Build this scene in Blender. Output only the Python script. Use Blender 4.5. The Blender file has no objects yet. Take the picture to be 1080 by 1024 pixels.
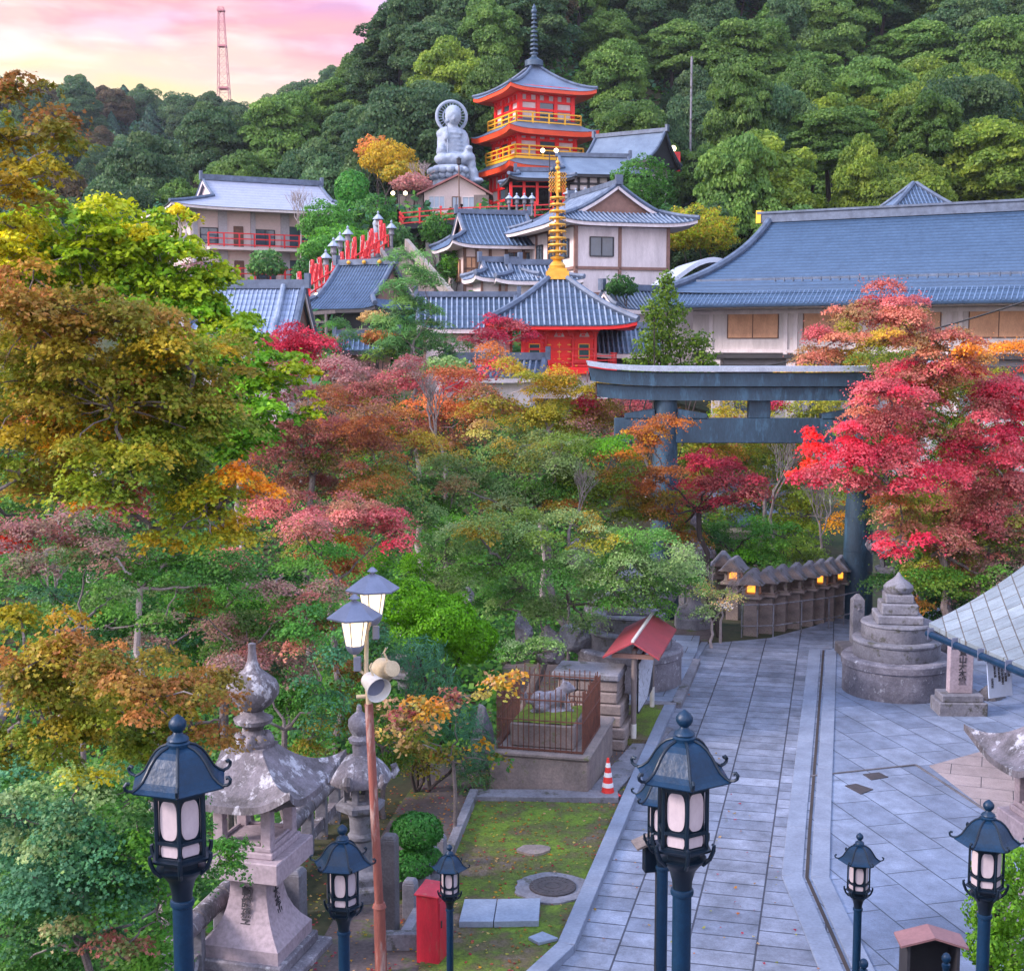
EXPOSURE = 1.0
import bpy, math, random
import numpy as np
from mathutils import Vector, Matrix
PI = math.pi
R = math.radians
SC = bpy.context.scene
COL = SC.collection
CAM_Z = 8.75
PITCH = math.atan(147 / 1400)
cp, sp = math.cos(PITCH), math.sin(PITCH)
rng = random.Random(7)
nr = np.random.default_rng(7)

def at(px, py, Y):
    """turns a pixel of the 1080x1024 photograph and a distance into a point"""
    t = (512 - py) / 1400.0
    dz = Y * (t * cp - sp) / (cp + t * sp)
    d = Y * cp - dz * sp
    return Vector(((px - 540) / 1400.0 * d, Y, CAM_Z + dz))

def G(px, py, z=0.0):
    """the point of height z seen at a pixel"""
    t = (512 - py) / 1400.0
    dz = z - CAM_Z
    Y = dz * (cp + t * sp) / (t * cp - sp)
    d = Y * cp - dz * sp
    return Vector(((px - 540) / 1400.0 * d, Y, z))

# ---------------------------------------------------------------- objects
def tag(o, label=None, cat=None, group=None, kind=None):
    if label: o['label'] = label
    if cat: o['category'] = cat
    if group: o['group'] = group
    if kind: o['kind'] = kind
    return o

def empty(name, loc, rz=0.0, label=None, cat=None, group=None):
    o = bpy.data.objects.new(name, None)
    o.location = loc
    o.rotation_euler = (0, 0, rz)
    o.empty_display_size = 0.2
    COL.objects.link(o)
    return tag(o, label, cat, group)

def kids(o):
    return [c for c in bpy.data.objects if c.parent == o]

def copy_tree(o, parent=None):
    c = o.copy(); COL.objects.link(c); c.parent = parent
    for ch in kids(o):
        copy_tree(ch, c)
    return c

def sm(a, b, t):
    t = np.clip((np.asarray(t, float) - a) / (b - a), 0, 1)
    return t * t * (3 - 2 * t)

class MB:
    def __init__(s):
        s.v = []; s.f = []
    def add(s, vs, fs):
        n = len(s.v)
        s.v += [tuple(v) for v in vs]
        s.f += [tuple(i + n for i in f) for f in fs]
        return s
    def box(s, x, y, z, sx, sy, sz, rz=0.0, taper=1.0):
        """centre x, y; z is the bottom"""
        vs = []
        c, q = math.cos(rz), math.sin(rz)
        for k, zz in ((1.0, z), (taper, z + sz)):
            for a, b in ((-1, -1), (1, -1), (1, 1), (-1, 1)):
                u, w = a * sx / 2 * k, b * sy / 2 * k
                vs.append((x + u * c - w * q, y + u * q + w * c, zz))
        return s.add(vs, [(3, 2, 1, 0), (4, 5, 6, 7), (0, 1, 5, 4), (1, 2, 6, 5), (2, 3, 7, 6), (3, 0, 4, 7)])
    def beam(s, p, q, w, h, up=(0, 0, 1)):
        p, q = Vector(p), Vector(q)
        d = (q - p).normalized()
        up = Vector(up)
        if abs(d.dot(up)) > 0.98: up = Vector((0, 1, 0))
        r = d.cross(up).normalized(); u = r.cross(d)
        vs = []
        for e in (p, q):
            for a, b in ((-1, -1), (1, -1), (1, 1), (-1, 1)):
                vs.append(e + r * (a * w / 2) + u * (b * h / 2))
        return s.add(vs, [(0, 1, 2, 3), (7, 6, 5, 4), (4, 5, 1, 0), (5, 6, 2, 1), (6, 7, 3, 2), (7, 4, 0, 3)])
    def tube(s, pts, rad, n=8, caps=True):
        pts = [Vector(p) for p in pts]
        if not hasattr(rad, '__len__'): rad = [rad] * len(pts)
        vs = []; fs = []
        m = len(pts)
        prev = None
        for i, p in enumerate(pts):
            d = (pts[min(i + 1, m - 1)] - pts[max(i - 1, 0)])
            if d.length < 1e-9: d = Vector((0, 0, 1))
            d.normalize()
            if prev is None:
                a = Vector((0, 0, 1)) if abs(d.z) < 0.9 else Vector((1, 0, 0))
                r = d.cross(a).normalized()
            else:
                r = (prev - d * prev.dot(d))
                if r.length < 1e-6: r = d.orthogonal()
                r.normalize()
            prev = r
            u = d.cross(r)
            for k in range(n):
                t = 2 * PI * k / n
                vs.append(p + (r * math.cos(t) + u * math.sin(t)) * rad[i])
        for i in range(m - 1):
            for k in range(n):
                a = i * n + k; b = i * n + (k + 1) % n
                fs.append((a, b, b + n, a + n))
        if caps:
            fs.append(tuple(range(n - 1, -1, -1)))
            fs.append(tuple((m - 1) * n + k for k in range(n)))
        return s.add(vs, fs)
    def lathe(s, prof, n=24, c=(0, 0, 0), rot=0.0, sx=1.0, sy=1.0):
        vs = []; fs = []
        for r, z in prof:
            for k in range(n):
                t = rot + 2 * PI * k / n
                vs.append((c[0] + r * sx * math.cos(t), c[1] + r * sy * math.sin(t), c[2] + z))
        for i in range(len(prof) - 1):
            for k in range(n):
                a = i * n + k; b = i * n + (k + 1) % n
                fs.append((a, b, b + n, a + n))
        fs.append(tuple(range(n - 1, -1, -1)))
        fs.append(tuple((len(prof) - 1) * n + k for k in range(n)))
        return s.add(vs, fs)
    def sphere(s, c, r, n=16, m=10, sq=(1, 1, 1)):
        prof = [(max(1e-4, r * math.sin(PI * i / m)), -r * math.cos(PI * i / m) * sq[2]) for i in range(m + 1)]
        return s.lathe(prof, n, c, 0, sq[0], sq[1])
    def prism(s, poly, p0, ex, ey, depth):
        """poly in the plane spanned by ex, ey at p0, pushed by depth along ex x ey"""
        p0, ex, ey = Vector(p0), Vector(ex), Vector(ey)
        nrm = ex.cross(ey).normalized()
        n = len(poly)
        vs = [p0 + ex * a + ey * b for a, b in poly] + [p0 + ex * a + ey * b + nrm * depth for a, b in poly]
        fs = [tuple(range(n - 1, -1, -1)), tuple(range(n, 2 * n))]
        fs += [(i, (i + 1) % n, (i + 1) % n + n, i + n) for i in range(n)]
        return s.add(vs, fs)
    def grid(s, P, closed=False):
        nu, nv = len(P), len(P[0])
        vs = [p for row in P for p in row]
        fs = []
        for i in range(nu - 1):
            for j in range(nv - 1):
                a = i * nv + j
                fs.append((a, a + 1, a + nv + 1, a + nv))
        return s.add(vs, fs)
    def build(s, name, m, parent=None, smooth=False, bevel=0.0, seg=1, loc=None):
        me = bpy.data.meshes.new(name)
        me.from_pydata([tuple(v) for v in s.v], [], s.f)
        me.materials.append(m)
        if smooth:
            me.polygons.foreach_set('use_smooth', [True] * len(me.polygons))
            try: me.set_sharp_from_angle(angle=R(38))
            except Exception: pass
        me.update()
        o = bpy.data.objects.new(name, me)
        COL.objects.link(o)
        if parent: o.parent = parent
        if loc is not None: o.location = loc
        if bevel:
            b = o.modifiers.new('bevel', 'BEVEL'); b.width = bevel; b.segments = seg
            b.limit_method = 'ANGLE'; b.angle_limit = R(35)
        return o

# ---------------------------------------------------------------- materials
def newmat(name):
    m = bpy.data.materials.new(name); m.use_nodes = True
    nt = m.node_tree
    return m, nt, nt.nodes, nt.links, nt.nodes['Principled BSDF']

def mat(name, c1, c2=None, scale=3.0, rough=0.7, bump=0.0, metal=0.0, fine=0.12, spots=None, spot_scale=4.0,
        spot_amt=0.5, emit=None, estr=0.0, bscale=None, coat=0.0, stretch=None, spec=0.5):
    """noise-mottled paint, stone, wood...: c1..c2 by a broad noise, fine grain on top, optional spots (lichen, rust)"""
    m, nt, N, L, B = newmat(name)
    if c2 is None: c2 = tuple(x * 0.75 for x in c1)
    tc = N.new('ShaderNodeTexCoord')
    src = tc.outputs['Object']
    if stretch:
        mp = N.new('ShaderNodeMapping'); mp.inputs['Scale'].default_value = stretch
        L.new(src, mp.inputs['Vector']); src = mp.outputs['Vector']
    n1 = N.new('ShaderNodeTexNoise'); n1.inputs['Scale'].default_value = scale; n1.inputs['Detail'].default_value = 6
    n1.inputs['Roughness'].default_value = 0.65
    L.new(src, n1.inputs['Vector'])
    r1 = N.new('ShaderNodeValToRGB'); r1.color_ramp.elements[0].position = 0.32; r1.color_ramp.elements[1].position = 0.68
    r1.color_ramp.elements[0].color = (*c2, 1); r1.color_ramp.elements[1].color = (*c1, 1)
    L.new(n1.outputs['Fac'], r1.inputs['Fac'])
    out = r1.outputs['Color']
    if spots:
        n2 = N.new('ShaderNodeTexNoise'); n2.inputs['Scale'].default_value = spot_scale; n2.inputs['Detail'].default_value = 8
        n2.inputs['Roughness'].default_value = 0.7
        L.new(src, n2.inputs['Vector'])
        r2 = N.new('ShaderNodeValToRGB')
        r2.color_ramp.elements[0].position = 0.62 - 0.25 * spot_amt; r2.color_ramp.elements[1].position = 0.70 - 0.25 * spot_amt
        L.new(n2.outputs['Fac'], r2.inputs['Fac'])
        mx = N.new('ShaderNodeMixRGB'); mx.inputs['Color2'].default_value = (*spots, 1)
        L.new(r2.outputs['Color'], mx.inputs['Fac']); L.new(out, mx.inputs['Color1']); out = mx.outputs['Color']
    n3 = N.new('ShaderNodeTexNoise'); n3.inputs['Scale'].default_value = scale * 14; n3.inputs['Detail'].default_value = 3
    L.new(src, n3.inputs['Vector'])
    if fine:
        hv = N.new('ShaderNodeHueSaturation')
        mr = N.new('ShaderNodeMapRange'); mr.inputs['To Min'].default_value = 1 - fine * 2; mr.inputs['To Max'].default_value = 1 + fine * 2
        L.new(n3.outputs['Fac'], mr.inputs['Value']); L.new(mr.outputs['Result'], hv.inputs['Value'])
        L.new(out, hv.inputs['Color']); out = hv.outputs['Color']
    L.new(out, B.inputs['Base Color'])
    B.inputs['Roughness'].default_value = rough
    B.inputs['Metallic'].default_value = metal
    B.inputs['Specular IOR Level'].default_value = spec
    B.inputs['Coat Weight'].default_value = coat
    if bump:
        bp = N.new('ShaderNodeBump'); bp.inputs['Strength'].default_value = bump; bp.inputs['Distance'].default_value = 0.03
        n4 = N.new('ShaderNodeTexNoise'); n4.inputs['Scale'].default_value = bscale or scale * 5; n4.inputs['Detail'].default_value = 6
        L.new(src, n4.inputs['Vector']); L.new(n4.outputs['Fac'], bp.inputs['Height']); L.new(bp.outputs['Normal'], B.inputs['Normal'])
    if emit:
        B.inputs['Emission Color'].default_value = (*emit, 1); B.inputs['Emission Strength'].default_value = estr
    return m

def paving(name, col, row, brick, offset=0.4, rz=0.0, mortar=0.012, c2=None, mcol=(0.03, 0.035, 0.05), stain=0.5, sq=False):
    """granite slabs laid in courses: brick = length, row = width, in metres"""
    m, nt, N, L, B = newmat(name)
    g = N.new('ShaderNodeNewGeometry')
    mp = N.new('ShaderNodeMapping'); mp.vector_type = 'POINT'
    mp.inputs['Rotation'].default_value = (0, 0, rz)
    L.new(g.outputs['Position'], mp.inputs['Vector'])
    b = N.new('ShaderNodeTexBrick'); b.offset = offset; b.offset_frequency = 2; b.squash = 1
    b.inputs['Scale'].default_value = 1.0
    b.inputs['Brick Width'].default_value = brick; b.inputs['Row Height'].default_value = row
    b.inputs['Mortar Size'].default_value = mortar; b.inputs['Mortar Smooth'].default_value = 0.2
    c2 = c2 or tuple(x * 0.82 for x in col)
    b.inputs['Color1'].default_value = (*col, 1); b.inputs['Color2'].default_value = (*c2, 1)
    b.inputs['Mortar'].default_value = (*mcol, 1); b.inputs['Bias'].default_value = 0.0
    L.new(mp.outputs['Vector'], b.inputs['Vector'])
    def nz(s, d=6, st=None):
        n = N.new('ShaderNodeTexNoise'); n.inputs['Scale'].default_value = s; n.inputs['Detail'].default_value = d
        n.inputs['Roughness'].default_value = 0.7
        v = mp.outputs['Vector']
        if st:
            q = N.new('ShaderNodeMapping'); q.inputs['Scale'].default_value = st; L.new(v, q.inputs['Vector']); v = q.outputs['Vector']
        L.new(v, n.inputs['Vector']); return n.outputs['Fac']
    def ramp(f, p0, p1, a, bb):
        r = N.new('ShaderNodeMapRange'); r.inputs['From Min'].default_value = p0; r.inputs['From Max'].default_value = p1
        r.inputs['To Min'].default_value = a; r.inputs['To Max'].default_value = bb; L.new(f, r.inputs['Value']); return r.outputs['Result']
    hv = N.new('ShaderNodeHueSaturation')
    m1 = N.new('ShaderNodeMath'); m1.operation = 'MULTIPLY'
    L.new(ramp(nz(0.45, 8), 0.35, 0.62, 1 - stain * 0.45, 1.06), m1.inputs[0])
    L.new(ramp(nz(38, 4), 0.3, 0.7, 0.8, 1.2), m1.inputs[1])
    m2 = N.new('ShaderNodeMath'); m2.operation = 'MULTIPLY'
    L.new(m1.outputs[0], m2.inputs[0]); L.new(ramp(nz(2.2, 8, (2.5, .6, 1) if not sq else None), 0.3, 0.7, 1 - stain * 0.45, 1 + stain * 0.25), m2.inputs[1])
    L.new(m2.outputs[0], hv.inputs['Value']); L.new(b.outputs['Color'], hv.inputs['Color'])
    L.new(hv.outputs['Color'], B.inputs['Base Color'])
    L.new(ramp(nz(1.3), 0.3, 0.7, 0.42, 0.75), B.inputs['Roughness'])
    bp = N.new('ShaderNodeBump'); bp.inputs['Strength'].default_value = 0.6; bp.inputs['Distance'].default_value = 0.012
    mm = N.new('ShaderNodeMath'); mm.operation = 'SUBTRACT'
    L.new(ramp(nz(30, 5), 0, 1, 0, 0.5), mm.inputs[0]); L.new(b.outputs['Fac'], mm.inputs[1])
    L.new(mm.outputs[0], bp.inputs['Height']); L.new(bp.outputs['Normal'], B.inputs['Normal'])
    return m

def tilemat(name, col, row=0.28, axis='Z', c2=None, rough=0.45, amt=0.25):
    """roof clay: courses run across the slope (by height), weathered in patches"""
    m, nt, N, L, B = newmat(name)
    c2 = c2 or tuple(x * 0.55 for x in col)
    tc = N.new('ShaderNodeTexCoord')
    w = N.new('ShaderNodeTexWave'); w.wave_type = 'BANDS'; w.bands_direction = axis; w.wave_profile = 'SAW'
    w.inputs['Scale'].default_value = 1.0 / row / 3.18; w.inputs['Distortion'].default_value = 0.15
    w.inputs['Detail'].default_value = 1
    L.new(tc.outputs['Object'], w.inputs['Vector'])
    n = N.new('ShaderNodeTexNoise'); n.inputs['Scale'].default_value = 0.9; n.inputs['Detail'].default_value = 8; n.inputs['Roughness'].default_value = 0.7
    L.new(tc.outputs['Object'], n.inputs['Vector'])
    n2 = N.new('ShaderNodeTexNoise'); n2.inputs['Scale'].default_value = 6; n2.inputs['Detail'].default_value = 5
    L.new(tc.outputs['Object'], n2.inputs['Vector'])
    mx = N.new('ShaderNodeMixRGB'); mx.inputs['Color1'].default_value = (*c2, 1); mx.inputs['Color2'].default_value = (*col, 1)
    r = N.new('ShaderNodeMapRange'); r.inputs['From Min'].default_value = 0.3; r.inputs['From Max'].default_value = 0.7
    a = N.new('ShaderNodeMath'); a.operation = 'ADD'
    b = N.new('ShaderNodeMath'); b.operation = 'MULTIPLY'; b.inputs[1].default_value = 0.5
    L.new(n.outputs['Fac'], b.inputs[0]); c = N.new('ShaderNodeMath'); c.operation = 'MULTIPLY'; c.inputs[1].default_value = 0.5
    L.new(n2.outputs['Fac'], c.inputs[0]); L.new(b.outputs[0], a.inputs[0]); L.new(c.outputs[0], a.inputs[1])
    L.new(a.outputs[0], r.inputs['Value']); L.new(r.outputs['Result'], mx.inputs['Fac'])
    mr = N.new('ShaderNodeMapRange'); mr.inputs['To Min'].default_value = 1 - amt; mr.inputs['To Max'].default_value = 1 + amt
    L.new(w.outputs['Fac'], mr.inputs['Value'])
    hv = N.new('ShaderNodeHueSaturation'); L.new(mr.outputs['Result'], hv.inputs['Value']); L.new(mx.outputs['Color'], hv.inputs['Color'])
    L.new(hv.outputs['Color'], B.inputs['Base Color']); B.inputs['Roughness'].default_value = rough
    bp = N.new('ShaderNodeBump'); bp.inputs['Strength'].default_value = 0.7; bp.inputs['Distance'].default_value = 0.05
    L.new(w.outputs['Fac'], bp.inputs['Height']); L.new(bp.outputs['Normal'], B.inputs['Normal'])
    return m

M = {}
M['lamp'] = mat('lamp_blue_paint', (0.004, 0.032, 0.082), (0.003, 0.018, 0.045), 5, 0.42, 0.15, 0.1, 0.15, spec=0.35)
M['lamp_dark'] = mat('lamp_dark_iron', (0.006, 0.02, 0.04), (0.005, 0.012, 0.025), 5, 0.35, 0.05, 0.3, 0.05)
M['pane'] = mat('frosted_pane', (0.52, 0.45, 0.49), (0.34, 0.29, 0.34), 4, 0.22, 0, 0, 0.05, stretch=(1, 1, .5))
M['granite'] = mat('pink_granite', (0.40, 0.33, 0.38), (0.26, 0.215, 0.25), 1.2, 0.8, 0.25, 0, 0.22)
M['granite_mossy'] = mat('weathered_granite', (0.25, 0.235, 0.275), (0.10, 0.095, 0.12), 2.2, 0.9, 0.6, 0, 0.25, spots=(0.38, 0.38, 0.42), spot_scale=6, spot_amt=0.22)
M['stone'] = mat('grey_stone', (0.22, 0.22, 0.26), (0.11, 0.11, 0.135), 1.6, 0.9, 0.5, 0, 0.22, spots=(0.07, 0.07, 0.06), spot_scale=2.5, spot_amt=0.3)
M['stone_brown'] = mat('brown_stone', (0.27, 0.215, 0.20), (0.13, 0.11, 0.11), 2.0, 0.9, 0.5, 0, 0.2, spots=(0.10, 0.12, 0.05), spot_scale=3, spot_amt=0.1)
M['stone_roof'] = mat('lichened_stone', (0.22, 0.2, 0.24), (0.06, 0.055, 0.06), 3, 0.9, 0.7, 0, 0.25, spots=(0.42, 0.42, 0.48), spot_scale=4.5, spot_amt=0.34, stretch=(1, 1, 0.6))
M['stone_pale'] = mat('pale_statue_stone', (0.32, 0.38, 0.48), (0.2, 0.25, 0.34), 1.2, 0.8, 0.4, 0, 0.15)
M['stone_dark'] = mat('dark_stone', (0.13, 0.125, 0.14), (0.06, 0.055, 0.065), 2, 0.9, 0.6, 0, 0.25)
M['kerb'] = mat('kerb_stone', (0.22, 0.26, 0.35), (0.15, 0.175, 0.24), 1.5, 0.7, 0.2, 0, 0.15)
M['slab'] = mat('loose_slab', (0.25, 0.30, 0.40), (0.18, 0.22, 0.30), 1.5, 0.7, 0.2, 0, 0.15)
M['torii'] = mat('patinated_copper', (0.034, 0.078, 0.128), (0.018, 0.040, 0.068), 1.5, 0.55, 0.3, 0.2, 0.2, spots=(0.045, 0.11, 0.18), spot_scale=2.2, spot_amt=0.35, stretch=(1.2, 1, 0.35))
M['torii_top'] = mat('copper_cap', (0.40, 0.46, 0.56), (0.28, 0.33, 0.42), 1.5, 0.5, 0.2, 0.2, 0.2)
M['torii_end'] = mat('brown_end_grain', (0.10, 0.055, 0.06), (0.06, 0.03, 0.035), 2, 0.7, 0.3)
M['rust'] = mat('rusted_red_pole', (0.30, 0.09, 0.07), (0.18, 0.06, 0.05), 4, 0.7, 0.4, 0, 0.15, spots=(0.38, 0.26, 0.24), spot_scale=3, spot_amt=0.35, stretch=(2, 2, 0.3))
M['rust_dark'] = mat('rusted_iron', (0.15, 0.05, 0.03), (0.07, 0.028, 0.022), 6, 0.8, 0.4)
M['cream'] = mat('cream_paint', (0.55, 0.45, 0.30), (0.42, 0.33, 0.22), 4, 0.5, 0.1)
M['white_metal'] = mat('off_white_enamel', (0.62, 0.6, 0.58), (0.5, 0.48, 0.46), 4, 0.4, 0.05, 0, 0.05)
M['lantern_roof'] = mat('grey_zinc', (0.22, 0.24, 0.34), (0.16, 0.18, 0.26), 4, 0.45, 0.05, 0.3, 0.05)
M['glow'] = mat('lit_lamp_glass', (0.9, 0.85, 0.7), emit=(1.0, 0.74, 0.40), estr=1.0)
M['glow_orange'] = mat('lit_orange_paper', (0.9, 0.5, 0.1), emit=(1.0, 0.33, 0.03), estr=1.1)
M['bulb'] = mat('lit_bulb', (0.9, 0.85, 0.7), emit=(1.0, 0.85, 0.5), estr=3.0)
M['red'] = mat('vermilion', (0.84, 0.012, 0.014), (0.70, 0.008, 0.01), 1.0, 0.5, 0.05, 0, 0.06)
M['red_rail'] = mat('vermilion_rail', (0.72, 0.03, 0.035), (0.55, 0.02, 0.025), 1.0, 0.5, 0.05, 0, 0.06)
M['redbox'] = mat('red_cabinet_paint', (0.56, 0.018, 0.045), (0.36, 0.014, 0.03), 3, 0.5, 0.1, 0, 0.12, spots=(0.40, 0.08, 0.07), spot_scale=5, spot_amt=0.12, stretch=(1.5, 1.5, .4))
M['banner'] = mat('red_cloth', (0.72, 0.05, 0.06), (0.5, 0.03, 0.04), 4, 0.8, 0.1, 0, 0.1, spots=(0.75, 0.62, 0.62), spot_scale=6, spot_amt=0.12)
M['yellow'] = mat('yellow_rail_paint', (0.85, 0.46, 0.02), (0.7, 0.36, 0.02), 1.0, 0.5)
M['orange'] = mat('orange_rafters', (0.74, 0.075, 0.02), (0.62, 0.05, 0.015), 1.0, 0.5)
M['white'] = mat('white_plaster', (0.68, 0.62, 0.65), (0.50, 0.45, 0.48), 0.9, 0.8, 0.05, 0, 0.08, stretch=(2, 2, .4))
M['plaster'] = mat('pinkish_plaster', (0.60, 0.49, 0.48), (0.52, 0.42, 0.42), 0.5, 0.85, 0.05, 0, 0.06)
M['plaster_hall'] = mat('hall_plaster', (0.58, 0.53, 0.54), (0.40, 0.36, 0.37), 1.0, 0.85, 0.05, 0, 0.08, stretch=(2.5, 2.5, .3), spots=(0.34, 0.30, 0.30), spot_scale=1.5, spot_amt=0.02)
M['plaster_grey'] = mat('grey_column', (0.36, 0.35, 0.40), (0.3, 0.3, 0.34), 0.6, 0.8)
M['tan'] = mat('tan_shutter', (0.60, 0.33, 0.20), (0.42, 0.22, 0.13), 1.6, 0.7, 0.1, 0, 0.14, stretch=(1, 1, .4))
M['brown'] = mat('brown_timber', (0.16, 0.085, 0.06), (0.09, 0.05, 0.04), 3, 0.75, 0.2, 0, 0.15)
M['timber'] = mat('reddish_timber', (0.25, 0.14, 0.115), (0.17, 0.095, 0.08), 3, 0.75, 0.2, 0, 0.15)
M['wood_grey'] = mat('weathered_wood', (0.22, 0.18, 0.17), (0.12, 0.10, 0.10), 4, 0.8, 0.3, 0, 0.15, stretch=(3, 3, 0.4))
M['dark'] = mat('dark_timber', (0.03, 0.03, 0.04), (0.018, 0.018, 0.025), 3, 0.7)
M['black'] = mat('painted_interior_dark', (0.008, 0.008, 0.01), (0.005, 0.005, 0.006), 3, 0.9)  # interior darkness is put into this near-black colour
M['glass'] = mat('window_glass', (0.06, 0.09, 0.13), (0.04, 0.06, 0.09), 1, 0.08, 0, 0, 0.02, spec=0.8)
M['glass_pale'] = mat('curtained_glass', (0.32, 0.40, 0.52), (0.25, 0.32, 0.42), 1, 0.2, 0, 0, 0.02)
M['green_lattice'] = mat('green_lattice', (0.012, 0.10, 0.10), (0.008, 0.06, 0.07), 8, 0.6)
M['gold'] = mat('gilded_metal', (0.80, 0.42, 0.055), (0.62, 0.30, 0.03), 4, 0.38, 0.1, 0.35, 0.1)
M['bronze'] = mat('blue_bronze', (0.06, 0.10, 0.16), (0.03, 0.06, 0.10), 3, 0.45, 0.1, 0.3)
M['tile'] = tilemat('blue_grey_tile', (0.055, 0.095, 0.165), 0.28, c2=(0.016, 0.03, 0.06), amt=.4)
M['tile_pale'] = tilemat('pale_blue_tile', (0.26, 0.34, 0.50), 0.26, c2=(0.12, 0.17, 0.28))
M['tile_rib'] = mat('tile_ribs', (0.26, 0.32, 0.43), (0.09, 0.135, 0.22), 1.5, 0.5, 0.2, 0, 0.2)
M['tile_ribd'] = mat('dark_tile_ribs', (0.12, 0.19, 0.32), (0.05, 0.09, 0.17), 1.5, 0.5, 0.2, 0, 0.2)
M['copper'] = mat('pale_sheet_roof', (0.15, 0.205, 0.29), (0.085, 0.12, 0.185), 0.7, 0.5, 0.1, 0.1, 0.12)
M['inn_roof'] = tilemat('pale_inn_tile', (0.36, 0.38, 0.48), 0.3, c2=(0.22, 0.25, 0.35), amt=0.12)
M['ridge'] = mat('ridge_tile', (0.11, 0.15, 0.23), (0.045, 0.065, 0.11), 2, 0.5, 0.2)
M['pagoda_roof'] = mat('pagoda_sheet', (0.16, 0.21, 0.31), (0.09, 0.125, 0.20), 0.5, 0.5, 0.15, 0.1, 0.1)
M['grey_sheet'] = mat('grey_sheet', (0.40, 0.46, 0.58), (0.33, 0.38, 0.48), 0.5, 0.5)
M['red_roof'] = mat('faded_red_sheet', (0.34, 0.045, 0.06), (0.24, 0.04, 0.05), 1.5, 0.6, 0.1, 0, 0.15, spots=(0.16, 0.12, 0.02), spot_scale=1.1, spot_amt=0.1)
M['brick_roof'] = mat('red_brown_sheet', (0.30, 0.11, 0.11), (0.2, 0.08, 0.08), 1, 0.7)
M['cone'] = mat('cone_red_plastic', (0.72, 0.035, 0.03), (0.6, 0.03, 0.025), 3, 0.45, 0, 0, 0.04)
M['cone_band'] = mat('cone_white_band', (0.72, 0.72, 0.74), (0.65, 0.65, 0.68), 3, 0.4, 0, 0, 0.03)
M['ink'] = mat('carved_ink', (0.05, 0.045, 0.055), (0.03, 0.03, 0.04), 5, 0.9)
M['sign'] = mat('white_sign_board', (0.42, 0.52, 0.72), (0.36, 0.45, 0.64), 2, 0.5, 0, 0, 0.04)
M['faded_print'] = mat('faded_print', (0.62, 0.64, 0.72), (0.40, 0.44, 0.52), 9, 0.6, 0, 0, 0.1, spots=(0.08, 0.10, 0.13), spot_scale=9, spot_amt=0.35)
M['moss'] = mat('moss', (0.14, 0.19, 0.012), (0.06, 0.09, 0.012), 5, 1.0, 0.8, 0, 0.3)
M['bark'] = mat('grey_bark', (0.20, 0.17, 0.18), (0.09, 0.075, 0.075), 5, 0.9, 0.6, 0, 0.25, spots=(0.25, 0.29, 0.22), spot_scale=2.5, spot_amt=0.15)
M['bark_dark'] = mat('dark_bark', (0.055, 0.04, 0.04), (0.03, 0.024, 0.024), 5, 0.9, 0.5)
M['bark_pale'] = mat('pale_bark', (0.40, 0.34, 0.35), (0.24, 0.2, 0.2), 5, 0.9, 0.4)
M['iron'] = mat('cast_iron', (0.07, 0.06, 0.065), (0.04, 0.035, 0.04), 6, 0.6, 0.4, 0.2)
M['cable'] = mat('black_cable', (0.012, 0.012, 0.015), None, 3, 0.6)
M['tower'] = mat('tower_paint', (0.52, 0.20, 0.22), (0.40, 0.15, 0.18), 0.3, 0.6)
M['shed_side'] = mat('concrete', (0.3, 0.27, 0.26), (0.2, 0.17, 0.16), 0.7, 0.9, 0.3)

def text(body, size, parent, loc, rot, m, name='lettering', line=1.0, depth=0.004, align='CENTER'):
    c = bpy.data.curves.new(name, 'FONT'); c.body = body; c.size = size; c.align_x = align; c.align_y = 'CENTER'
    c.space_line = line; c.extrude = depth; c.offset = 0.004
    o = bpy.data.objects.new(name, c); COL.objects.link(o)
    dg = bpy.context.evaluated_depsgraph_get()
    me = bpy.data.meshes.new_from_object(o.evaluated_get(dg))
    bpy.data.objects.remove(o)
    me.materials.clear(); me.materials.append(m)
    q = bpy.data.objects.new(name, me); COL.objects.link(q)
    q.parent = parent; q.location = loc; q.rotation_euler = rot
    return q
# ---------------------------------------------------------------- camera, world, sun
cam = bpy.data.cameras.new('camera'); co = bpy.data.objects.new('camera', cam); COL.objects.link(co)
co.location = (0, 0, CAM_Z); co.rotation_euler = (PI / 2 - PITCH, 0, 0)
cam.sensor_width = 36; cam.lens = 36 * 1400 / 1080; cam.clip_end = 3000; cam.clip_start = 0.1
SC.camera = co
SC.render.resolution_x = 1024; SC.render.resolution_y = 970
SC.view_settings.view_transform = 'Standard'
try: SC.view_settings.look = 'None'
except Exception: pass
SC.view_settings.exposure = EXPOSURE; SC.view_settings.gamma = 1
SC.cycles.max_bounces = 6; SC.cycles.diffuse_bounces = 3; SC.cycles.glossy_bounces = 2; SC.cycles.transmission_bounces = 4
SC.cycles.transparent_max_bounces = 4; SC.cycles.caustics_reflective = False; SC.cycles.caustics_refractive = False
SC.cycles.use_denoising = True
SC.cycles.sample_clamp_indirect = 6

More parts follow.
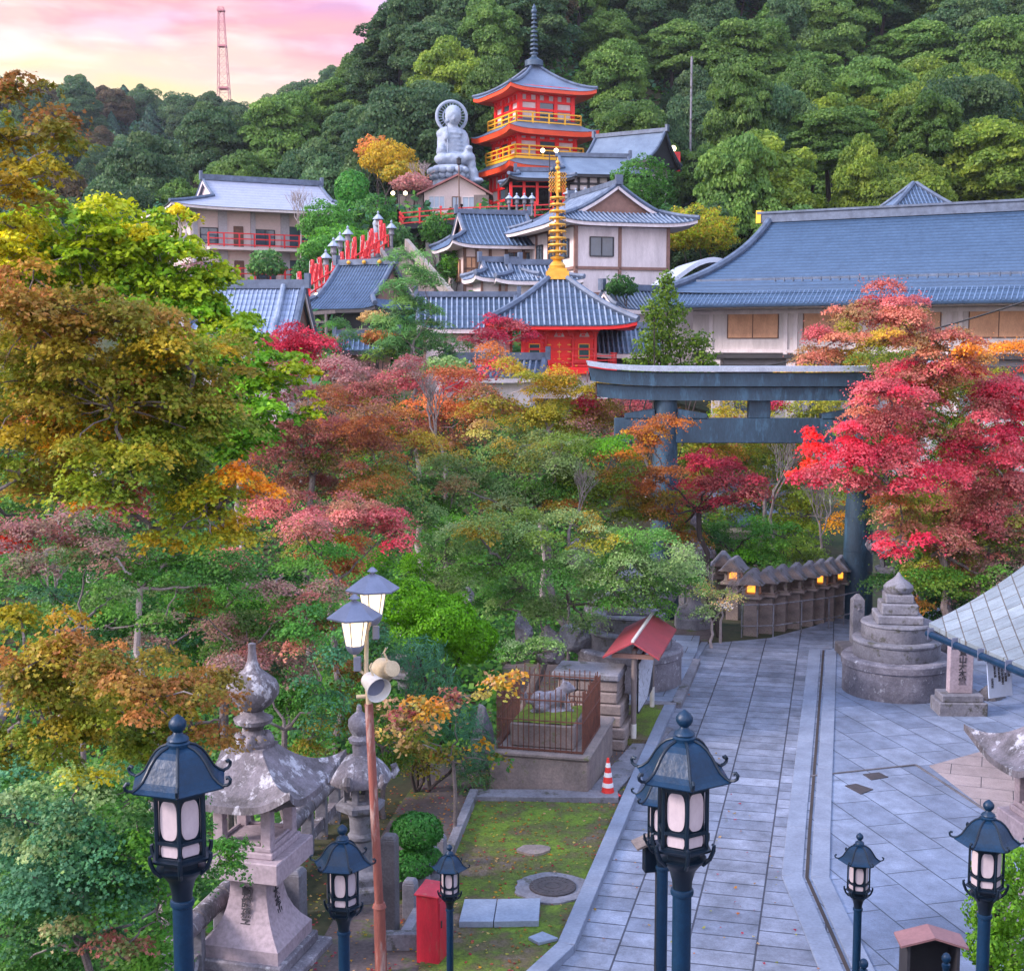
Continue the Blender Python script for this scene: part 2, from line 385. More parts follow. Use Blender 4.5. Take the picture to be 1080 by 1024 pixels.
SUN_EL, SUN_AZ = 30, -105      # azimuth from +Y towards +X: the light comes softly from the left, a little behind
w = bpy.data.worlds.new('World'); SC.world = w; w.use_nodes = True
nt = w.node_tree; N = nt.nodes; L = nt.links
bg = N['Background']; bg.inputs['Strength'].default_value = 1.0
tc = N.new('ShaderNodeTexCoord'); sep = N.new('ShaderNodeSeparateXYZ'); L.new(tc.outputs['Generated'], sep.inputs['Vector'])
def ramp(f, stops):
    r = N.new('ShaderNodeValToRGB'); e = r.color_ramp.elements
    while len(e) < len(stops): e.new(0.5)
    for k, (p, c) in enumerate(stops): e[k].position = p; e[k].color = (*c, 1)
    L.new(f, r.inputs['Fac']); return r.outputs['Color']
def math_(op, a, b=None):
    n = N.new('ShaderNodeMath'); n.operation = op
    for k, x in enumerate((a, b)):
        if x is None: continue
        if isinstance(x, (int, float)): n.inputs[k].default_value = x
        else: L.new(x, n.inputs[k])
    return n.outputs[0]
# dusk: blue overhead, lavender round about, peach and rose over the sunset side ahead
zen = ramp(sep.outputs['Z'], [(0.0, (0.62, 0.56, 0.66)), (0.10, (0.66, 0.60, 0.72)), (0.35, (0.48, 0.55, 0.80)), (0.9, (0.42, 0.58, 0.95))])
mapn = N.new('ShaderNodeMapping'); mapn.inputs['Scale'].default_value = (2.2, 1.0, 9.5); mapn.inputs['Rotation'].default_value = (0, R(-7), 0)
L.new(tc.outputs['Generated'], mapn.inputs['Vector'])
cl = N.new('ShaderNodeTexNoise'); cl.inputs['Scale'].default_value = 2.3; cl.inputs['Detail'].default_value = 7; cl.inputs['Distortion'].default_value = 0.5
L.new(mapn.outputs['Vector'], cl.inputs['Vector'])
cl2 = N.new('ShaderNodeTexNoise'); cl2.inputs['Scale'].default_value = 5.5; cl2.inputs['Detail'].default_value = 8; cl2.inputs['Distortion'].default_value = 0.3
L.new(mapn.outputs['Vector'], cl2.inputs['Vector'])
# rose bands to peach near the horizon
zz = math_('ADD', sep.outputs['Z'], math_('MULTIPLY', math_('SUBTRACT', cl.outputs['Fac'], 0.5), 0.34))
zz = math_('ADD', zz, math_('MULTIPLY', sep.outputs['X'], 0.26))
glow = ramp(zz, [(0.055, (0.58, 0.44, 0.22)), (0.095, (0.54, 0.41, 0.30)), (0.13, (0.52, 0.36, 0.31)), (0.16, (0.51, 0.25, 0.26)), (0.20, (0.47, 0.21, 0.31)), (0.25, (0.33, 0.22, 0.43))])
wisps = ramp(cl2.outputs['Fac'], [(0.46, (0, 0, 0)), (0.64, (0.11, 0.12, 0.12))])
addw = N.new('ShaderNodeMixRGB'); addw.blend_type = 'ADD'; addw.inputs['Fac'].default_value = 1
L.new(glow, addw.inputs['Color1']); L.new(wisps, addw.inputs['Color2'])
dirn = N.new('ShaderNodeVectorMath'); dirn.operation = 'DOT_PRODUCT'; L.new(tc.outputs['Generated'], dirn.inputs[0])
dirn.inputs[1].default_value = (-0.55, 0.83, 0.05)
mask = math_('MULTIPLY', ramp(dirn.outputs['Value'], [(0.25, (0, 0, 0)), (0.8, (1, 1, 1))]), ramp(sep.outputs['Z'], [(0.3, (1, 1, 1)), (0.6, (0, 0, 0))]))
mx = N.new('ShaderNodeMixRGB'); L.new(mask, mx.inputs['Fac']); L.new(zen, mx.inputs['Color1']); L.new(addw.outputs['Color'], mx.inputs['Color2'])
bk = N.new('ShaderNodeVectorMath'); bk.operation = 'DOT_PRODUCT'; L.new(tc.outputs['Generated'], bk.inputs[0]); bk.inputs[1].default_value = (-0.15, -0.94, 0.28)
bka = ramp(bk.outputs['Value'], [(0.2, (0, 0, 0)), (0.95, (0.72, 0.62, 0.60))])  # extra glow added behind the camera to brighten faces turned towards it
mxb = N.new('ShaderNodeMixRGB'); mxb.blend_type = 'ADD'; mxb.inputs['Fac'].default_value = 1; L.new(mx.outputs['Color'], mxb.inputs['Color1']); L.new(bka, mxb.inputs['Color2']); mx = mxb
sky = N.new('ShaderNodeTexSky'); sky.sky_type = 'NISHITA'; sky.sun_disc = False
sky.sun_elevation = R(SUN_EL); sky.sun_rotation = R(SUN_AZ)
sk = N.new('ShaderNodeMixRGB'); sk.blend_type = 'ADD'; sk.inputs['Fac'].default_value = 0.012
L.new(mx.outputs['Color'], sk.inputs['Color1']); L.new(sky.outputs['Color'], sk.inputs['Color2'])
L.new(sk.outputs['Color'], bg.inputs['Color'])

sun = bpy.data.lights.new('sun', 'SUN'); so = bpy.data.objects.new('sun', sun); COL.objects.link(so)
sun.energy = 3.0; sun.angle = R(15); sun.color = (1.0, 0.84, 0.78)
sd = Vector((math.sin(R(SUN_AZ)) * math.cos(R(SUN_EL)), math.cos(R(SUN_AZ)) * math.cos(R(SUN_EL)), math.sin(R(SUN_EL))))
so.rotation_euler = sd.to_track_quat('Z', 'Y').to_euler()

# ---------------------------------------------------------------- terrain
def TH(x, y):
    x = np.asarray(x, float); y = np.asarray(y, float)
    near = np.clip(0.43 * (16.4 - y) - 0.35, 0, 6.0) * sm(-9, -4, x) * (y < 17)
    edge = np.where(y < 16.9, -4.75, np.where(y < 26, -4.75 + (y - 16.9) * 0.2, -2.95 - (y - 26) * 0.12))
    rav = sm(0.0, 5.0, edge - x) * (1 - sm(42, 55, y))
    z = near - 5.2 * rav
    z = z + 6.0 * sm(50, 62, y) * (1 - 0.75 * sm(3, 9, x)) + 4.0 * sm(70, 84, y) * (1 - sm(8, 20, x) * 0.7)
    z = z + 2.5 * sm(92, 108, y) + sm(105, 115, y) * 7.2 * sm(-20, -12, x)
    hx = np.interp(x, [-110, -80, -62, -52, -46, -39, -28.5, -21.7, -13.6, 0, 80], [0, 0, 1, 7, 13, 17, 20, 26, 34, 46, 52])
    z = z + hx * sm(124, 205, y)
    z = z + np.interp(x, [-400, -200, -120, -60, 0, 100], [68, 62, 58, 54, 24, 0]) * sm(230, 390, y)
    z = z + 0.25 * np.sin(x * 0.35 + 1) * np.sin(y * 0.3) * (y > 60)
    return z
def th(x, y): return float(TH(x, y))

xs = np.unique(np.concatenate([np.linspace(-600, -110, 18), np.linspace(-110, -12, 40), np.linspace(-12, 14, 66), np.linspace(14, 100, 34), np.linspace(100, 600, 14)]))
ys = np.unique(np.concatenate([np.linspace(-60, 0, 6), np.linspace(0, 48, 97), np.linspace(48, 240, 110), np.linspace(240, 480, 30), np.linspace(480, 1500, 12)]))
XX, YY = np.meshgrid(xs, ys, indexing='ij')
ZZ = TH(XX, YY) - 0.03
mb = MB()
mb.v = list(zip(XX.ravel().tolist(), YY.ravel().tolist(), ZZ.ravel().tolist()))
nv = len(ys)
mb.f = [(i * nv + j, (i + 1) * nv + j, (i + 1) * nv + j + 1, i * nv + j + 1) for i in range(len(xs) - 1) for j in range(nv - 1)]
gm = mat('forest_floor', (0.035, 0.055, 0.015), (0.05, 0.035, 0.022), 0.6, 1.0, 0.8, 0, 0.3, spots=(0.02, 0.035, 0.012), spot_scale=1.3, spot_amt=0.4)
tag(mb.build('ground', gm, smooth=True), kind='structure')

# ---------------------------------------------------------------- paved ground
PATHA = math.atan2(885 - 540, 1400)          # the approach runs this far right of straight ahead
def sheet(name, pts, z, m, kind='structure'):
    b = MB(); P = [Vector((p.x, p.y, z)) for p in pts]
    n = len(P)
    b.add(P + [Vector((p.x, p.y, z - 0.4)) for p in P], [tuple(range(n))] + [((i + 1) % n, i, i + n, (i + 1) % n + n) for i in range(n)])
    o = b.build(name, m)
    if P and (P[1] - P[0]).cross(P[2] - P[1]).z < 0: pass
    return tag(o, kind=kind)
g = G
main_m = paving('approach_granite', (0.27, 0.30, 0.39), 0.98, 0.5, 0.37, PATHA + PI / 2, 0.016, (0.17, 0.195, 0.265), (0.045, 0.05, 0.075), stain=0.95, sq=True)
side_m = paving('diagonal_granite', (0.235, 0.285, 0.40), 0.80, 1.25, 0.35, R(76), 0.013, (0.17, 0.215, 0.32), (0.06, 0.08, 0.12), stain=0.8, sq=True)
left_m = paving('left_granite', (0.25, 0.30, 0.41), 0.8, 0.9, 0.5, PATHA, 0.012, stain=0.8, sq=True)
tan_m = paving('tan_granite', (0.36, 0.30, 0.31), 0.7, 1.2, 0.5, R(20), 0.008, stain=0.5, sq=True)
a, b_ = G(553, 1045), G(599, 1005)
main_pts = [G(540, 1060), G(601, 1004), G(666, 849), G(701, 768), G(728, 709), G(746, 679), G(812, 673), G(860, 660), G(905, 643), G(1000, 640), G(1060, 655), G(900, 680), G(868, 686), G(866, 720), G(853, 875), G(850, 926), G(906, 1050)]
sheet('stone_path', main_pts, 0.012, main_m)
sheet('pavement', [G(850, 926), G(853, 875), G(866, 720), G(868, 686), G(900, 680), G(1060, 655), G(1280, 655), G(1500, 800), G(1400, 1050), G(906, 1050)], 0.006, side_m)
sheet('pavement', [G(980, 808), G(1100, 775), G(1300, 800), G(1300, 930), G(1080, 885)], 0.016, tan_m)
sheet('pavement', [G(300, 1060), G(553, 1045), G(601, 1004), G(666, 849), G(701, 768), G(728, 709), G(746, 679), G(752, 662), G(560, 665), G(420, 850)], 0.002, mat('garden_soil', (0.13, 0.10, 0.10), (0.07, 0.055, 0.055), 1.2, 1, 0.6, 0, 0.3, spots=(0.07, 0.10, 0.02), spot_scale=1.2, spot_amt=0.3))
# moss lawn
def mossmat():
    m, nt, N, L, B = newmat('moss_lawn')
    ge = N.new('ShaderNodeNewGeometry')
    def nz(s, d=7):
        n = N.new('ShaderNodeTexNoise'); n.inputs['Scale'].default_value = s; n.inputs['Detail'].default_value = d; n.inputs['Roughness'].default_value = 0.72
        L.new(ge.outputs['Position'], n.inputs['Vector']); return n.outputs['Fac']
    r = N.new('ShaderNodeValToRGB'); e = r.color_ramp.elements
    for k in range(3): e.new(0.5)
    for k, (p, c) in enumerate([(0.33, (0.13, 0.10, 0.09)), (0.43, (0.10, 0.085, 0.035)), (0.50, (0.08, 0.115, 0.018)), (0.60, (0.12, 0.20, 0.014)), (0.72, (0.05, 0.13, 0.012))]):
        e[k].position = p; e[k].color = (*c, 1)
    L.new(nz(0.9), r.inputs['Fac'])
    hv = N.new('ShaderNodeHueSaturation'); mr = N.new('ShaderNodeMapRange'); mr.inputs['From Min'].default_value = .3; mr.inputs['From Max'].default_value = .7
    mr.inputs['To Min'].default_value = 0.5; mr.inputs['To Max'].default_value = 1.5
    L.new(nz(22, 5), mr.inputs['Value']); L.new(mr.outputs['Result'], hv.inputs['Value']); L.new(r.outputs['Color'], hv.inputs['Color'])
    L.new(hv.outputs['Color'], B.inputs['Base Color']); B.inputs['Roughness'].default_value = 1
    bp = N.new('ShaderNodeBump'); bp.inputs['Strength'].default_value = 1; bp.inputs['Distance'].default_value = 0.04
    L.new(nz(14), bp.inputs['Height']); L.new(bp.outputs['Normal'], B.inputs['Normal'])
    return m
MM = mossmat()
sheet('lawn', [G(430, 1060), G(540, 1060), G(596, 1004), G(660, 849), G(497, 845), G(470, 930)], 0.03, MM)
sheet('lawn', [G(636, 786), G(683, 786), G(707, 745), G(648, 745)], 0.13, MM)
# kerbs: a real step along the left edge of the approach
def kerb(pts, w, h, m, z=0.0):
    b = MB()
    for p, q in zip(pts[:-1], pts[1:]):
        p = Vector((p.x, p.y, z + h / 2)); q = Vector((q.x, q.y, z + h / 2)); d = (q - p).normalized()
        L_ = (q - p).length; n = max(1, int(L_ / 1.6))
        for k in range(n):
            b.beam(p + d * (L_ * k / n + 0.004), p + d * (L_ * (k + 1) / n - 0.004), w, h)
    return tag(b.build('kerb', m, bevel=0.008), kind='structure')
kerb([G(553, 1045), G(597, 1004), G(662, 849), G(697, 768), G(708, 745)], 0.26, 0.14, M['kerb'])
kerb([G(724, 709), G(743, 679)], 0.2, 0.06, M['kerb'])
kerb([G(500, 842), G(652, 843)], 0.45, 0.12, M['stone'])
kerb([G(636, 836), G(697, 768)], 0.55, 0.05, M['stone'])
# drain along the right edge: two pale strips and a dark slot of depth
def offset(pts, d):
    out = []
    for i, p in enumerate(pts):
        t = (pts[min(i + 1, len(pts) - 1)] - pts[max(i - 1, 0)]).normalized()
        out.append(p + Vector((t.y, -t.x, 0)) * d)
    return out
dr = [G(906, 1050), G(851, 926), G(854, 875), G(866, 720), G(868.5, 686)]
kerb(offset(dr, -0.24), 0.34, 0.035, M['kerb']); kerb(offset(dr, 0.22), 0.30, 0.035, M['kerb'])
b = MB()
for p, q in zip(dr[:-1], dr[1:]): b.beam(p + Vector((0, 0, 0.01)), q + Vector((0, 0, 0.01)), 0.055, 0.02)
tag(b.build('drain_channel', mat('drain_mud', (0.05, 0.035, 0.03), (0.02, 0.018, 0.02), 1, 0.9)), kind='structure')
kerb([G(853, 819), G(966, 807), G(1050, 862)], 0.05, 0.028, M['stone_dark'])
for q in ([(891, 829), (903, 827), (921, 833), (908, 838)], [(910, 817), (927, 815), (937, 820), (919, 823)]):
    b = MB(); P = [G(x, y) for x, y in q]; b.add([Vector((p.x, p.y, z)) for z in (0.0, 0.02) for p in P], [(3, 2, 1, 0), (4, 5, 6, 7), (0, 1, 5, 4), (1, 2, 6, 5), (2, 3, 7, 6), (3, 0, 4, 7)])
    tag(b.build('drain_cover', M['iron']), 'square dark drain cover in the slabs, %s' % ('the nearer and larger of the two' if q[0][0] == 891 else 'the farther and smaller of the two'), 'drain cover', 'drain covers in the slabs')
# fallen maple leaves on the lawn, the soil and along the kerbs
# platform round the left pedestal
sheet('pavement', [G(600, 742), G(708, 746), G(735, 692), G(738, 676), G(640, 672)], 0.16, left_m)
kerb([G(640, 747), G(712, 747), G(733, 700)], 0.3, 0.15, M['stone'])
# stairs below the camera, between the lamps
b = MB()
for i in range(34):
    y1 = 16.6 - i * 0.45; z1 = (i + 1) * 0.19
    b.box(1.2, y1 - 0.225 - 0.2, z1 - 0.4, 6.2, 0.85, 0.4)
b.box(1.2, -1.5, 6.0, 9, 5.5, 0.47)
tag(b.build('stone_stairs', M['stone'], bevel=0.01), kind='structure')

# evening haze in the valley air
b = MB(); b.box(0, 725, -8, 1320, 1660, 150)
hz = bpy.data.materials.new('haze_air'); hz.use_nodes = True; hn = hz.node_tree.nodes; hn.clear()
ho = hn.new('ShaderNodeOutputMaterial'); hv_ = hn.new('ShaderNodeVolumePrincipled'); hv_.inputs['Color'].default_value = (0.80, 0.86, 1.0, 1); hv_.inputs['Density'].default_value = 0.00013; hv_.inputs['Anisotropy'].default_value = 0.2
hz.node_tree.links.new(hv_.outputs['Volume'], ho.inputs['Volume'])
tag(b.build('haze', hz), kind='stuff')
SC.cycles.volume_bounces = 0
# ---------------------------------------------------------------- hexagonal roof lamps along the stairs
def make_lamp():
    t = empty('street_lamp', (0, 0, 0))
    H0 = 1.50                       # underside of the lamp house
    b = MB(); b.tube([(0, 0, -1.0), (0, 0, 1.26)], 0.052, 20); b.lathe([(0.052, 1.22), (0.061, 1.225), (0.064, 1.24), (0.061, 1.255), (0.054, 1.26)], 20)
    b.build('post', M['lamp'], t, True)
    b = MB(); b.lathe([(0.052, 1.26), (0.055, 1.30), (0.07, 1.36), (0.10, 1.40), (0.125, 1.42), (0.13, 1.435), (0.10, 1.44)], 24)
    b.build('capital', M['lamp_dark'], t, True)
    b = MB(); b.lathe([(0.10, 1.43), (0.10, 1.47), (0.155, 1.485), (0.163, 1.50), (0.145, 1.505)], 6)
    for k in range(6):
        a = k * PI / 3; c, s = math.cos(a), math.sin(a)
        b.tube([(c * .115, s * .115, 1.41), (c * .155, s * .155, 1.45), (c * .175, s * .175, 1.50), (c * .178, s * .178, 1.53), (c * .165, s * .165, 1.535)], [.012, .012, .012, .010, .007], 8)
    b.build('tray', M['lamp_dark'], t)
    # lamp house: corner posts, rails, face plates with oval windows
    r = 0.135; h = 0.385
    b = MB(); b.lathe([(r - .018, H0), (r - .018, H0 + h)], 6)
    for k in range(6):
        a = k * PI / 3; c, s = math.cos(a), math.sin(a)
        b.tube([(c * r, s * r, H0), (c * r, s * r, H0 + h)], 0.0115, 6)
        a2 = a + PI / 3
        for z in (H0 + .008, H0 + .098, H0 + h - .052, H0 + h - .004):
            b.beam((c * r, s * r, z), (math.cos(a2) * r, math.sin(a2) * r, z), 0.016, 0.018)
        p = Vector((c * r, s * r, 0)); q = Vector((math.cos(a2) * r, math.sin(a2) * r, 0))
        for j in range(1, 8):
            m_ = p.lerp(q, j / 8); b.beam((m_.x, m_.y, H0 + h - .046), (m_.x, m_.y, H0 + h - .006), 0.006, 0.006)
    hs = b.build('lamp_house', M['lamp_dark'], t)
    cosw = math.cos(PI / 6)
    for k in range(6):
        a = k * PI / 3 + PI / 6; c, s = math.cos(a), math.sin(a)
        d = (r - .018) * cosw + .001
        ex = Vector((-s, c, 0)); ey = Vector((0, 0, 1))
        hw = r / 2 - .014; ov = []
        z0, z1 = H0 + .112, H0 + h - .064; rr = hw * .92
        for i in range(28):
            th_ = 2 * PI * i / 28; q = 0.62
            x = math.copysign(abs(math.cos(th_)) ** q, math.cos(th_)) * hw * .93
            y = math.copysign(abs(math.sin(th_)) ** q, math.sin(th_)) * (z1 - z0) / 2
            ov.append((x, y + (z0 + z1) / 2))
        MB().prism(ov, (c * d, s * d, 0), ex, ey, 0.006).build('pane', M['pane'], t)
        lo = [(-hw * .8, H0 + .022), (hw * .8, H0 + .022), (hw * .92, H0 + .04), (hw * .92, H0 + .068), (hw * .8, H0 + .082), (-hw * .8, H0 + .082), (-hw * .92, H0 + .068), (-hw * .92, H0 + .04)]
        MB().prism(lo, (c * d, s * d, 0), ex, ey, 0.006).build('lower_pane', M['pane'], t)
        MB().prism([(-hw, H0 + h - .042), (hw, H0 + h - .042), (hw, H0 + h - .012), (-hw, H0 + h - .012)], (c * d, s * d, 0), ex, ey, 0.004).build('vent_pane', M['pane'], t)
    z = H0 + h
    prof = [(0.20, -0.012), (0.262, -.004), (0.266, .004), (0.235, .020), (0.205, .045), (0.182, .08), (0.160, .118), (0.132, .155), (0.098, .182), (0.06, .197), (0.05, .2)]
    rf = MB().lathe([(p, z + q) for p, q in prof], 6).build('roof', M['lamp'], t, smooth=False)
    for k in range(6):
        a = k * PI / 3; c, s = math.cos(a), math.sin(a)
        pts = [(q[0], q[1]) for q in prof[:1:-1]] + [(0.266, .010), (0.285, .014), (0.30, .026), (0.303, .044), (0.292, .056), (0.279, .050)]
        rad = [.008] * (len(pts) - 6) + [.009, .009, .009, .0095, .010, .011]
        MB().tube([(c * x, s * x, z + y + .004) for x, y in pts], rad, 8).build('scroll_rib', M['lamp_dark'], rf, True)
    MB().lathe([(.058, z + .19), (.062, z + .215), (.05, z + .225), (.058, z + .232), (.052, z + .245), (.03, z + .258), (.022, z + .272), (.036, z + .285), (.046, z + .305), (.045, z + .325), (.032, z + .345), (.015, z + .358), (.004, z + .366)], 24).build('finial', M['lamp'], t, True)
    return t, z + .366
LAMP, LTOP = make_lamp()
lamps = [(187, 753, 122, 12, 'largest blue lamp with hexagonal roof, in front of the tall stone lantern at left'),
         (361, 869, 71, 22, 'blue lamp with a hexagonal roof standing beside the rusty red pole'),
         (474, 890, 43, 25, 'small blue lamp with a hexagonal roof standing beside the red cabinet'),
         (722, 748, 118, 2, 'large blue lamp with a hexagonal roof in the middle of the stone path'),
         (700, 801, 70, 6, 'blue lamp half hidden behind the large lamp on the stone path'),
         (1043, 843, 76, 14, 'blue lamp with a hexagonal roof beside the green hedge on the right'),
         (907, 878, 50, 20, 'small blue lamp with a hexagonal roof alone on the paving at right')]
for i, (px, py, wpx, rot, lab) in enumerate(lamps):
    sc_ = .92 if i == 2 else 1.0
    o = LAMP if i == 0 else copy_tree(LAMP)
    Y = 0.585 * 1400 / wpx * sc_
    p = at(px, py, Y)
    o.location = (p.x, p.y, p.z - LTOP * sc_); o.scale = (sc_, sc_, sc_)
    o.rotation_euler = (0, 0, R(rot - 90 + (0 if i != 3 else 0)))
    tag(o, lab, 'street lamp', 'blue roofed lamps along the stairs')

# ---------------------------------------------------------------- twin lamp on the rusty pole
p0 = at(402, 1024, 17.8); t = empty('twin_street_lamp', (p0.x, p0.y, 0), 0, 'rusty red pole with two lit hooded lanterns and two loudspeakers', 'street lamp')
def loc(px, py, Y=17.8): q = at(px, py, Y); return Vector((q.x - p0.x, q.y - p0.y, q.z))
j1, j2, j3 = loc(400, 955), loc(389, 742), loc(387, 655)
b = MB(); b.tube([loc(403, 1060), j1], [.085, .082], 16); b.tube([j1 - Vector((0, 0, .02)), j1 + Vector((0, 0, .05))], [.10, .075], 16)
b.tube([j1, j2], [.062, .058], 16); b.build('pole', M['rust'], t, True)
b = MB(); b.tube([j2, loc(386, 705), j3], [.04, .032, .028], 12)
b.tube([loc(386, 712), loc(378, 706), loc(374, 690)], .022, 8); b.tube([loc(387, 668), loc(391, 655), loc(393, 648)], .02, 8)
b.tube([loc(376, 735), loc(400, 733)], .03, 8); b.tube([loc(398, 720), loc(407, 722)], .02, 8)
b.build('bracket', M['cream'], t, True)
b = MB(); q = loc(377, 700); b.box(q.x, q.y, q.z - .1, .1, .08, .2); b.build('junction_box', M['lantern_roof'], t, bevel=.01); b = MB(); q = loc(395, 667); b.box(q.x + .02, q.y, q.z - .09, .09, .08, .18)
b.build('junction_box', M['lantern_roof'], t, bevel=.01)
def hood(px, py, Y, s):
    c = loc(px, py, Y)
    g_ = MB(); g_.lathe([(.105 * s, -.37 * s), (.165 * s, -.02 * s)], 6, c, .3)
    e_ = g_.build('lamp_glass', M['glow'], t)
    r_ = MB(); r_.lathe([(.17 * s, -.01 * s), (.335 * s, -.02 * s), (.34 * s, 0), (.12 * s, .15 * s), (.03 * s, .19 * s), (.03 * s, .22 * s), (.07 * s, .22 * s), (.02 * s, .27 * s)], 6, c, .3)
    r_.build('hood', M['lantern_roof'], t)
    f_ = MB()
    for k in range(6):
        a = .3 + k * PI / 3
        f_.tube([c + Vector((math.cos(a) * .175 * s, math.sin(a) * .175 * s, 0)), c + Vector((math.cos(a) * .107 * s, math.sin(a) * .107 * s, -.37 * s))], .008, 6)
    f_.lathe([(.05 * s, -.46 * s), (.09 * s, -.42 * s), (.115 * s, -.37 * s), (.115 * s, -.35 * s)], 6, c, .3)
    f_.build('lantern_frame', M['lantern_roof'], t)
hood(374, 650, 17.6, 1.12); hood(393, 621, 18.1, 1.12)
for (px, py, Y, dx, dy, lab) in ((394, 722, 17.6, .55, -.85, 'nearer white loudspeaker with its open mouth turned to the path'), (409, 706, 18.0, -.5, .85, 'farther cream loudspeaker turned away')):
    c = loc(px, py, Y); d = Vector((dx, dy, -.28)).normalized()
    b = MB(); b.tube([c - d * .17, c - d * .165, c - d * .03, c + d * .15, c + d * .17], [.075, .11, .125, .165, .18], 24, False)
    b.tube([c - d * .171, c - d * .168], [.02, .075], 24)
    b.tube([c + d * .17, c + d * .16, c + d * .04], [.18, .165, .13], 24, False)
    sp_ = b.build('loudspeaker', M['white_metal'] if Y < 17.8 else M['cream'], t, True); tag(sp_, lab)
    MB().tube([c + d * .05, c + d * .06], .14, 24).build('grille', M['lantern_roof'], sp_)
    MB().tube([c + Vector((0, 0, .12)), c + Vector((-.05, 0, .24)), c + Vector((-.02, 0, .3))], .014, 8).build('arm', M['cream'], sp_)

# ---------------------------------------------------------------- stone lanterns
def curved_roof(b, w, h, z0, lift, n=12, top=0.18, thick=0.05, cr=3.0, pw=1.6):
    """square stone roof with a concave slope and corners that sweep up"""
    for side in range(4):
        ca, sa = math.cos(side * PI / 2), math.sin(side * PI / 2)
        P = []
        for i in range(n + 1):
            u = -1 + 2 * i / n; row = []
            for j in range(n + 1):
                v = j / n
                half = w / 2 * (1 - v) + top / 2 * v
                ext = 1 + 0.10 * abs(u) ** 6 * (1 - v) ** 2
                x = u * half * ext; y = -half * ext
                z = z0 + h * (v ** pw) + lift * abs(u) ** cr * (1 - v) ** 2.5
                row.append((x * ca - y * sa, x * sa + y * ca, z))
            P.append(row)
        b.grid(P)
        Q = []
        for i in range(n + 1):
            x, y, z = P[i][0]; k = .92
            Q.append([(x, y, z), (x, y, z - thick), (x * .62, y * .62, z0 - thick * 1.2)])
        b.grid([list(reversed(q)) for q in Q])
    return b

def big_lantern(loc_, rz, label, group):
    t = empty('stone_lantern', loc_, rz, label, 'stone lantern', group)
    b = MB(); b.box(0, 0, -.3, 1.62, 1.62, .62); b.box(0, 0, .32, 1.30, 1.30, .16)
    b.build('plinth', M['granite_mossy'], t, bevel=.02)
    # waisted shaft, square in plan
    b = MB(); pr = [(1.16, .48), (1.16, .66), (1.12, .68), (.92, .80), (.76, .94), (.64, 1.10), (.57, 1.28), (.55, 1.44), (.56, 1.50), (.66, 1.51), (.66, 1.57), (.80, 1.58), (.80, 1.63)]
    b.lathe([(w_ / math.sqrt(2), z) for w_, z in pr], 4, rot=PI / 4)
    sh = b.build('shaft', M['granite'], t)
    text('朝\n護\n孫\n子\n寺', .155, t, (0, -.36, 1.07), (PI / 2 - .16, 0, 0), M['ink'], line=.95)
    text('大\n本\n山', .15, t, (.33, 0, 1.14), (PI / 2 - .18, 0, PI / 2), M['ink'], line=.95)
    b = MB(); b.box(0, 0, 1.63, 1.22, 1.22, .30); b.box(0, 0, 1.93, .96, .96, .09)
    b.build('middle_platform', M['granite'], t, bevel=.015)
    b = MB()
    for sx in (-1, 1):
        for sy in (-1, 1): b.box(sx * .36, sy * .36, 2.02, .15, .15, .68)
    b.box(0, 0, 2.02, .88, .88, .07); b.box(0, 0, 2.66, .9, .9, .12)
    for a in range(4):
        b.box(.38 * math.cos(a * PI / 2), .38 * math.sin(a * PI / 2), 2.09, .05, .52, .04, a * PI / 2)
    b.build('firebox', M['granite'], t, bevel=.01)
    b = MB(); curved_roof(b, 1.80, .58, 2.80, .32, 14, .46, .10, 3.2, 1.35)
    rf = b.build('roof', M['stone_roof'], t, True)
    b = MB(); b.box(0, 0, 3.28, .50, .50, .12)
    for k in range(8):
        a = k * PI / 4 + .2; b.sphere((.20 * math.cos(a), .20 * math.sin(a), 3.46), .10, 8, 6, (1, 1, 1.2))
    b.lathe([(.26, 3.38), (.28, 3.44), (.17, 3.54), (.13, 3.62), (.17, 3.68), (.26, 3.72), (.28, 3.78), (.16, 3.84), (.13, 3.90)], 20)
    b.lathe([(.12, 3.88), (.26, 3.98), (.36, 4.12), (.37, 4.22), (.33, 4.31), (.22, 4.40), (.12, 4.48), (.07, 4.60), (.055, 4.72), (.055, 4.84), (.03, 4.85)], 28)
    b.build('jewel', M['stone_roof'], t, True)
    return t
p = at(274, 1012, 18.3)
L1 = big_lantern((p.x, 18.2, -0.22), R(-15), 'tall square granite lantern with carved characters and an onion finial, left of the rusty pole', 'tall square granite lanterns')
p = at(1112, 900, 19.0)
L2 = copy_tree(L1); L2.location = (p.x, 19.0, -.12); L2.rotation_euler = (0, 0, R(8))
tag(L2, 'granite lantern at the right edge, only its upswept lichened roof corner in view', 'stone lantern', 'tall square granite lanterns')

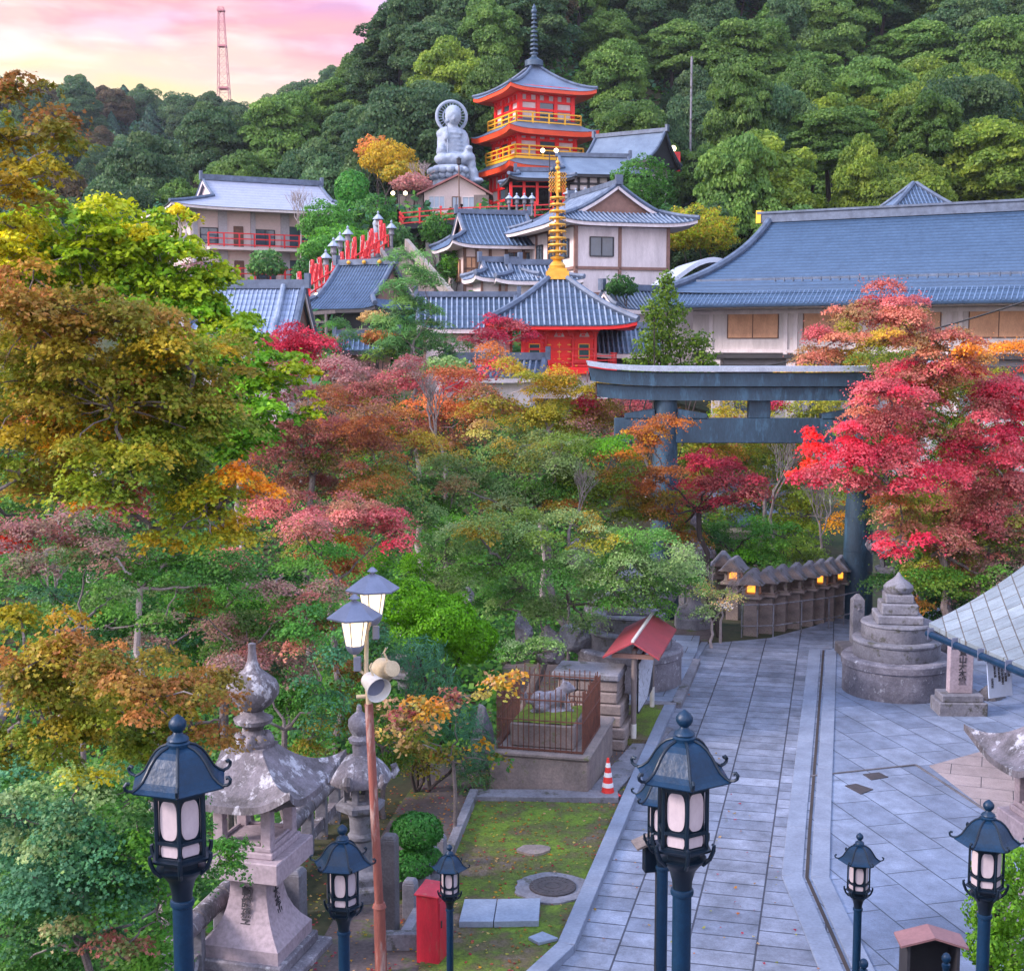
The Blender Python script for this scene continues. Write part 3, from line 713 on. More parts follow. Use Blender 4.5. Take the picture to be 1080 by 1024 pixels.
def round_lantern(loc_, s, label, rz=0, group=None):
    t = empty('stone_lantern', loc_, rz, label, 'stone lantern', group)
    def S(pr): return [(r * s, z * s) for r, z in pr]
    b = MB(); b.lathe(S([(.62, -.2), (.62, .22), (.55, .26), (.55, .40), (.5, .46), (.42, .5)]), 6, rot=.3); b.build('base', M['stone'], t, bevel=.02)
    b = MB(); b.lathe(S([(.40, .46), (.36, .52), (.24, .6), (.20, .7), (.19, .95), (.23, 1.0), (.23, 1.05), (.19, 1.1), (.20, 1.35), (.24, 1.45)]), 20); b.build('shaft', M['stone'], t, True)
    b = MB(); b.lathe(S([(.22, 1.42), (.42, 1.52), (.44, 1.62), (.36, 1.66)]), 6, rot=.3); b.build('middle_platform', M['stone'], t)
    b = MB()
    for k in range(6):
        a = k * PI / 3 + .3; b.box(.24 * s * math.cos(a), .24 * s * math.sin(a), 1.64 * s, .1 * s, .1 * s, .36 * s, a)
    b.lathe(S([(.28, 1.64), (.28, 1.70)]), 6, rot=.3); b.lathe(S([(.28, 1.94), (.28, 2.0)]), 6, rot=.3)
    b.build('firebox', M['stone'], t)
    b = MB(); n = 36
    P = []
    for i in range(n + 1):
        a = 2 * PI * i / n; six = abs(math.cos(3 * (a - .3)))
        row = []
        for r, z in [(.30, 1.98), (.50, 2.0), (.52, 2.06), (.48, 2.18), (.40, 2.32), (.28, 2.42), (.14, 2.48), (.08, 2.5)]:
            k = 1 + .08 * six ** 4 * (r > .45); row.append((r * k * s * math.cos(a), r * k * s * math.sin(a), z * s))
        P.append(row)
    b.grid(P)
    for k in range(6):
        a = k * PI / 3 + .3; c, q = math.cos(a), math.sin(a)
        b.tube([(c * .48 * s, q * .48 * s, 2.06 * s), (c * .58 * s, q * .58 * s, 2.06 * s), (c * .63 * s, q * .63 * s, 2.14 * s), (c * .60 * s, q * .60 * s, 2.22 * s), (c * .55 * s, q * .55 * s, 2.2 * s)], [.07 * s, .075 * s, .075 * s, .07 * s, .05 * s], 8)
    b.build('roof', M['stone_roof'], t, True)
    b = MB(); b.lathe(S([(.12, 2.46), (.13, 2.62), (.12, 2.68), (.18, 2.70), (.20, 2.76), (.15, 2.80), (.12, 2.83), (.17, 2.90), (.20, 3.0), (.19, 3.1), (.12, 3.18), (.05, 3.24), (.04, 3.34), (.02, 3.36)]), 20); b.build('jewel', M['granite_mossy'], t, True)
    return t
p = G(369, 985)
round_lantern((p.x, 20.6, 0), .92, 'round roofed stone lantern with curled eaves behind the blue lamp and rusty pole', R(0))
p = at(428, 628, 33)
round_lantern((p.x, 33, p.z - 3.36 * 1.12), 1.12, 'grey stone lantern rising from the mossy shrubs behind the lit twin lamp', .4)
p = at(733, 545, 41); round_lantern((p.x, 41, 0.1), 1.05, 'stone lantern with a domed top behind the left leg of the gate', .2)

# ---------------------------------------------------------------- balustrade, posts and low fence by the lanterns
t = empty('stone_balustrade', (0, 0, 0), 0, 'lichened stone railing running past the tall granite lantern', 'railing')
pts = [Vector((-4.55, 16.9, 0)), Vector((-4.05, 19.3, 0)), Vector((-3.55, 22.3, 0)), Vector((-3.15, 24.6, 0))]
br, bp_ = MB(), []
for p, q in zip(pts[:-1], pts[1:]):
    d = (q - p).normalized(); n = 3; L_ = (q - p).length
    for k in range(n):
        a_, c_ = p + d * L_ * k / n, p + d * L_ * (k + 1) / n
        br.tube([a_ + Vector((0, 0, .82)) + d * .02, c_ + Vector((0, 0, .82)) - d * .02], .15, 10)
        br.beam(a_ + Vector((0, 0, .28)), c_ + Vector((0, 0, .28)), .14, .2)
        bb = MB(); bb.box(0, 0, -.1, .20, .20, .85); bb.build('post', M['stone'], t, bevel=.015, loc=a_)
br.build('rail', M['stone_roof'], t, True)
def post(px, py, w, h, name, label, m='stone', group=None, cap=True):
    p = G(px, py); t_ = MB()
    t_.box(0, 0, -.1, w, w, h + .1 - (.06 if cap else 0))
    if cap: t_.box(0, 0, h - .06, w, w, .06, 0, .7)
    o = t_.build(name, M[m], bevel=.012, loc=(p.x, p.y, 0)); o.rotation_euler = (0, 0, -PATHA)
    return tag(o, label, 'stone post', group)
post(311, 968, .30, .80, 'stone_post', 'square grey stone post right of the tall granite lantern')
post(412, 985, .22, 1.55, 'stone_post', 'tall dark stone post just right of the rusty red pole', 'stone_dark')
for k, (x, y, h) in enumerate([(433, 967, .62), (446, 951, .62), (456, 930, .60), (464, 915, .58)]):
    post(x, y, .20, h, 'stone_post', ['short grey stone post nearest the rusty pole, under the clipped bush', 'second short grey stone post left of the red cabinet', 'short grey stone post just above the red cabinet', 'farthest short grey stone post behind the red cabinet'][k], 'stone', 'short posts by the clipped bush')
kerb([G(425, 1000), G(446, 962), G(470, 915), G(500, 842)], .16, .2, M['stone'])
kerb([G(400, 1000), G(448, 1000)], .16, .25, M['stone'])

# red fire cabinet
p = at(456, 1000, 18.25); t = empty('red_cabinet', (p.x, 18.25, 0.02), R(-20), 'tall bright red metal cabinet beside the small blue lamp', 'cabinet')
MB().box(0, 0, -.1, .34, .36, 1.08).build('body', M['redbox'], t, bevel=.012)
MB().add([(-.19, -.21, .98), (.19, -.21, .98), (.19, .21, .98), (-.19, .21, .98), (-.19, -.21, 1.01), (.19, -.21, 1.01), (.19, .21, 1.07), (-.19, .21, 1.07)],
         [(3, 2, 1, 0), (4, 5, 6, 7), (0, 1, 5, 4), (1, 2, 6, 5), (2, 3, 7, 6), (3, 0, 4, 7)]).build('top', M['redbox'], t, bevel=.008)
dr_ = MB(); dr_.box(.174, 0, .04, .014, .30, .86); d_ = dr_.build('door', M['redbox'], t, bevel=.004)
MB().box(.186, -.10, .52, .015, .03, .10).build('handle', M['iron'], d_)

# granite slabs lying on the moss, manhole
def flat(name, quad, h, m, label, cat, z=0.03, rz=0):
    b_ = MB(); P = [G(x, y) for x, y in quad]; n = len(P)
    b_.add([Vector((p.x, p.y, zz)) for zz in (z, z + h) for p in P], [tuple(range(n - 1, -1, -1)), tuple(range(n, 2 * n))] + [(i, (i + 1) % n, (i + 1) % n + n, i + n) for i in range(n)])
    return tag(b_.build(name, m, bevel=.006), label, cat)
flat('granite_slab', [(484, 980), (520, 980), (524, 956), (490, 956)], .10, M['slab'], 'left of the two grey slabs lying side by side on the moss', 'slab')
flat('granite_slab', [(521, 980), (568, 979), (570, 955), (525, 956)], .10, M['slab'], 'right of the two grey slabs lying side by side on the moss', 'slab')
flat('broken_slab', [(557, 993), (572, 987), (589, 994), (568, 999)], .05, M['slab'], 'small broken piece of slab on bare ground by the kerb', 'slab')
p = G(583, 939); t = empty('manhole', (p.x, p.y, .03), 0, 'round iron manhole cover set in rough concrete on the moss', 'manhole')
b = MB(); n = 40; b.add([(math.cos(2 * PI * k / n) * (.62 + .03 * math.sin(k * .9) + .02 * math.sin(k * 2.3)), math.sin(2 * PI * k / n) * (.60 + .03 * math.sin(k * .7)), z) for z in (-.05, .03) for k in range(n)], [tuple(range(n, 2 * n))] + [(i, (i + 1) % n, (i + 1) % n + n, i + n) for i in range(n)])
b.build('concrete_ring', M['stone'], t)
b = MB(); b.lathe([(.38, .02), (.38, .055), (.36, .065)], 40)
for r in (.12, .24, .34):
    for k in range(24): a = 2 * PI * k / 24; b.box(r * math.cos(a), r * math.sin(a), .062, .03, .03, .008, a)
b.build('cover', M['iron'], t)
p = G(563, 899)
b = MB(); n = 24; b.add([(math.cos(2 * PI * k / n) * (.28 + .03 * math.sin(k * 1.1)), math.sin(2 * PI * k / n) * (.22 + .02 * math.sin(k * .8)), z) for z in (-.03, .04) for k in range(n)], [tuple(range(n, 2 * n))] + [(i, (i + 1) % n, (i + 1) % n + n, i + n) for i in range(n)])
tag(b.build('concrete_patch', M['stone_brown'], loc=(p.x, p.y, .03)), 'small rough concrete patch in the moss beyond the manhole', 'patch')

# traffic cone
p = G(641, 841); t = empty('traffic_cone', (p.x, p.y, .055), R(20), 'red traffic cone with white bands beside the stone plinth', 'traffic cone')
MB().box(0, 0, 0, .40, .40, .035).build('base', M['cone'], t, bevel=.01)
b = MB(); H_ = .74
def cr_(z): return .135 * (1 - z / H_) + .022 * z / H_
b.lathe([(.15, .03), (.145, .06)] + [(cr_(z), z) for z in (.06, H_)], 28); b.build('shell', M['cone'], t, True)
for z in (.17, .37, .56):
    MB().lathe([(cr_(z) + .001, z), (cr_(z) + .004, z + .002), (cr_(z + .085) + .004, z + .083), (cr_(z + .085) + .001, z + .085)], 28).build('reflective_band', M['cone_band'], t, True)

# ---------------------------------------------------------------- plinth with a caged stone tiger
A = G(524, 835); Bp = G(618, 836)
def pathloc(px, py): q = G(px, py); return q
cx, cy = (A.x + Bp.x) / 2, (A.y + Bp.y) / 2
W_ = 1.85
dirp = Vector((math.sin(PATHA), math.cos(PATHA), 0)); lat = Vector((math.cos(PATHA), -math.sin(PATHA), 0))
c0 = Vector((cx, cy, 0)) + dirp * 1.35 + lat * -.05
t = empty('caged_statue_plinth', c0, -PATHA, 'mossy granite plinth carrying a rusty iron cage', 'plinth')
b = MB(); b.box(0, 0, -.1, 2.0, 2.9, .82); b.box(0, 0, .72, 2.08, 2.98, .10)
b.build('lower_block', M['stone_brown'], t, bevel=.03)
b = MB(); b.box(0, -.35, .82, 1.30, 1.5, .48); b.build('upper_block', M['stone_brown'], t, bevel=.03)
b = MB(); n = 14
P = [[((i / n - .5) * 1.24, -.35 + (j / n - .5) * 1.44, 1.30 + .10 * math.sin(PI * i / n) * math.sin(PI * j / n) + rng.uniform(0, .035)) for j in range(n + 1)] for i in range(n + 1)]
b.grid([list(r_) for r_ in P]); b.build('moss_cushion', M['moss'], t, True)
# cage
b = MB()
w2, y0, y1, z0, z1 = .86, -1.32, .62, .82, 2.05
for k in range(17):
    x = -w2 + 2 * w2 * k / 16
    b.tube([(x, y0, z0), (x, y0 + .01, z1 - .1 + rng.uniform(-.04, .16))], .011, 5); b.tube([(x, y1, z0), (x, y1, z1 - .1 + rng.uniform(-.04, .16))], .011, 5)
for k in range(1, 19):
    y = y0 + (y1 - y0) * k / 19
    for x in (-w2, w2): b.tube([(x, y, z0), (x, y, z1 - .1 + rng.uniform(-.04, .16))], .011, 5)
for z in (z0 + .03, z0 + .62, z1 - .2):
    for p_, q_ in (((-w2, y0), (w2, y0)), ((w2, y0), (w2, y1)), ((w2, y1), (-w2, y1)), ((-w2, y1), (-w2, y0))):
        b.beam((*p_, z), (*q_, z), .03, .035 if z < 1 else .02)
b.build('cage', M['rust_dark'], t)

def blob_mesh(name, blobs, m, parent, voxel=.03, loc=None, noise=0.0, nscale=.2):
    """ellipsoids fused into one carved body"""
    b_ = MB()
    for (c, r, *rot) in blobs:
        s_ = MB(); s_.sphere((0, 0, 0), 1, 20, 14)
        mt = Matrix.Translation(Vector(c)) @ (Matrix.Rotation(rot[0], 4, rot[1]) if rot else Matrix.Identity(4)) @ Matrix.Diagonal((*r, 1))
        b_.add([mt @ Vector(v) for v in s_.v], s_.f)
    o = b_.build(name, m, parent, True, loc=loc)
    r_ = o.modifiers.new('fuse', 'REMESH'); r_.mode = 'VOXEL'; r_.voxel_size = voxel; r_.use_smooth_shade = True
    s2 = o.modifiers.new('smooth', 'SMOOTH'); s2.iterations = 3; s2.factor = .5
    if noise:
        tx = bpy.data.textures.new(name, 'CLOUDS'); tx.noise_scale = nscale
        d_ = o.modifiers.new('wear', 'DISPLACE'); d_.texture = tx; d_.strength = noise; d_.mid_level = .5
    return o
st = empty('stone_tiger', c0 + dirp * -.35 + Vector((0, 0, 1.38)), R(25) - PATHA, 'weathered crouching stone tiger inside the rusty cage', 'statue')
blob_mesh('body', [((0, 0, .22), (.30, .17, .18)), ((-.22, 0, .22), (.18, .17, .20)), ((.22, 0, .30), (.16, .15, .18)), ((.34, -.02, .46), (.13, .12, .13)), ((.45, -.02, .43), (.08, .08, .07)),
                   ((.30, .08, .58), (.035, .03, .05)), ((.30, -.10, .58), (.035, .03, .05)), ((.30, .10, .10), (.07, .06, .16)), ((.34, -.11, .10), (.07, .06, .16)), ((.40, -.11, .0), (.09, .06, .05)), ((.38, .1, .0), (.09, .06, .05)),
                   ((-.20, .14, .10), (.15, .07, .12)), ((-.20, -.15, .10), (.15, .07, .12)), ((-.08, -.17, .0), (.10, .05, .04)), ((-.42, 0, .20), (.09, .04, .05)), ((-.50, .02, .32), (.04, .035, .11)), ((0, 0, .0), (.42, .22, .06))], M['granite_mossy'], st, .022, noise=.03, nscale=.06)

# rubble masonry and old stones behind the cage
p = c0 + dirp * 2.3 + lat * .35
t = empty('stone_masonry', (p.x, p.y, 0), -PATHA, 'battered masonry block of long dressed stones behind the cage', 'masonry')
b = MB()
for k in range(6):
    z = k * .25; k2 = 1 - .05 * k
    for j in range(3):
        b.box((-.62 + .6 * j + .06 * (k % 2)) * k2, 0, z, .58 * k2, 1.3 * k2, .24)
b.build('courses', M['stone_brown'], t, bevel=.03)
MB().box(-.02, 0, 1.5, 1.5, 1.1, .16).build('coping', M['stone'], t, bevel=.03)
import bmesh
def boulder(px, py, Y, r, m, label, name='boulder', sq=(1, 1, .8), seed=1, cat='rock', group=None):
    """angular rock: the hull of scattered points, edges worn"""
    rr = random.Random(seed); bm = bmesh.new()
    for _ in range(26):
        d = Vector((rr.gauss(0, 1), rr.gauss(0, 1), rr.gauss(0, 1))).normalized() * r * rr.uniform(.8, 1.08)
        bm.verts.new((d.x * sq[0], d.y * sq[1], d.z * sq[2]))
    bmesh.ops.convex_hull(bm, input=bm.verts)
    me = bpy.data.meshes.new(name); bm.to_mesh(me); bm.free(); me.materials.append(M[m])
    o_ = bpy.data.objects.new(name, me); COL.objects.link(o_); o_.location = at(px, py, Y)
    bv = o_.modifiers.new('bevel', 'BEVEL'); bv.width = r * .09; bv.segments = 2; bv.limit_method = 'ANGLE'; bv.angle_limit = R(12)
    sb = o_.modifiers.new('detail', 'SUBSURF'); sb.subdivision_type = 'SIMPLE'; sb.levels = sb.render_levels = 3
    tx = bpy.data.textures.new(name, 'CLOUDS'); tx.noise_scale = r * .35; d_ = o_.modifiers.new('wear', 'DISPLACE'); d_.texture = tx; d_.strength = r * .16; d_.texture_coords = 'LOCAL'
    return tag(o_, label, cat, group)
for k, (px, py, Y, r, m, lab, s_) in enumerate([(580, 682, 31.5, .42, 'granite_mossy', 'pale rock left of the red roofed notice board', (1, .8, 1.3)), (606, 672, 33.5, .55, 'stone', 'block shaped grey rock under the green maple branches', (1.3, .8, .8)),
        (636, 676, 34, .4, 'stone_dark', 'dark stone beside the red roofed notice board', (.8, .8, 1.6)), (552, 668, 34, .4, 'granite_mossy', 'pale leaning rock beside the twisted maple trunk', (.7, .7, 1.6)),
        (640, 640, 36, .6, 'granite_mossy', 'large pale rock half hidden by maple leaves', (1.1, .8, .8)), (492, 634, 36, .4, 'granite_mossy', 'pale rock above the bright moss shrub', (.6, .6, 1.3)),
        (612, 590, 40, .6, 'granite_mossy', 'grey rock among the upper maple leaves', (.8, .8, 1.2)), (510, 782, 26.8, .42, 'stone', 'tall mossy standing stone left of the plinth', (.6, .6, 2.2)),
        (700, 618, 40, .8, 'stone', 'grey stone slab standing behind the left leg of the gate', (.7, .4, 1.3)), (105, 905, 15, .16, 'granite', 'small white stone showing through the shrubs at lower left', (.8, .8, 1.5))]):
    boulder(px, py, Y, r, m, lab, sq=s_, seed=k + 3, name='rock')
post(716, 640, .42, 1.3, 'standing_stone', 'flat grey standing stone behind the round pedestal', 'stone')

# ---------------------------------------------------------------- red roofed notice board
f0 = G(668, 784); f1 = G(685, 746)
t = empty('notice_shelter', (f0.x, f0.y, 0), -PATHA, 'small red gabled roof on two posts over a faded notice board', 'notice board')
ridge_z = 2.34; Ln = 2.9
b = MB(); b.tube([(0, 0, .42), (0, 0, 2.1)], .06, 10); b.build('post', M['wood_grey'], t, True); b = MB(); b.tube([(.05, Ln - .25, .1), (.05, Ln - .25, 2.1)], .05, 10); b.build('post', M['wood_grey'], t, True)
MB().tube([(0, 0, -.1), (0, 0, .45)], .066, 10).build('white_sleeve', M['white_metal'], t, True); MB().tube([(.05, Ln - .25, .1), (.05, Ln - .25, .62)], .056, 10).build('white_sleeve', M['white_metal'], t, True)
b = MB()
for sx, x1, z1 in ((-1, -.66, 1.98), (1, .58, 2.0)):
    b.add([(0, -.25, ridge_z), (x1, -.25, z1), (x1, Ln, z1), (0, Ln, ridge_z), (0, -.25, ridge_z - .04), (x1, -.25, z1 - .04), (x1, Ln, z1 - .04), (0, Ln, ridge_z - .04)],
          [(0, 1, 2, 3) if sx < 0 else (3, 2, 1, 0), (7, 6, 5, 4) if sx < 0 else (4, 5, 6, 7), (0, 4, 5, 1), (1, 5, 6, 2), (2, 6, 7, 3)])
b.build('roof', M['red_roof'], t)
b = MB(); b.beam((0, -.27, ridge_z + .015), (0, Ln + .02, ridge_z + .015), .06, .05); b.build('ridge_cap', M['white_metal'], t)
b = MB(); b.beam((-.48, -.05, 1.98), (.44, -.05, 1.98), .07, .10); b.beam((-.48, Ln - .25, 1.98), (.44, Ln - .25, 1.98), .07, .10)
b.beam((0, 0, 2.08), (0, Ln - .2, 2.08), .08, .10); b.build('crossbeam', M['timber'], t)
b = MB(); b.box(.06, 1.35, .62, .05, 2.2, 1.2); b.build('frame', M['dark'], t)
sg = MB(); sg.prism([(.1, .70), (1.5, .66), (2.4, 1.25), (2.4, 1.78), (.1, 1.78)], (.088, 0, 0), (0, 1, 0), (0, 0, 1), .012).build('notice', M['faded_print'], t)

# ---------------------------------------------------------------- round tiered pedestals either side of the approach
def pedestal(loc_, label):
    t_ = empty('round_pedestal', loc_, 0, label, 'pedestal', 'round tiered stone pedestals beside the gate')
    def ringed(r, z, h, rim):
        b_ = MB(); b_.lathe([(r * .985, z), (r, z + .03), (r, z + h - rim), (r * 1.03, z + h - rim + .03), (r * 1.035, z + h - .05), (r * 1.0, z + h), (r * .6, z + h)], 48)
        return b_
    ringed(1.33, -.05, .98, .24).build('lowest_drum', M['granite_mossy'], t_, True)
    ringed(1.08, .93, .46, .12).build('middle_drum', M['stone'], t_, True)
    ringed(.88, 1.39, .42, .08).build('upper_drum', M['stone'], t_, True)
    b_ = MB(); b_.box(0, 0, 1.81, 1.14, 1.14, .22); b_.box(0, 0, 2.03, .90, .90, .28); b_.box(0, 0, 2.31, .70, .70, .22); b_.build('square_steps', M['stone'], t_, bevel=.03)
    b_ = MB(); b_.lathe([(.30, 2.53), (.36, 2.60), (.37, 2.70), (.28, 2.80), (.16, 2.88), (.08, 2.96), (.02, 3.06)], 24); b_.build('onion_top', M['stone'], t_, True)
    return t_
PD = pedestal((G(944, 690).x, 33.2, 0), 'round tiered stone pedestal with an onion top beside the right leg of the gate')
PD.location.x = at(945, 700, 33.2).x; PD.rotation_euler = (0, 0, R(-8))
P2 = copy_tree(PD); P2.location = (at(664, 700, 33.6).x, 33.6, .16); tag(P2, 'round tiered stone pedestal partly hidden behind the red roofed notice board')
# slender marker post
p = G(903, 688); t = MB(); t.box(0, 0, -.1, .34, .34, 1.65); t.box(0, 0, 1.55, .34, .34, .16, 0, .25); t.sphere((0, -.17, 1.28), .05, 10, 8)
tag(t.build('stone_marker', M['stone'], loc=(p.x, p.y, 0), bevel=.015), 'slender pointed stone marker in front of the right gate leg', 'stone post')
b = MB(); q = G(893, 690); b.box(0, 0, 0, .5, .9, .3); b.build('stone_block', M['stone_dark'], loc=(q.x, q.y, 0), bevel=.03); tag(bpy.data.objects['stone_block'], 'low dark stone block at the foot of the slender marker', 'stone block')

# inscribed stele
p = G(1016, 755); t = empty('inscribed_stele', (p.x, p.y + .35, 0), R(-2), 'upright inscribed granite stele on a stepped base beside the round pedestal', 'stone monument')
b = MB(); b.box(0, 0, -.1, 1.14, .8, .42); b.box(0, 0, .32, .98, .66, .17); b.build('base', M['stone'], t, bevel=.02)
b = MB(); b.box(0, 0, .49, .56, .26, 1.75); b.build('slab', M['granite'], t, bevel=.015)
text('信\n貴\n山\n大\n本\n堂', .19, t, (.02, -.136, 1.22), (PI / 2, 0, 0), M['ink'], line=.92)

# ---------------------------------------------------------------- open shelter at the right edge
E0 = at(981, 662, 28.4); E1 = at(1080, 705, 24.9)
ed = (E1 - E0); ed.z = 0; ed.normalize()
rz_ = math.atan2(ed.y, ed.x)              # local x runs along the eave towards the camera
t = empty('roofed_shelter', (E0.x, E0.y, 0), rz_, 'open timber shelter with a pale curved copper roof at the right edge', 'shelter')
LE = 6.6; H0_ = E0.z
P = []
for i in range(29):
    x = -.05 + LE * i / 28; row = []
    for j in range(15):
        v = j / 14; yy = v * 3.6; zz = H0_ + 2.35 * (.68 * v + .32 * v * v) + .10 * (1 - i / 28) ** 5 * (1 - v) ** 2
        row.append((x, yy, zz))
    P.append(row)
cm = paving('copper_shingles', (0.235, 0.285, 0.335), .30, .50, .5, rz_, .012, (0.17, 0.21, 0.25), (0.09, 0.085, 0.08), stain=.6)
b = MB(); b.grid([list(reversed(r_)) for r_ in P]); b.grid([[(x, y, z - .10) for x, y, z in r_] for r_ in P])
b.grid([[P[0][j], (P[0][j][0], P[0][j][1], P[0][j][2] - .1)] for j in range(15)])
b.grid([[P[i][0], (P[i][0][0], P[i][0][1], P[i][0][2] - .1)] for i in range(28, -1, -1)])
b.build('roof', cm, t, True)
P2_ = [[(x, 7.2 - y, z) for x, y, z in r_] for r_ in P]
b = MB(); b.grid(P2_); b.build('rear_slope', cm, t, True)
b = MB(); b.tube([(0, -.05, H0_ - .12), (LE, -.05, H0_ - .12)], .075, 10); b.build('gutter', M['lamp'], t, True)
for k in range(5): MB().box(.15 + k * 1.0, -.05, H0_ - .22, .02, .17, .25).build('gutter_bracket', M['lantern_roof'], t)
b = MB(); b.beam((.5, .5, H0_ - .05), (LE - .3, .5, H0_ - .05), .16, .2); b.beam((.5, 6.7, H0_ - .05), (LE - .3, 6.7, H0_ - .05), .16, .2); b.build('beam', M['brown'], t)
for (x, y) in ((3.5, .55), (LE - .4, .55), (3.5, 6.6), (LE - .4, 6.6)): MB().box(x, y, -.1, .2, .2, H0_ + .1).build('post', M['timber'], t, bevel=.01)
b = MB(); b.box(3.9, 4.2, 0, 4.8, .1, H0_); b.build('back_wall', M['dark'], t)
# hanging sign
q = at(1054, 714, 27.0); t = empty('hanging_sign', (q.x, 27.0, q.z), R(8), 'white notice board with lines of small dark writing under the pale roof', 'sign')
MB().box(0, 0, -.42, .52, .035, .86).build('board', M['sign'], t, bevel=.004)
for k, (x, n, z) in enumerate([(.20, 7, .3), (.13, 9, .3), (.06, 10, .3), (-.01, 9, .32), (-.10, 7, .32), (-.17, 5, -.0)]):
    text('\n'.join('奉納参拝順路案内所之事'[:n]), .05, t, (x, -.0195, z - .03 * n + .05), (PI / 2, 0, 0), M['ink'], line=.82, depth=.001)
t.rotation_euler = (0, R(-6), R(8))
# dark rock masonry behind the sign, under the roof
boulder(1046, 738, 32.4, .42, 'stone_dark', 'dark rock between the stele and the shelter post', sq=(1.2, .8, 1), seed=44, name='rock')
boulder(998, 700, 34.2, .55, 'stone_dark', 'dark rock between the round pedestal and the stele', sq=(.8, .8, 1.6), seed=45, name='rock')

# ---------------------------------------------------------------- little things at the bottom edge
p = at(981, 979, 13.2); t = empty('small_wooden_shrine', (p.x, 13.2, p.z - 1.25), R(-4), 'small dark box shrine with a pale pinkish gabled roof at the bottom edge', 'shrine')
b = MB(); b.box(-.25, 0, 0, .03, .36, 1.14); b.box(.25, 0, 0, .03, .36, 1.14); b.box(0, .18, 0, .5, .03, 1.14); b.box(0, 0, 0, .5, .36, .04)
b.prism([(-.27, 1.13), (.27, 1.13), (0, 1.22)], (0, .17, 0), (1, 0, 0), (0, 0, 1), .03); b.build('box', M['dark'], t)
b = MB()
for s_, x in ((-1, -.34), (1, .34)):
    b.add([(0, -.22, 1.25), (x, -.22, 1.15), (x, .12, 1.15), (0, .12, 1.25), (0, -.22, 1.228), (x, -.22, 1.128), (x, .12, 1.128), (0, .12, 1.228)],
          [(0, 1, 2, 3) if s_ < 0 else (3, 2, 1, 0), (7, 6, 5, 4) if s_ < 0 else (4, 5, 6, 7), (0, 4, 5, 1), (1, 5, 6, 2), (2, 6, 7, 3)])
b.build('roof', mat('pink_board', (0.24, 0.12, 0.125), (0.18, 0.09, 0.10), 2, .7), t)
for px, py, lab in ((911, 1015, 'blue ball topped rail post beside the small lamp at right'), (998, 1009, 'blue ball topped rail post in front of the small box shrine')):
    p = at(px, py, 12.4); b = MB(); b.lathe([(.03, -1.2), (.03, -.12), (.04, -.10), (.04, -.07), (.02, -.06), (.042, -.03), (.045, 0), (.03, .03), (.005, .045)], 18)
    tag(b.build('rail_post', M['lamp'], smooth=True, loc=p), lab, 'rail post', 'ball topped rail posts on the stairs')
p = at(692, 882, 11.9); t = empty('sign_box', (p.x + .05, 11.9, 0), R(10), 'dark blue box with a slanting wooden lid on a post behind the middle lamps', 'sign box')
z_ = p.z; b = MB(); b.box(0, 0, z_ - .32, .34, .10, .30); b.build('box', M['lamp_dark'], t, bevel=.005)
b = MB(); b.beam((-.26, 0, z_ - .07), (.05, 0, z_ + .05), .22, .02); b.build('lid', M['wood_grey'], t)
b = MB(); b.box(0, .02, z_ - 2.2, .08, .08, 1.9); b.build('post', M['dark'], t)
# ---------------------------------------------------------------- the great gate
tq = empty('torii_gate', (at(802, 600, 42.5).x, 42.5, 0), R(-1.5), 'great blue grey copper clad torii gate spanning the approach', 'gate')
k_ = 42.5 / 1400
hx = 103 * k_
for s_ in (-1, 1):
    b = MB(); n = 28; pr = [(.52, -.1), (.50, .5), (.42, 4.0), (.37, 7.15), (.37, 7.2)]
    b.lathe(pr, n, (s_ * hx, 0, 0))
    for z in (1.1, 2.2, 3.3, 4.4, 5.3, 6.2): r_ = np.interp(z, [p_[1] for p_ in pr], [p_[0] for p_ in pr]); b.lathe([(r_ + .0, z - .02), (r_ + .008, z - .015), (r_ + .008, z + .015), (r_, z + .02)], n, (s_ * hx, 0, 0))
    b.build('pillar', M['torii'], tq, True)
def zt(py): return at(802, py, 42.5).z
# lintels: sweep up towards the tips
def sweep(x0, x1, zc, h, d, lift, n=24, rake=0.18):
    b_ = MB(); vs = []; 
    for i in range(n + 1):
        u = i / n * 2 - 1; x = (x0 + x1) / 2 + (x1 - x0) / 2 * u; z = zc + lift * abs(u) ** 6
        tip = rake * (1 if i == n else (-1 if i == 0 else 0))
        vs += [(x, -d / 2, z - h / 2), (x, d / 2, z - h / 2), (x + tip, d / 2, z + h / 2), (x + tip, -d / 2, z + h / 2)]
    fs = [(3, 2, 1, 0), (4 * n, 4 * n + 1, 4 * n + 2, 4 * n + 3)]
    for i in range(n):
        for k in range(4): a, c = i * 4 + k, i * 4 + (k + 1) % 4; fs.append((a, c, c + 4, a + 4))
    return b_.add(vs, fs)
xl, xr = (640 - 802) * k_, (955 - 802) * k_
zt0, zt1, zt2, zt3 = zt(391), zt(397), zt(408), zt(422)
up = sweep(xl - .62, xr + .78, (zt0 + zt2) / 2 - .02, zt0 - zt2 - .1, 1.15, .17, rake=.06).build('top_lintel', M['torii'], tq)
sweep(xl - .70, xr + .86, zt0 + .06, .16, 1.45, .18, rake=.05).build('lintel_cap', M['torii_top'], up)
sweep(xl - .40, xr + .5, (zt2 + zt3) / 2, zt2 - zt3, .85, .12, rake=0.03).build('second_lintel', M['torii'], tq)
b = MB()
b.box(xl - .72, 0, zt2 + .14, .02, 1.05, zt0 - zt2 - .16); b.box(xl - .435, 0, zt3 + .2, .02, .78, zt2 - zt3 - .06); b.build('end_grain', M['torii_end'], tq)
b = MB(); b.box((645 + 955) / 2 * k_ - 802 * k_, 0, zt(467), 310 * k_, .42, zt(441) - zt(467)); b.build('tie_beam', M['torii'], tq, bevel=.02)
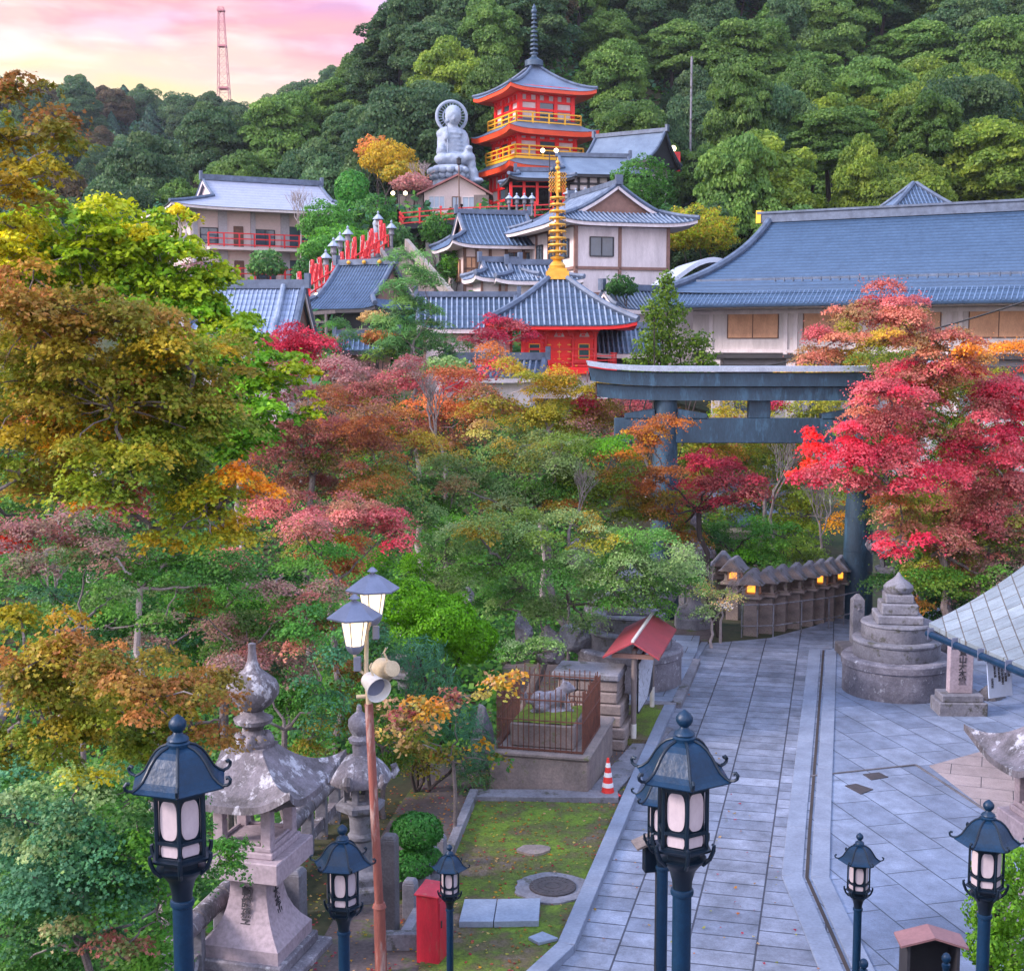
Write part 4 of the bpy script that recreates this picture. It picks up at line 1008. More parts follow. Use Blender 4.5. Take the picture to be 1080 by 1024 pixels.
b = MB(); b.box((797 - 802) * k_, 0, zt(441), 23 * k_, .36, zt(421) - zt(441)); b.build('central_strut', M['torii'], tq, bevel=.02)
for s_ in (-1, 1):
    for e in (-1, 1):
        b = MB(); x0 = s_ * hx + e * .36; b.prism([(0, 0), (e * .95, 0), (e * .95, .14), (0, .30)] if e > 0 else [(0, 0), (0, .30), (-.95, .14), (-.95, 0)], (x0, .24 if True else 0, zt(441)), (1, 0, 0), (0, 0, 1), .48)
        b.build('wedge', M['torii'], tq, bevel=.01)

# ---------------------------------------------------------------- row of small gabled stone lanterns
def small_lantern():
    t_ = empty('donation_lantern', (0, 0, 0))
    b_ = MB(); b_.box(0, 0, -.2, .34, .34, 1.75); b_.build('pillar', M['stone_brown'], t_, bevel=.015)
    b_ = MB(); b_.box(0, 0, 1.55, .60, .66, .12); b_.box(0, 0, 1.67, .50, .56, .06); b_.build('shelf', M['stone_brown'], t_, bevel=.015)
    b_ = MB()
    for sx in (-1, 1):
        for sy in (-1, 1): b_.box(sx * .17, sy * .19, 1.73, .08, .08, .42)
    b_.box(0, 0, 2.12, .46, .52, .05); b_.box(0, .19, 1.73, .3, .05, .42); b_.build('firebox', M['stone_brown'], t_)
    b_ = MB()
    b_.prism([(-.36, 2.17), (.36, 2.17), (.30, 2.23), (.05, 2.72), (-.05, 2.72), (-.30, 2.23)], (0, .42, 0), (1, 0, 0), (0, 0, 1), .84)
    b_.build('roof', M['stone'], t_, bevel=.015)
    b_ = MB(); b_.prism([(-.29, 2.17), (.29, 2.17), (0, 2.62)], (0, -.40, 0), (1, 0, 0), (0, 0, 1), .04); b_.build('gable_board', M['stone_brown'], t_)
    return t_
SL = small_lantern(); SL0 = copy_tree(SL)
spots = [(776, 655), (792, 668.5), (808, 666), (822, 663.5), (837, 661), (851, 658.5), (863, 656), (873, 654), (884, 651), (895, 649), (950, 652), (962, 650), (762, 645)]
lit = {0: .9, 1: 1, 6: 1, 8: .6, 10: 1, 11: .8}
for i, (px, py) in enumerate(spots):
    o = SL0 if i == 0 else copy_tree(SL)
    q = G(px, py); o.location = (q.x, q.y + (.5 if i in (0, 12) else 0), 0); o.rotation_euler = (0, 0, R(-22 if i < 12 else -10)); o.scale = (1.2, 1.1, .73)
    if i == 12: o.location = (q.x, q.y, 0); 
    base = ['at the left end of the row', 'second from the left end of the row', 'third in the row behind the path', 'fourth in the row behind the path', 'fifth in the row behind the path', 'sixth in the row behind the path', 'seventh in the row behind the path', 'eighth in the row behind the path', 'ninth in the row, near the right gate leg', 'tenth in the row, touching the right gate leg', 'just right of the right gate leg', 'second right of the right gate leg', 'with the broad dark roof behind the left end of the row'][i]
    tag(o, 'gabled stone lantern %s%s' % ('glowing orange, ' if i in lit else '', base), 'stone lantern', 'row of gabled stone lanterns beyond the path')
    if i in lit:
        l_ = MB().box(0, .06, 1.78, .22, .22, .22).build('lit_panel', M['glow_orange'], o)
for c_ in kids(SL): bpy.data.objects.remove(c_)
bpy.data.objects.remove(SL)
# iron guard rails before the row
t = empty('guard_rail', (0, 0, 0), 0, 'thin grey iron rail in front of the gabled stone lanterns', 'railing')
rp = [G(779, 668.5), G(812, 668), G(870, 660), G(901, 653)]
b = MB()
for p_, q_ in zip(rp[:-1], rp[1:]):
    for z in (.35, 1.0): b.tube([p_ + Vector((0, -.5, z)), q_ + Vector((0, -.5, z))], .02, 6)
    for k in range(3): m_ = p_.lerp(q_, k / 2.01); b.tube([m_ + Vector((0, -.5, 0)), m_ + Vector((0, -.5, 1.02))], .02, 6)
b.build('rails', M['stone'], t)
# stone lantern head glimpsed right of the gate leg
p = at(941, 590, 40); round_lantern((p.x, 40, 0), 1.25, 'broad topped pale stone lantern right of the right gate leg', .1)
# ---------------------------------------------------------------- temple buildings
def roof(par, L_, W, H, z0=0.0, v0=1.0, Lg=0.0, sag=.35, lift=.25, rib=.3, mt='tile', mr='tile_rib', fascia='white', th_=.22, loc_=(0, 0, 0), ribr=.055, ridge_h=.35, soffit=True, gable='brown', nm='roof', over=1.2):
    """ridge along x; v0 = how far up the ends are hipped (1: pyramid or full hip, 0: plain gable); Lg = ridge length"""
    ox, oy, oz = loc_
    def prof(v): return z0 + H * ((1 - sag) * v + sag * v * v)
    def hw(v): return L_ / 2 - (L_ - Lg) / 2 * (min(v / v0, 1) if v0 > 0 else 0)
    if v0 == 0: Lg = L_
    def S(side, s, v):
        """point on slope: side 0 front,1 back: s = x ; 2,3 ends: s = y"""
        if side < 2:
            e = abs(s) / max(hw(v), .01); z = prof(v) + lift * min(e, 1) ** 5 * (1 - v) ** 3
            y = -W / 2 * (1 - v) * (1 if side == 0 else -1); return (ox + s, oy + y, oz + z)
        h2 = W / 2 * (1 - v); e = abs(s) / max(h2, .01); z = prof(v) + lift * min(e, 1) ** 5 * (1 - v) ** 3
        x = hw(v) * (1 if side == 2 else -1); return (ox + x, oy + s, oz + z)
    b_ = MB(); nv_, nu = 10, 14
    for side in range(4):
        vm = 1.0 if side < 2 else v0
        if vm <= 0: continue
        vs_ = sorted(set([vm * j / nv_ for j in range(nv_ + 1)] + ([v0] if 0 < v0 < 1 and side < 2 else [])))
        P_ = []
        for i in range(nu + 1):
            u = -1 + 2 * i / nu
            P_.append([S(side, u * (hw(v) if side < 2 else W / 2 * (1 - v)), v) for v in vs_])
        if side in (1, 2): pass
        b_.grid(P_ if side in (0, 3) else list(reversed(P_)))
        # fascia and soffit
        if soffit:
            E_ = [[r_[0], (r_[0][0], r_[0][1], r_[0][2] - th_)] for r_ in P_]
            fb = getattr(par, '_x', None)
    rf = b_.build(nm, M[mt], par, True)
    rb = MB()
    if rib:
        for side in range(4):
            half = L_ / 2 if side < 2 else W / 2
            if side >= 2 and v0 <= 0: continue
            n = int(2 * half / rib)
            for k in range(n + 1):
                s_ = -half + (k + .5) * 2 * half / (n + 1)
                if side < 2:
                    if abs(s_) <= Lg / 2 or v0 == 0: ve = 1.0
                    else: ve = v0 * (L_ / 2 - abs(s_)) / ((L_ - Lg) / 2)
                else: ve = min(v0, 1 - abs(s_) / (W / 2))
                if ve < .04: continue
                m_ = 6; pts = [S(side, s_, ve * j / m_) for j in range(m_ + 1)]
                rb.tube([(p_[0], p_[1], p_[2] + ribr * .35) for p_ in pts], ribr, 5)
        rb.build('rib_tiles', M[mr], rf, True)
    # ridge, hip ridges, gable ridges
    g_ = MB()
    if Lg > .3: g_.beam((ox - Lg / 2 - .15, oy, oz + prof(1) + ridge_h / 2), (ox + Lg / 2 + .15, oy, oz + prof(1) + ridge_h / 2), .3, ridge_h)
    for sx in (-1, 1):
        for side in (0, 1):
            if v0 > 0:
                m_ = 8; pts = [S(side, sx * hw(v0 * j / m_), v0 * j / m_) for j in range(m_ + 1)]
                g_.tube([(p_[0], p_[1], p_[2] + .12) for p_ in pts], .16, 6)
            if v0 < 1:
                m_ = 6; pts = [S(side, sx * (hw(1) - .08), v0 + (1 - v0) * j / m_) for j in range(m_ + 1)]
                g_.tube([(p_[0], p_[1], p_[2] + .08) for p_ in pts], .15, 6)
        if Lg > .3: g_.box(ox + sx * (Lg / 2 + .1), oy, oz + prof(1), .22, .5, ridge_h + .28)
    g_.build('ridge', M['ridge'], rf, True)
    # eave board
    f_ = MB()
    for side in range(4):
        if side >= 2 and v0 <= 0: continue
        half = L_ / 2 if side < 2 else W / 2
        pts = [S(side, half * (-1 + 2 * i / 16), 0) for i in range(17)]
        cx_, cy_ = ox, oy
        k = .985
        top_ = [(cx_ + (p_[0] - cx_) * k, cy_ + (p_[1] - cy_) * k, p_[2] - .02) for p_ in pts]
        bot = [(x, y, z - th_) for x, y, z in top_]
        inn = [(cx_ + (x - cx_) * (1 - 2 * over / max(L_, .1)), cy_ + (y - cy_) * (1 - 2 * over / max(W, .1)), oz + z0 - th_ * .6) for x, y, z in bot]
        rows = [[a, c, d] for a, c, d in zip(top_, bot, inn)]
        f_.grid(rows)
    f_.build('eave', M[fascia], rf)
    if v0 < 1:
        for sx in (-1, 1):
            x = sx * (Lg / 2 - .35); gb = MB(); zb = prof(v0) - .05; hb = W / 2 * (1 - v0) * .93; zt_ = prof(1) - .12
            gb.prism([(-hb, zb), (hb, zb), (hb * .45, zb + (zt_ - zb) * .47), (0, zt_), (-hb * .45, zb + (zt_ - zb) * .47)], (ox + x, oy, oz), (0, 1, 0), (0, 0, 1), .12)
            gb.build('gable', M[gable], rf)
            bb = MB()
            for sy in (-1, 1):
                pts = [(ox + sx * (Lg / 2 - .05), oy + sy * W / 2 * (1 - v), oz + prof(v) - .14) for v in np.linspace(max(v0, .0), 1, 6)]
                for p_, q_ in zip(pts[:-1], pts[1:]): bb.beam(p_, q_, .07, .24)
            bb.build('bargeboard', M['white'] if fascia == 'white' else M[fascia], rf)
    return rf

def window(par, x, y, z, w, h, rz=0, frame='dark', pane='glass', bars=1, fw=.07, depth=.10):
    """x, y, z: middle of the sill on the wall face, facing -y before rz"""
    c, s_ = math.cos(rz), math.sin(rz)
    def P_(a, b, d): return (x + a * c + d * s_, y + a * s_ - d * c, z + b)
    f_ = MB()
    for a0, b0, a1, b1 in ((-w / 2, 0, w / 2, 0), (-w / 2, h, w / 2, h), (-w / 2, 0, -w / 2, h), (w / 2, 0, w / 2, h)): f_.beam(P_(a0, b0, depth * .4), P_(a1, b1, depth * .4), fw, fw)
    for k in range(1, bars + 1): a = -w / 2 + w * k / (bars + 1); f_.beam(P_(a, 0, depth * .4), P_(a, h, depth * .4), fw * .8, fw * .8)
    o = f_.build('window', M[frame], par)
    g_ = MB(); g_.add([P_(-w / 2, 0, .02), P_(w / 2, 0, .02), P_(w / 2, h, .02), P_(-w / 2, h, .02)] + [P_(-w / 2, 0, -.05), P_(w / 2, 0, -.05), P_(w / 2, h, -.05), P_(-w / 2, h, -.05)],
                      [(0, 1, 2, 3), (7, 6, 5, 4), (0, 4, 5, 1), (1, 5, 6, 2), (2, 6, 7, 3), (3, 7, 4, 0)])
    g_.build('pane', M[pane], o)
    return o

def railing(par, pts, h, m, name='railing', post=1.2, r=.05, knob=False, rails=(1.0, .6, .15)):
    b_ = MB()
    for p_, q_ in zip(pts[:-1], pts[1:]):
        p_, q_ = Vector(p_), Vector(q_); L_ = (q_ - p_).length; n = max(1, int(L_ / post))
        for k in rails: b_.beam(p_ + Vector((0, 0, h * k)), q_ + Vector((0, 0, h * k)), r * 1.6, r * 1.6)
        for k in range(n + 1):
            m_ = p_.lerp(q_, k / n); b_.beam(m_, m_ + Vector((0, 0, h * (1.18 if knob else 1.0))), r * 2, r * 2)
            if knob: b_.box(m_.x, m_.y, m_.z + h * 1.16, r * 3.4, r * 3.4, r * 2.4)
    return b_.build(name, m, par)

# ------- three storey pagoda
cY = 133.0; k_ = cY / 1400
def zp(py, Y=cY): return at(575, py, Y).z
pc = at(563, 200, cY); base = th(pc.x, cY)
t = empty('pagoda', (pc.x, cY, 0), R(24), 'red three storey pagoda with blue grey roofs and yellow balconies on the slope', 'pagoda')
s3 = 103 * k_
def storey(zb, zt_, w):
    b_ = MB(); b_.box(0, 0, zb, w, w, zt_ - zb); wl = b_.build('wall', M['white'], t)
    f_ = MB()
    for rz in range(4):
        c, s_ = round(math.cos(rz * PI / 2)), round(math.sin(rz * PI / 2))
        def P_(a, z, d): return Vector((a * c - (-w / 2 - d) * s_, a * s_ + (-w / 2 - d) * c, z))
        hh = zt_ - zb
        for a in (-.5, -.17, .17, .5): f_.beam(P_(a * w, zb, .05), P_(a * w, zt_, .05), .36, .36)
        for q in (.03, .38, .62, .97): f_.beam(P_(-w / 2, zb + q * hh, .04), P_(w / 2, zb + q * hh, .04), .24, .22)
        for a in (-.34, 0, .34): f_.beam(P_(a * w, zb + .62 * hh, .03), P_(a * w, zb + .97 * hh, .03), .5, .16)
        # bracket tiers under the eave
        for j, d in enumerate((.25, .55, .9)):
            f_.beam(P_(-w / 2 - d, zt_ - .55 + j * .27, d), P_(w / 2 + d, zt_ - .55 + j * .27, d), .2, .2)
            for a in np.linspace(-.5, .5, 7): f_.beam(P_(a * w, zt_ - .62 + j * .27, 0), P_(a * w, zt_ - .55 + j * .27, d + .15), .2, .2)
        g_ = MB(); g_.add([P_(a * w, zb + q * hh, .03) for a, q in ((-.15, .06), (.15, .06), (.15, .60), (-.15, .60))], [(0, 1, 2, 3)])
        g_.prism([(-.13 * w, zb + .06 * hh), (.13 * w, zb + .06 * hh), (.13 * w, zb + .58 * hh), (-.13 * w, zb + .58 * hh)], P_(0, 0, .0) if False else P_(0, 0, 0), Vector((c, s_, 0)), (0, 0, 1), .08)
        g_.build('window', M['glass'] if rz in (0, 3) else M['dark'], wl)
    f_.build('timber_frame', M['red'], wl)
def proof(z, h, W_, nm='roof', top=.22):
    r_ = roof(t, W_, W_, h / (1 - top), z, 1.0 - 0.0, .1, sag=.55, lift=.42, rib=0, mt='pagoda_roof', fascia='orange', th_=.42, over=2.2, nm='roof')
    return r_
z_e1, z_e2, z_e3 = zp(103), zp(145), zp(182)
W3 = 97 * k_
storey(zp(135), z_e1 + .3, W3 * .60); storey(zp(170), z_e2 + .2, W3 * .64); storey(base - .5, z_e3 + .2, W3 * .68)
roof(t, W3, W3, zp(68) - z_e1, z_e1, 1, .1, sag=.5, lift=.35, rib=0, mt='pagoda_roof', fascia='orange', th_=.34, over=2.0)
def skirt(z, W_, h, wi):
    b_ = MB()
    for side in range(4):
        ca, sa = math.cos(side * PI / 2), math.sin(side * PI / 2); P_ = []
        for i in range(15):
            u = -1 + 2 * i / 14; row = []
            for j in range(7):
                v = j / 6; half = W_ / 2 * (1 - v) + wi / 2 * v; x, y = u * half, -half
                row.append((x * ca - y * sa, x * sa + y * ca, z + h * (.5 * v + .5 * v * v) + .35 * abs(u) ** 5 * (1 - v) ** 3))
            P_.append(row)
        b_.grid(P_)
    rf = b_.build('roof', M['pagoda_roof'], t, True)
    e_ = MB()
    for side in range(4):
        ca, sa = math.cos(side * PI / 2), math.sin(side * PI / 2); P_ = []
        for i in range(15):
            u = -1 + 2 * i / 14; row = []
            for half, dz in ((W_ / 2 * .99, -.03), (W_ / 2 * .98, -.5), (wi / 2 * .98, -.25)):
                x, y = u * half, -half; row.append((x * ca - y * sa, x * sa + y * ca, z + dz + .35 * abs(u) ** 5 * (half > wi * .6)))
            P_.append(row)
        e_.grid(P_)
    e_.build('eave', M['orange'], rf)
skirt(z_e2, W3 * 1.04, 1.3, W3 * .62); skirt(z_e3, W3 * 1.04, 1.2, W3 * .66)
for zb, wb in ((zp(137), W3 * .74), (zp(171), W3 * .78)):
    b_ = MB(); b_.box(0, 0, zb - .25, wb, wb, .25); bl = b_.build('balcony', M['yellow'], t); h_ = wb / 2
    railing(bl, [(-h_, -h_, zb), (h_, -h_, zb), (h_, h_, zb), (-h_, h_, zb), (-h_, -h_, zb)], 1.0, M['yellow'], 'railing', 1.4, .07)
b_ = MB(); zt_ = zp(68); H_ = zp(4) - zt_
b_.lathe([(.9, -.2), (.9, .3), (.5, .5), (.28, .7), (.28, .9)], 16, (0, 0, zt_)); b_.tube([(0, 0, zt_), (0, 0, zt_ + H_ * .97)], [.13, .06], 10)
for i in range(9): z = zt_ + .9 + i * H_ * .072; r = .42 - i * .018; b_.lathe([(.1, z), (r, z + .02), (r, z + .18), (.1, z + .2)], 16)
for z, r in ((.80, .25), (.87, .30), (.93, .2)): b_.sphere((0, 0, zt_ + H_ * z), r, 12, 8)
b_.tube([(0, 0, zt_ + H_ * .95), (0, 0, zt_ + H_)], [.12, .01], 8); b_.build('spire', M['bronze'], t, True)

# ------- great seated statue
sY = 127.0; q = at(481, 190, sY); sz0 = at(481, 195, sY).z; t = empty('buddha_statue', (q.x, sY, sz0 * .07), R(10), 'colossal grey seated stone statue holding a staff before a round halo', 'statue')
def sz(py): return at(481, py, sY).z
ks = sY / 1400
def u_(px, py, d=0): return ((px - 481) * ks, d, sz(py))
bl = [((u_(476, 152)), (1.45, .95, 1.9)), (u_(476, 138, .0), (1.55, .85, .8)), (u_(466, 150, 0), (.55, .6, 1.5)), (u_(490, 150, -.1), (.55, .6, 1.5)), (u_(464, 158, -.5), (.5, .8, .7)), (u_(493, 158, -.5), (.5, .9, .6)),
      (u_(478, 168, -.5), (1.9, 1.3, .75)), (u_(466, 168, -.7), (.95, 1.0, .6)), (u_(492, 166, -.8), (.9, 1.0, .65)), (u_(497, 176, -1.1), (.42, .5, 1.2)), (u_(499, 186, -1.1), (.48, .6, 1.0)), (u_(503, 192, -1.4), (.6, .9, .3)),
      (u_(477, 129, -.1), (.5, .5, .6)), (u_(478, 118, -.25), (.78, .8, .98)), (u_(478, 114, -.1), (.82, .82, .8)), (u_(478, 121, -1.0), (.15, .14, .3)), (u_(470, 119, -.2), (.12, .2, .4)), (u_(486, 119, -.2), (.12, .2, .4)),
      (u_(469, 142, -.9), (.32, .35, .5)), (u_(494, 155, -1.2), (.35, .4, .3))]
for k in range(6): bl.append((u_(477 + rng.uniform(-1, 1), 138 + k * 4.5, -.80), (1.0 - .05 * k, .14, .16)))
blob_mesh('figure', bl, M['stone_pale'], t, .10, noise=.12, nscale=.5)
b_ = MB(); zb = sz(179); c = ((475 - 481) * ks, 0, 0)
b_.lathe([(1.2, zb - 1.6), (1.0, zb - 1.0), (1.5, zb - .8), (2.0, zb - .3), (2.1, zb + .1), (1.7, zb + .4)], 28, c)
for k in range(16):
    a = 2 * PI * k / 16
    for rr_, zz in ((2.0, -.15), (1.75, -.62)): b_.sphere((c[0] + rr_ * math.cos(a + zz), rr_ * math.sin(a + zz), zb + zz), .42, 8, 6, (1, 1, .9))
b_.build('lotus_seat', M['stone_pale'], t, True)
b_ = MB(); b_.lathe([(3.0, sz(222)), (2.9, sz(205)), (2.0, sz(197)), (1.7, sz(190)), (1.3, sz(187))], 9, c, .3); b_.build('rock_base', M['stone_pale'], t)
b_ = MB(); hc = Vector(u_(477, 117, .5)); R1, R0 = 1.66, 1.30
n = 40
for rr_, w_ in ((1.50, .17), (.85, .10)):
    ring = [hc + Vector((math.cos(2 * PI * k / n) * rr_, 0, math.sin(2 * PI * k / n) * rr_)) for k in range(n + 1)]; b_.tube(ring, w_, 8, False)
for k in range(26):
    a = 2 * PI * k / 26; d_ = Vector((math.cos(a), 0, math.sin(a))); b_.beam(hc + d_ * .85, hc + d_ * 1.45, .10, .06)
b_.build('halo', M['stone_pale'], t, True)
b_ = MB(); b_.tube([Vector(u_(470, 176, -1.2)), Vector(u_(470, 128, -1.1))], .07, 6); b_.sphere(u_(470, 125, -1.1), .22, 8, 6); b_.build('staff', M['stone_pale'], t, True); t.scale = (.93, .93, .93)

def wallbox(par, w, d, z0, h, m='plaster', nm='wall', x=0, y=0):
    return MB().box(x, y, z0, w, d, h).build(nm, M[m], par)

# ------- cream hut with gabled roof, red terrace
hY = 118.0; q = at(480, 222, hY); kh = hY / 1400
t = empty('gabled_hut', (q.x, hY + 2, q.z - .1), 0, 'cream plastered hut with a reddish gabled roof below the great statue', 'house')
w_ = 64 * kh; wl = wallbox(t, w_, 4, -1, 2.6)
MB().prism([(-w_ / 2, 1.6), (w_ / 2, 1.6), (.3, 3.0)], (0, 2, 0), (1, 0, 0), (0, 0, 1), 4).build('gable_wall', M['plaster'], t)
b_ = MB()
for sx, ex_ in ((-1, -w_ / 2 - .6), (1, w_ / 2 + .6)):
    b_.add([(.3, -2.6, 3.2), (ex_, -2.6, 1.5), (ex_, 2.4, 1.5), (.3, 2.4, 3.2), (.3, -2.6, 3.03), (ex_, -2.6, 1.33), (ex_, 2.4, 1.33), (.3, 2.4, 3.03)], [(0, 1, 2, 3) if sx < 0 else (3, 2, 1, 0), (7, 6, 5, 4) if sx < 0 else (4, 5, 6, 7), (0, 4, 5, 1), (1, 5, 6, 2)])
b_.build('roof', M['brick_roof'], t)
window(t, -1.6, -2.0, .3, 1.35, 1.0, pane='glass_pale', bars=2, frame='white'); window(t, .1, -2.0, .1, .7, 1.15, pane='glass_pale', frame='brown'); window(t, 1.2, -2.0, .15, 1.1, 1.1, pane='glass_pale', frame='white')
MB().box(2.3, -2.1, 0, 1.3, .3, 1.4).build('shutter', M['wood_grey'], t)
MB().box(-w_ / 2 - 1.2, 0, 0, 2.2, 3.4, 1.5).build('lean_to', M['wood_grey'], t)
# terrace
a0, a1, a2 = at(420, 238, 108), at(487, 232, 110), at(640, 226, 112)
t = empty('red_terrace', (0, 0, 0), 0, 'long red railed wooden terrace in front of the pagoda and hut', 'terrace')
b_ = MB()
for p_, q_ in ((a0, a1), (a1, a2)): b_.add([p_, q_, q_ + Vector((0, 7, 0)), p_ + Vector((0, 9, 0))] + [v - Vector((0, 0, .35)) for v in (p_, q_, q_ + Vector((0, 7, 0)), p_ + Vector((0, 9, 0)))], [(0, 1, 2, 3), (7, 6, 5, 4), (0, 4, 5, 1), (1, 5, 6, 2), (2, 6, 7, 3), (3, 7, 4, 0)])
b_.build('deck', M['dark'], t)
railing(t, [a0 + Vector((0, 9, 0)), a0, a1, a2], .95, M['red_rail'], 'railing', 1.5, .06, True)
b_ = MB()
for px, wd in ((449, 1.1),): p_ = at(px, 240, 109); b_.box(p_.x + .5, 110, p_.z - 5.5, wd, wd, 5.6)
b_.build('concrete_pier', M['shed_side'], t)
b_ = MB()
for px in (426, 470, 482): p_ = at(px, 240, 109.6); b_.beam((p_.x, 110, p_.z), (p_.x, 110, p_.z - 5), .25, .25)
p_ = at(427, 255, 109); b_.beam((p_.x - 1, 109.5, p_.z - 1), (p_.x + 1.8, 109.5, p_.z + 1.2), .15, .15); b_.build('strut', M['dark'], t)
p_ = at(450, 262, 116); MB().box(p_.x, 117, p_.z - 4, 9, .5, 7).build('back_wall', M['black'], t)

# ------- hall right of the pagoda: dark timber and white panels
jY = 113.0; q = at(618, 216, jY); kj = jY / 1400
t = empty('timber_hall', (q.x + .6, jY + 3, q.z - .2), R(8), 'dark timbered hall with white panels and grey roof right of the pagoda', 'hall')
w_ = 62 * kj; wallbox(t, w_, 6, 0, 2.6, 'white')
f_ = MB()
for x in np.linspace(-w_ / 2, w_ / 2, 7): f_.box(x, -3.05, 0, .2, .2, 2.6)
for z in (.1, 1.2, 1.8, 2.4): f_.box(0, -3.06, z, w_ + .2, .18, .18)
f_.build('timber_frame', M['dark'], t)
MB().box(0, -3.02, .2, w_ - .3, .1, 1.1).build('opening_shade_panel', M['black'], t)  # flat panel on the wall, its near-black colour painting an opening's shade
rf_ = roof(t, 8.6, 7.6, 1.9, 2.6, .35, 6.2, sag=.35, lift=.3, rib=0, mt='copper', fascia='dark', gable='white', loc_=(.2, 0, 0))
b_ = MB(); b_.box(-5.2, -.4, 0, 4.4, 2, 2.2); b_.build('side_wing', M['black'], t)  # solid block, near-black to paint the dark opening behind the red posts
b_ = MB()
for x in np.linspace(-7.4, -3.0, 5): b_.box(x, -3.2, 0, .22, .22, 2.2)
b_.box(-5.2, -3.2, 1.95, 4.6, .2, .2); b_.box(-5.2, -3.2, 1.5, 4.6, .12, .12); b_.build('red_posts', M['red'], t)
roof(t, 5.6, 6.2, .9, 2.1, .6, 3.4, rib=0, mt='copper', fascia='dark', loc_=(-5.0, -1.6, 0))
# ------- grey gabled roof farther right
gY = 126.0; q = at(664, 190, gY)
t = empty('gabled_hall', (q.x, gY, q.z - 2.2), R(-32), 'grey roofed hall with a dark gable end behind the timbered hall', 'hall')
wallbox(t, 5.6, 4.6, 0, 3.4, 'white'); roof(t, 7.4, 7.0, 3.0, 3.3, 0, 7.4, sag=.45, rib=0, mt='copper', fascia='dark', gable='dark')

# ------- white two storey house with gable
wY = 90.0; kw = wY / 1400
q = at(640, 320, wY)
t = empty('white_house', (q.x - .6, wY + 5.2, q.z), R(17), 'white two storey temple house with a blue tiled gabled roof behind the golden spire', 'house')
ww, wd = 6.6, 11.0
zt_ = at(640, 240, wY).z - q.z + .2
wallbox(t, ww, wd, -2, zt_ + 2, 'white')
f_ = MB(); zb1 = at(640, 285, wY).z - q.z; zb2 = at(640, 312, wY).z - q.z
for x in (-ww / 2, -.2, ww / 2): f_.box(x, -wd / 2 - .03, -2, .2, .2, zt_ + 2)
for z in (zb1, zb2, zt_ - .2): f_.box(0, -wd / 2 - .04, z, ww + .1, .18, .2); f_.box(-ww / 2 - .04, 0, z, .18, wd + .1, .2)
for y in np.linspace(-wd / 2, wd / 2, 5): f_.box(-ww / 2 - .03, y, -2, .2, .2, zt_ + 2)
f_.build('timber_frame', M['timber'], t)
zw = at(640, 271, wY).z - q.z
window(t, -1.6 + .1, -wd / 2 - .05, zw, 1.65, 1.25, bars=1); 
for y in (-3.6, -.8, 2): window(t, -ww / 2 - .05, y, zw, 1.3, 1.2, -PI / 2, bars=1)
roof(t, wd + 2.6, ww + 3.2, 2.6, zt_, .42, 8.6, sag=.4, lift=.35, rib=.32, mt='tile', over=1.3, gable='timber', nm='roof') if False else None
hsub = empty('roof_frame', (0, 0, 0), PI / 2); hsub.parent = t
bpy.data.objects.remove(hsub)
def roof_turned(par, *a, **k):
    before = set(bpy.data.objects); r_ = roof(par, *a, **k); r_.rotation_euler = (0, 0, PI / 2); return r_
roof_turned(t, wd + 2.6, ww + 3.4, 2.7, zt_, .40, 9.4, sag=.4, lift=.35, rib=.32, mt='tile', over=1.3, gable='timber')

# ------- tile roofed wing left of it
lY = 97.0; q = at(516, 305, lY)
t = empty('tiled_house', (q.x + .2, lY + 4, q.z), R(14), 'blue tiled house with brown wooden walls below the red terrace', 'house')
wallbox(t, 5.6, 6, -1, 4.1, 'plaster'); f_ = MB()
for x in (-2.8, -1.9, -.9, .3, 1.6, 2.8): f_.box(x, -3.03, -1, .2, .2, 4.1)
for z in (.2, 1.4, 2.9): f_.box(0, -3.04, z, 5.7, .18, .16)
f_.build('timber_frame', M['brown'], t)
window(t, -2.3, -3.03, .3, .8, 2.0, pane='tan', frame='brown'); window(t, .9, -3.03, 1.5, 1.1, 1.2, frame='brown'); window(t, 2.2, -3.03, 1.5, .9, 1.2, frame='brown')
window(t, -2.85, -1, .6, 1.4, 1.6, -PI / 2, pane='tan', frame='brown')
roof(t, 8.0, 8.6, 2.6, 3.1, .45, 5.4, sag=.35, lift=.35, rib=.34, mt='tile', mr='tile_ribd', gable='timber')
# ------- low roofs between
mY = 82.0
for px, py, w_, d_, h_, lab, rz in ((563, 297, 4.6, 3.2, .9, 'low tiled annex with white walls just left of the golden spire', 10), (527, 294, 3.4, 3.0, .9, 'small tiled annex with a stepped roof left of the low white walled annex', 14)):
    q = at(px, py, mY); t = empty('tiled_annex', (q.x, mY + 1.5, q.z - 2.6), R(rz), lab, 'annex', 'small tiled annexes below the white house')
    wallbox(t, w_ * .85, d_ * .8, -1.5, 4.1, 'white'); f_ = MB()
    for x in (-w_ * .42, -.3, w_ * .42): f_.box(x, -d_ * .4 - .03, -1.5, .14, .14, 4.1)
    f_.box(0, -d_ * .4 - .04, 1.2, w_ * .86, .12, .14); f_.build('timber_frame', M['timber'], t)
    window(t, .9, -d_ * .4 - .03, 1.4, .9, .8)
    roof(t, w_ * 1.2, d_ * 1.35, h_ * 1.2, 2.6, .5, w_ * .7, rib=.28, mt='tile', lift=.2, over=.6)
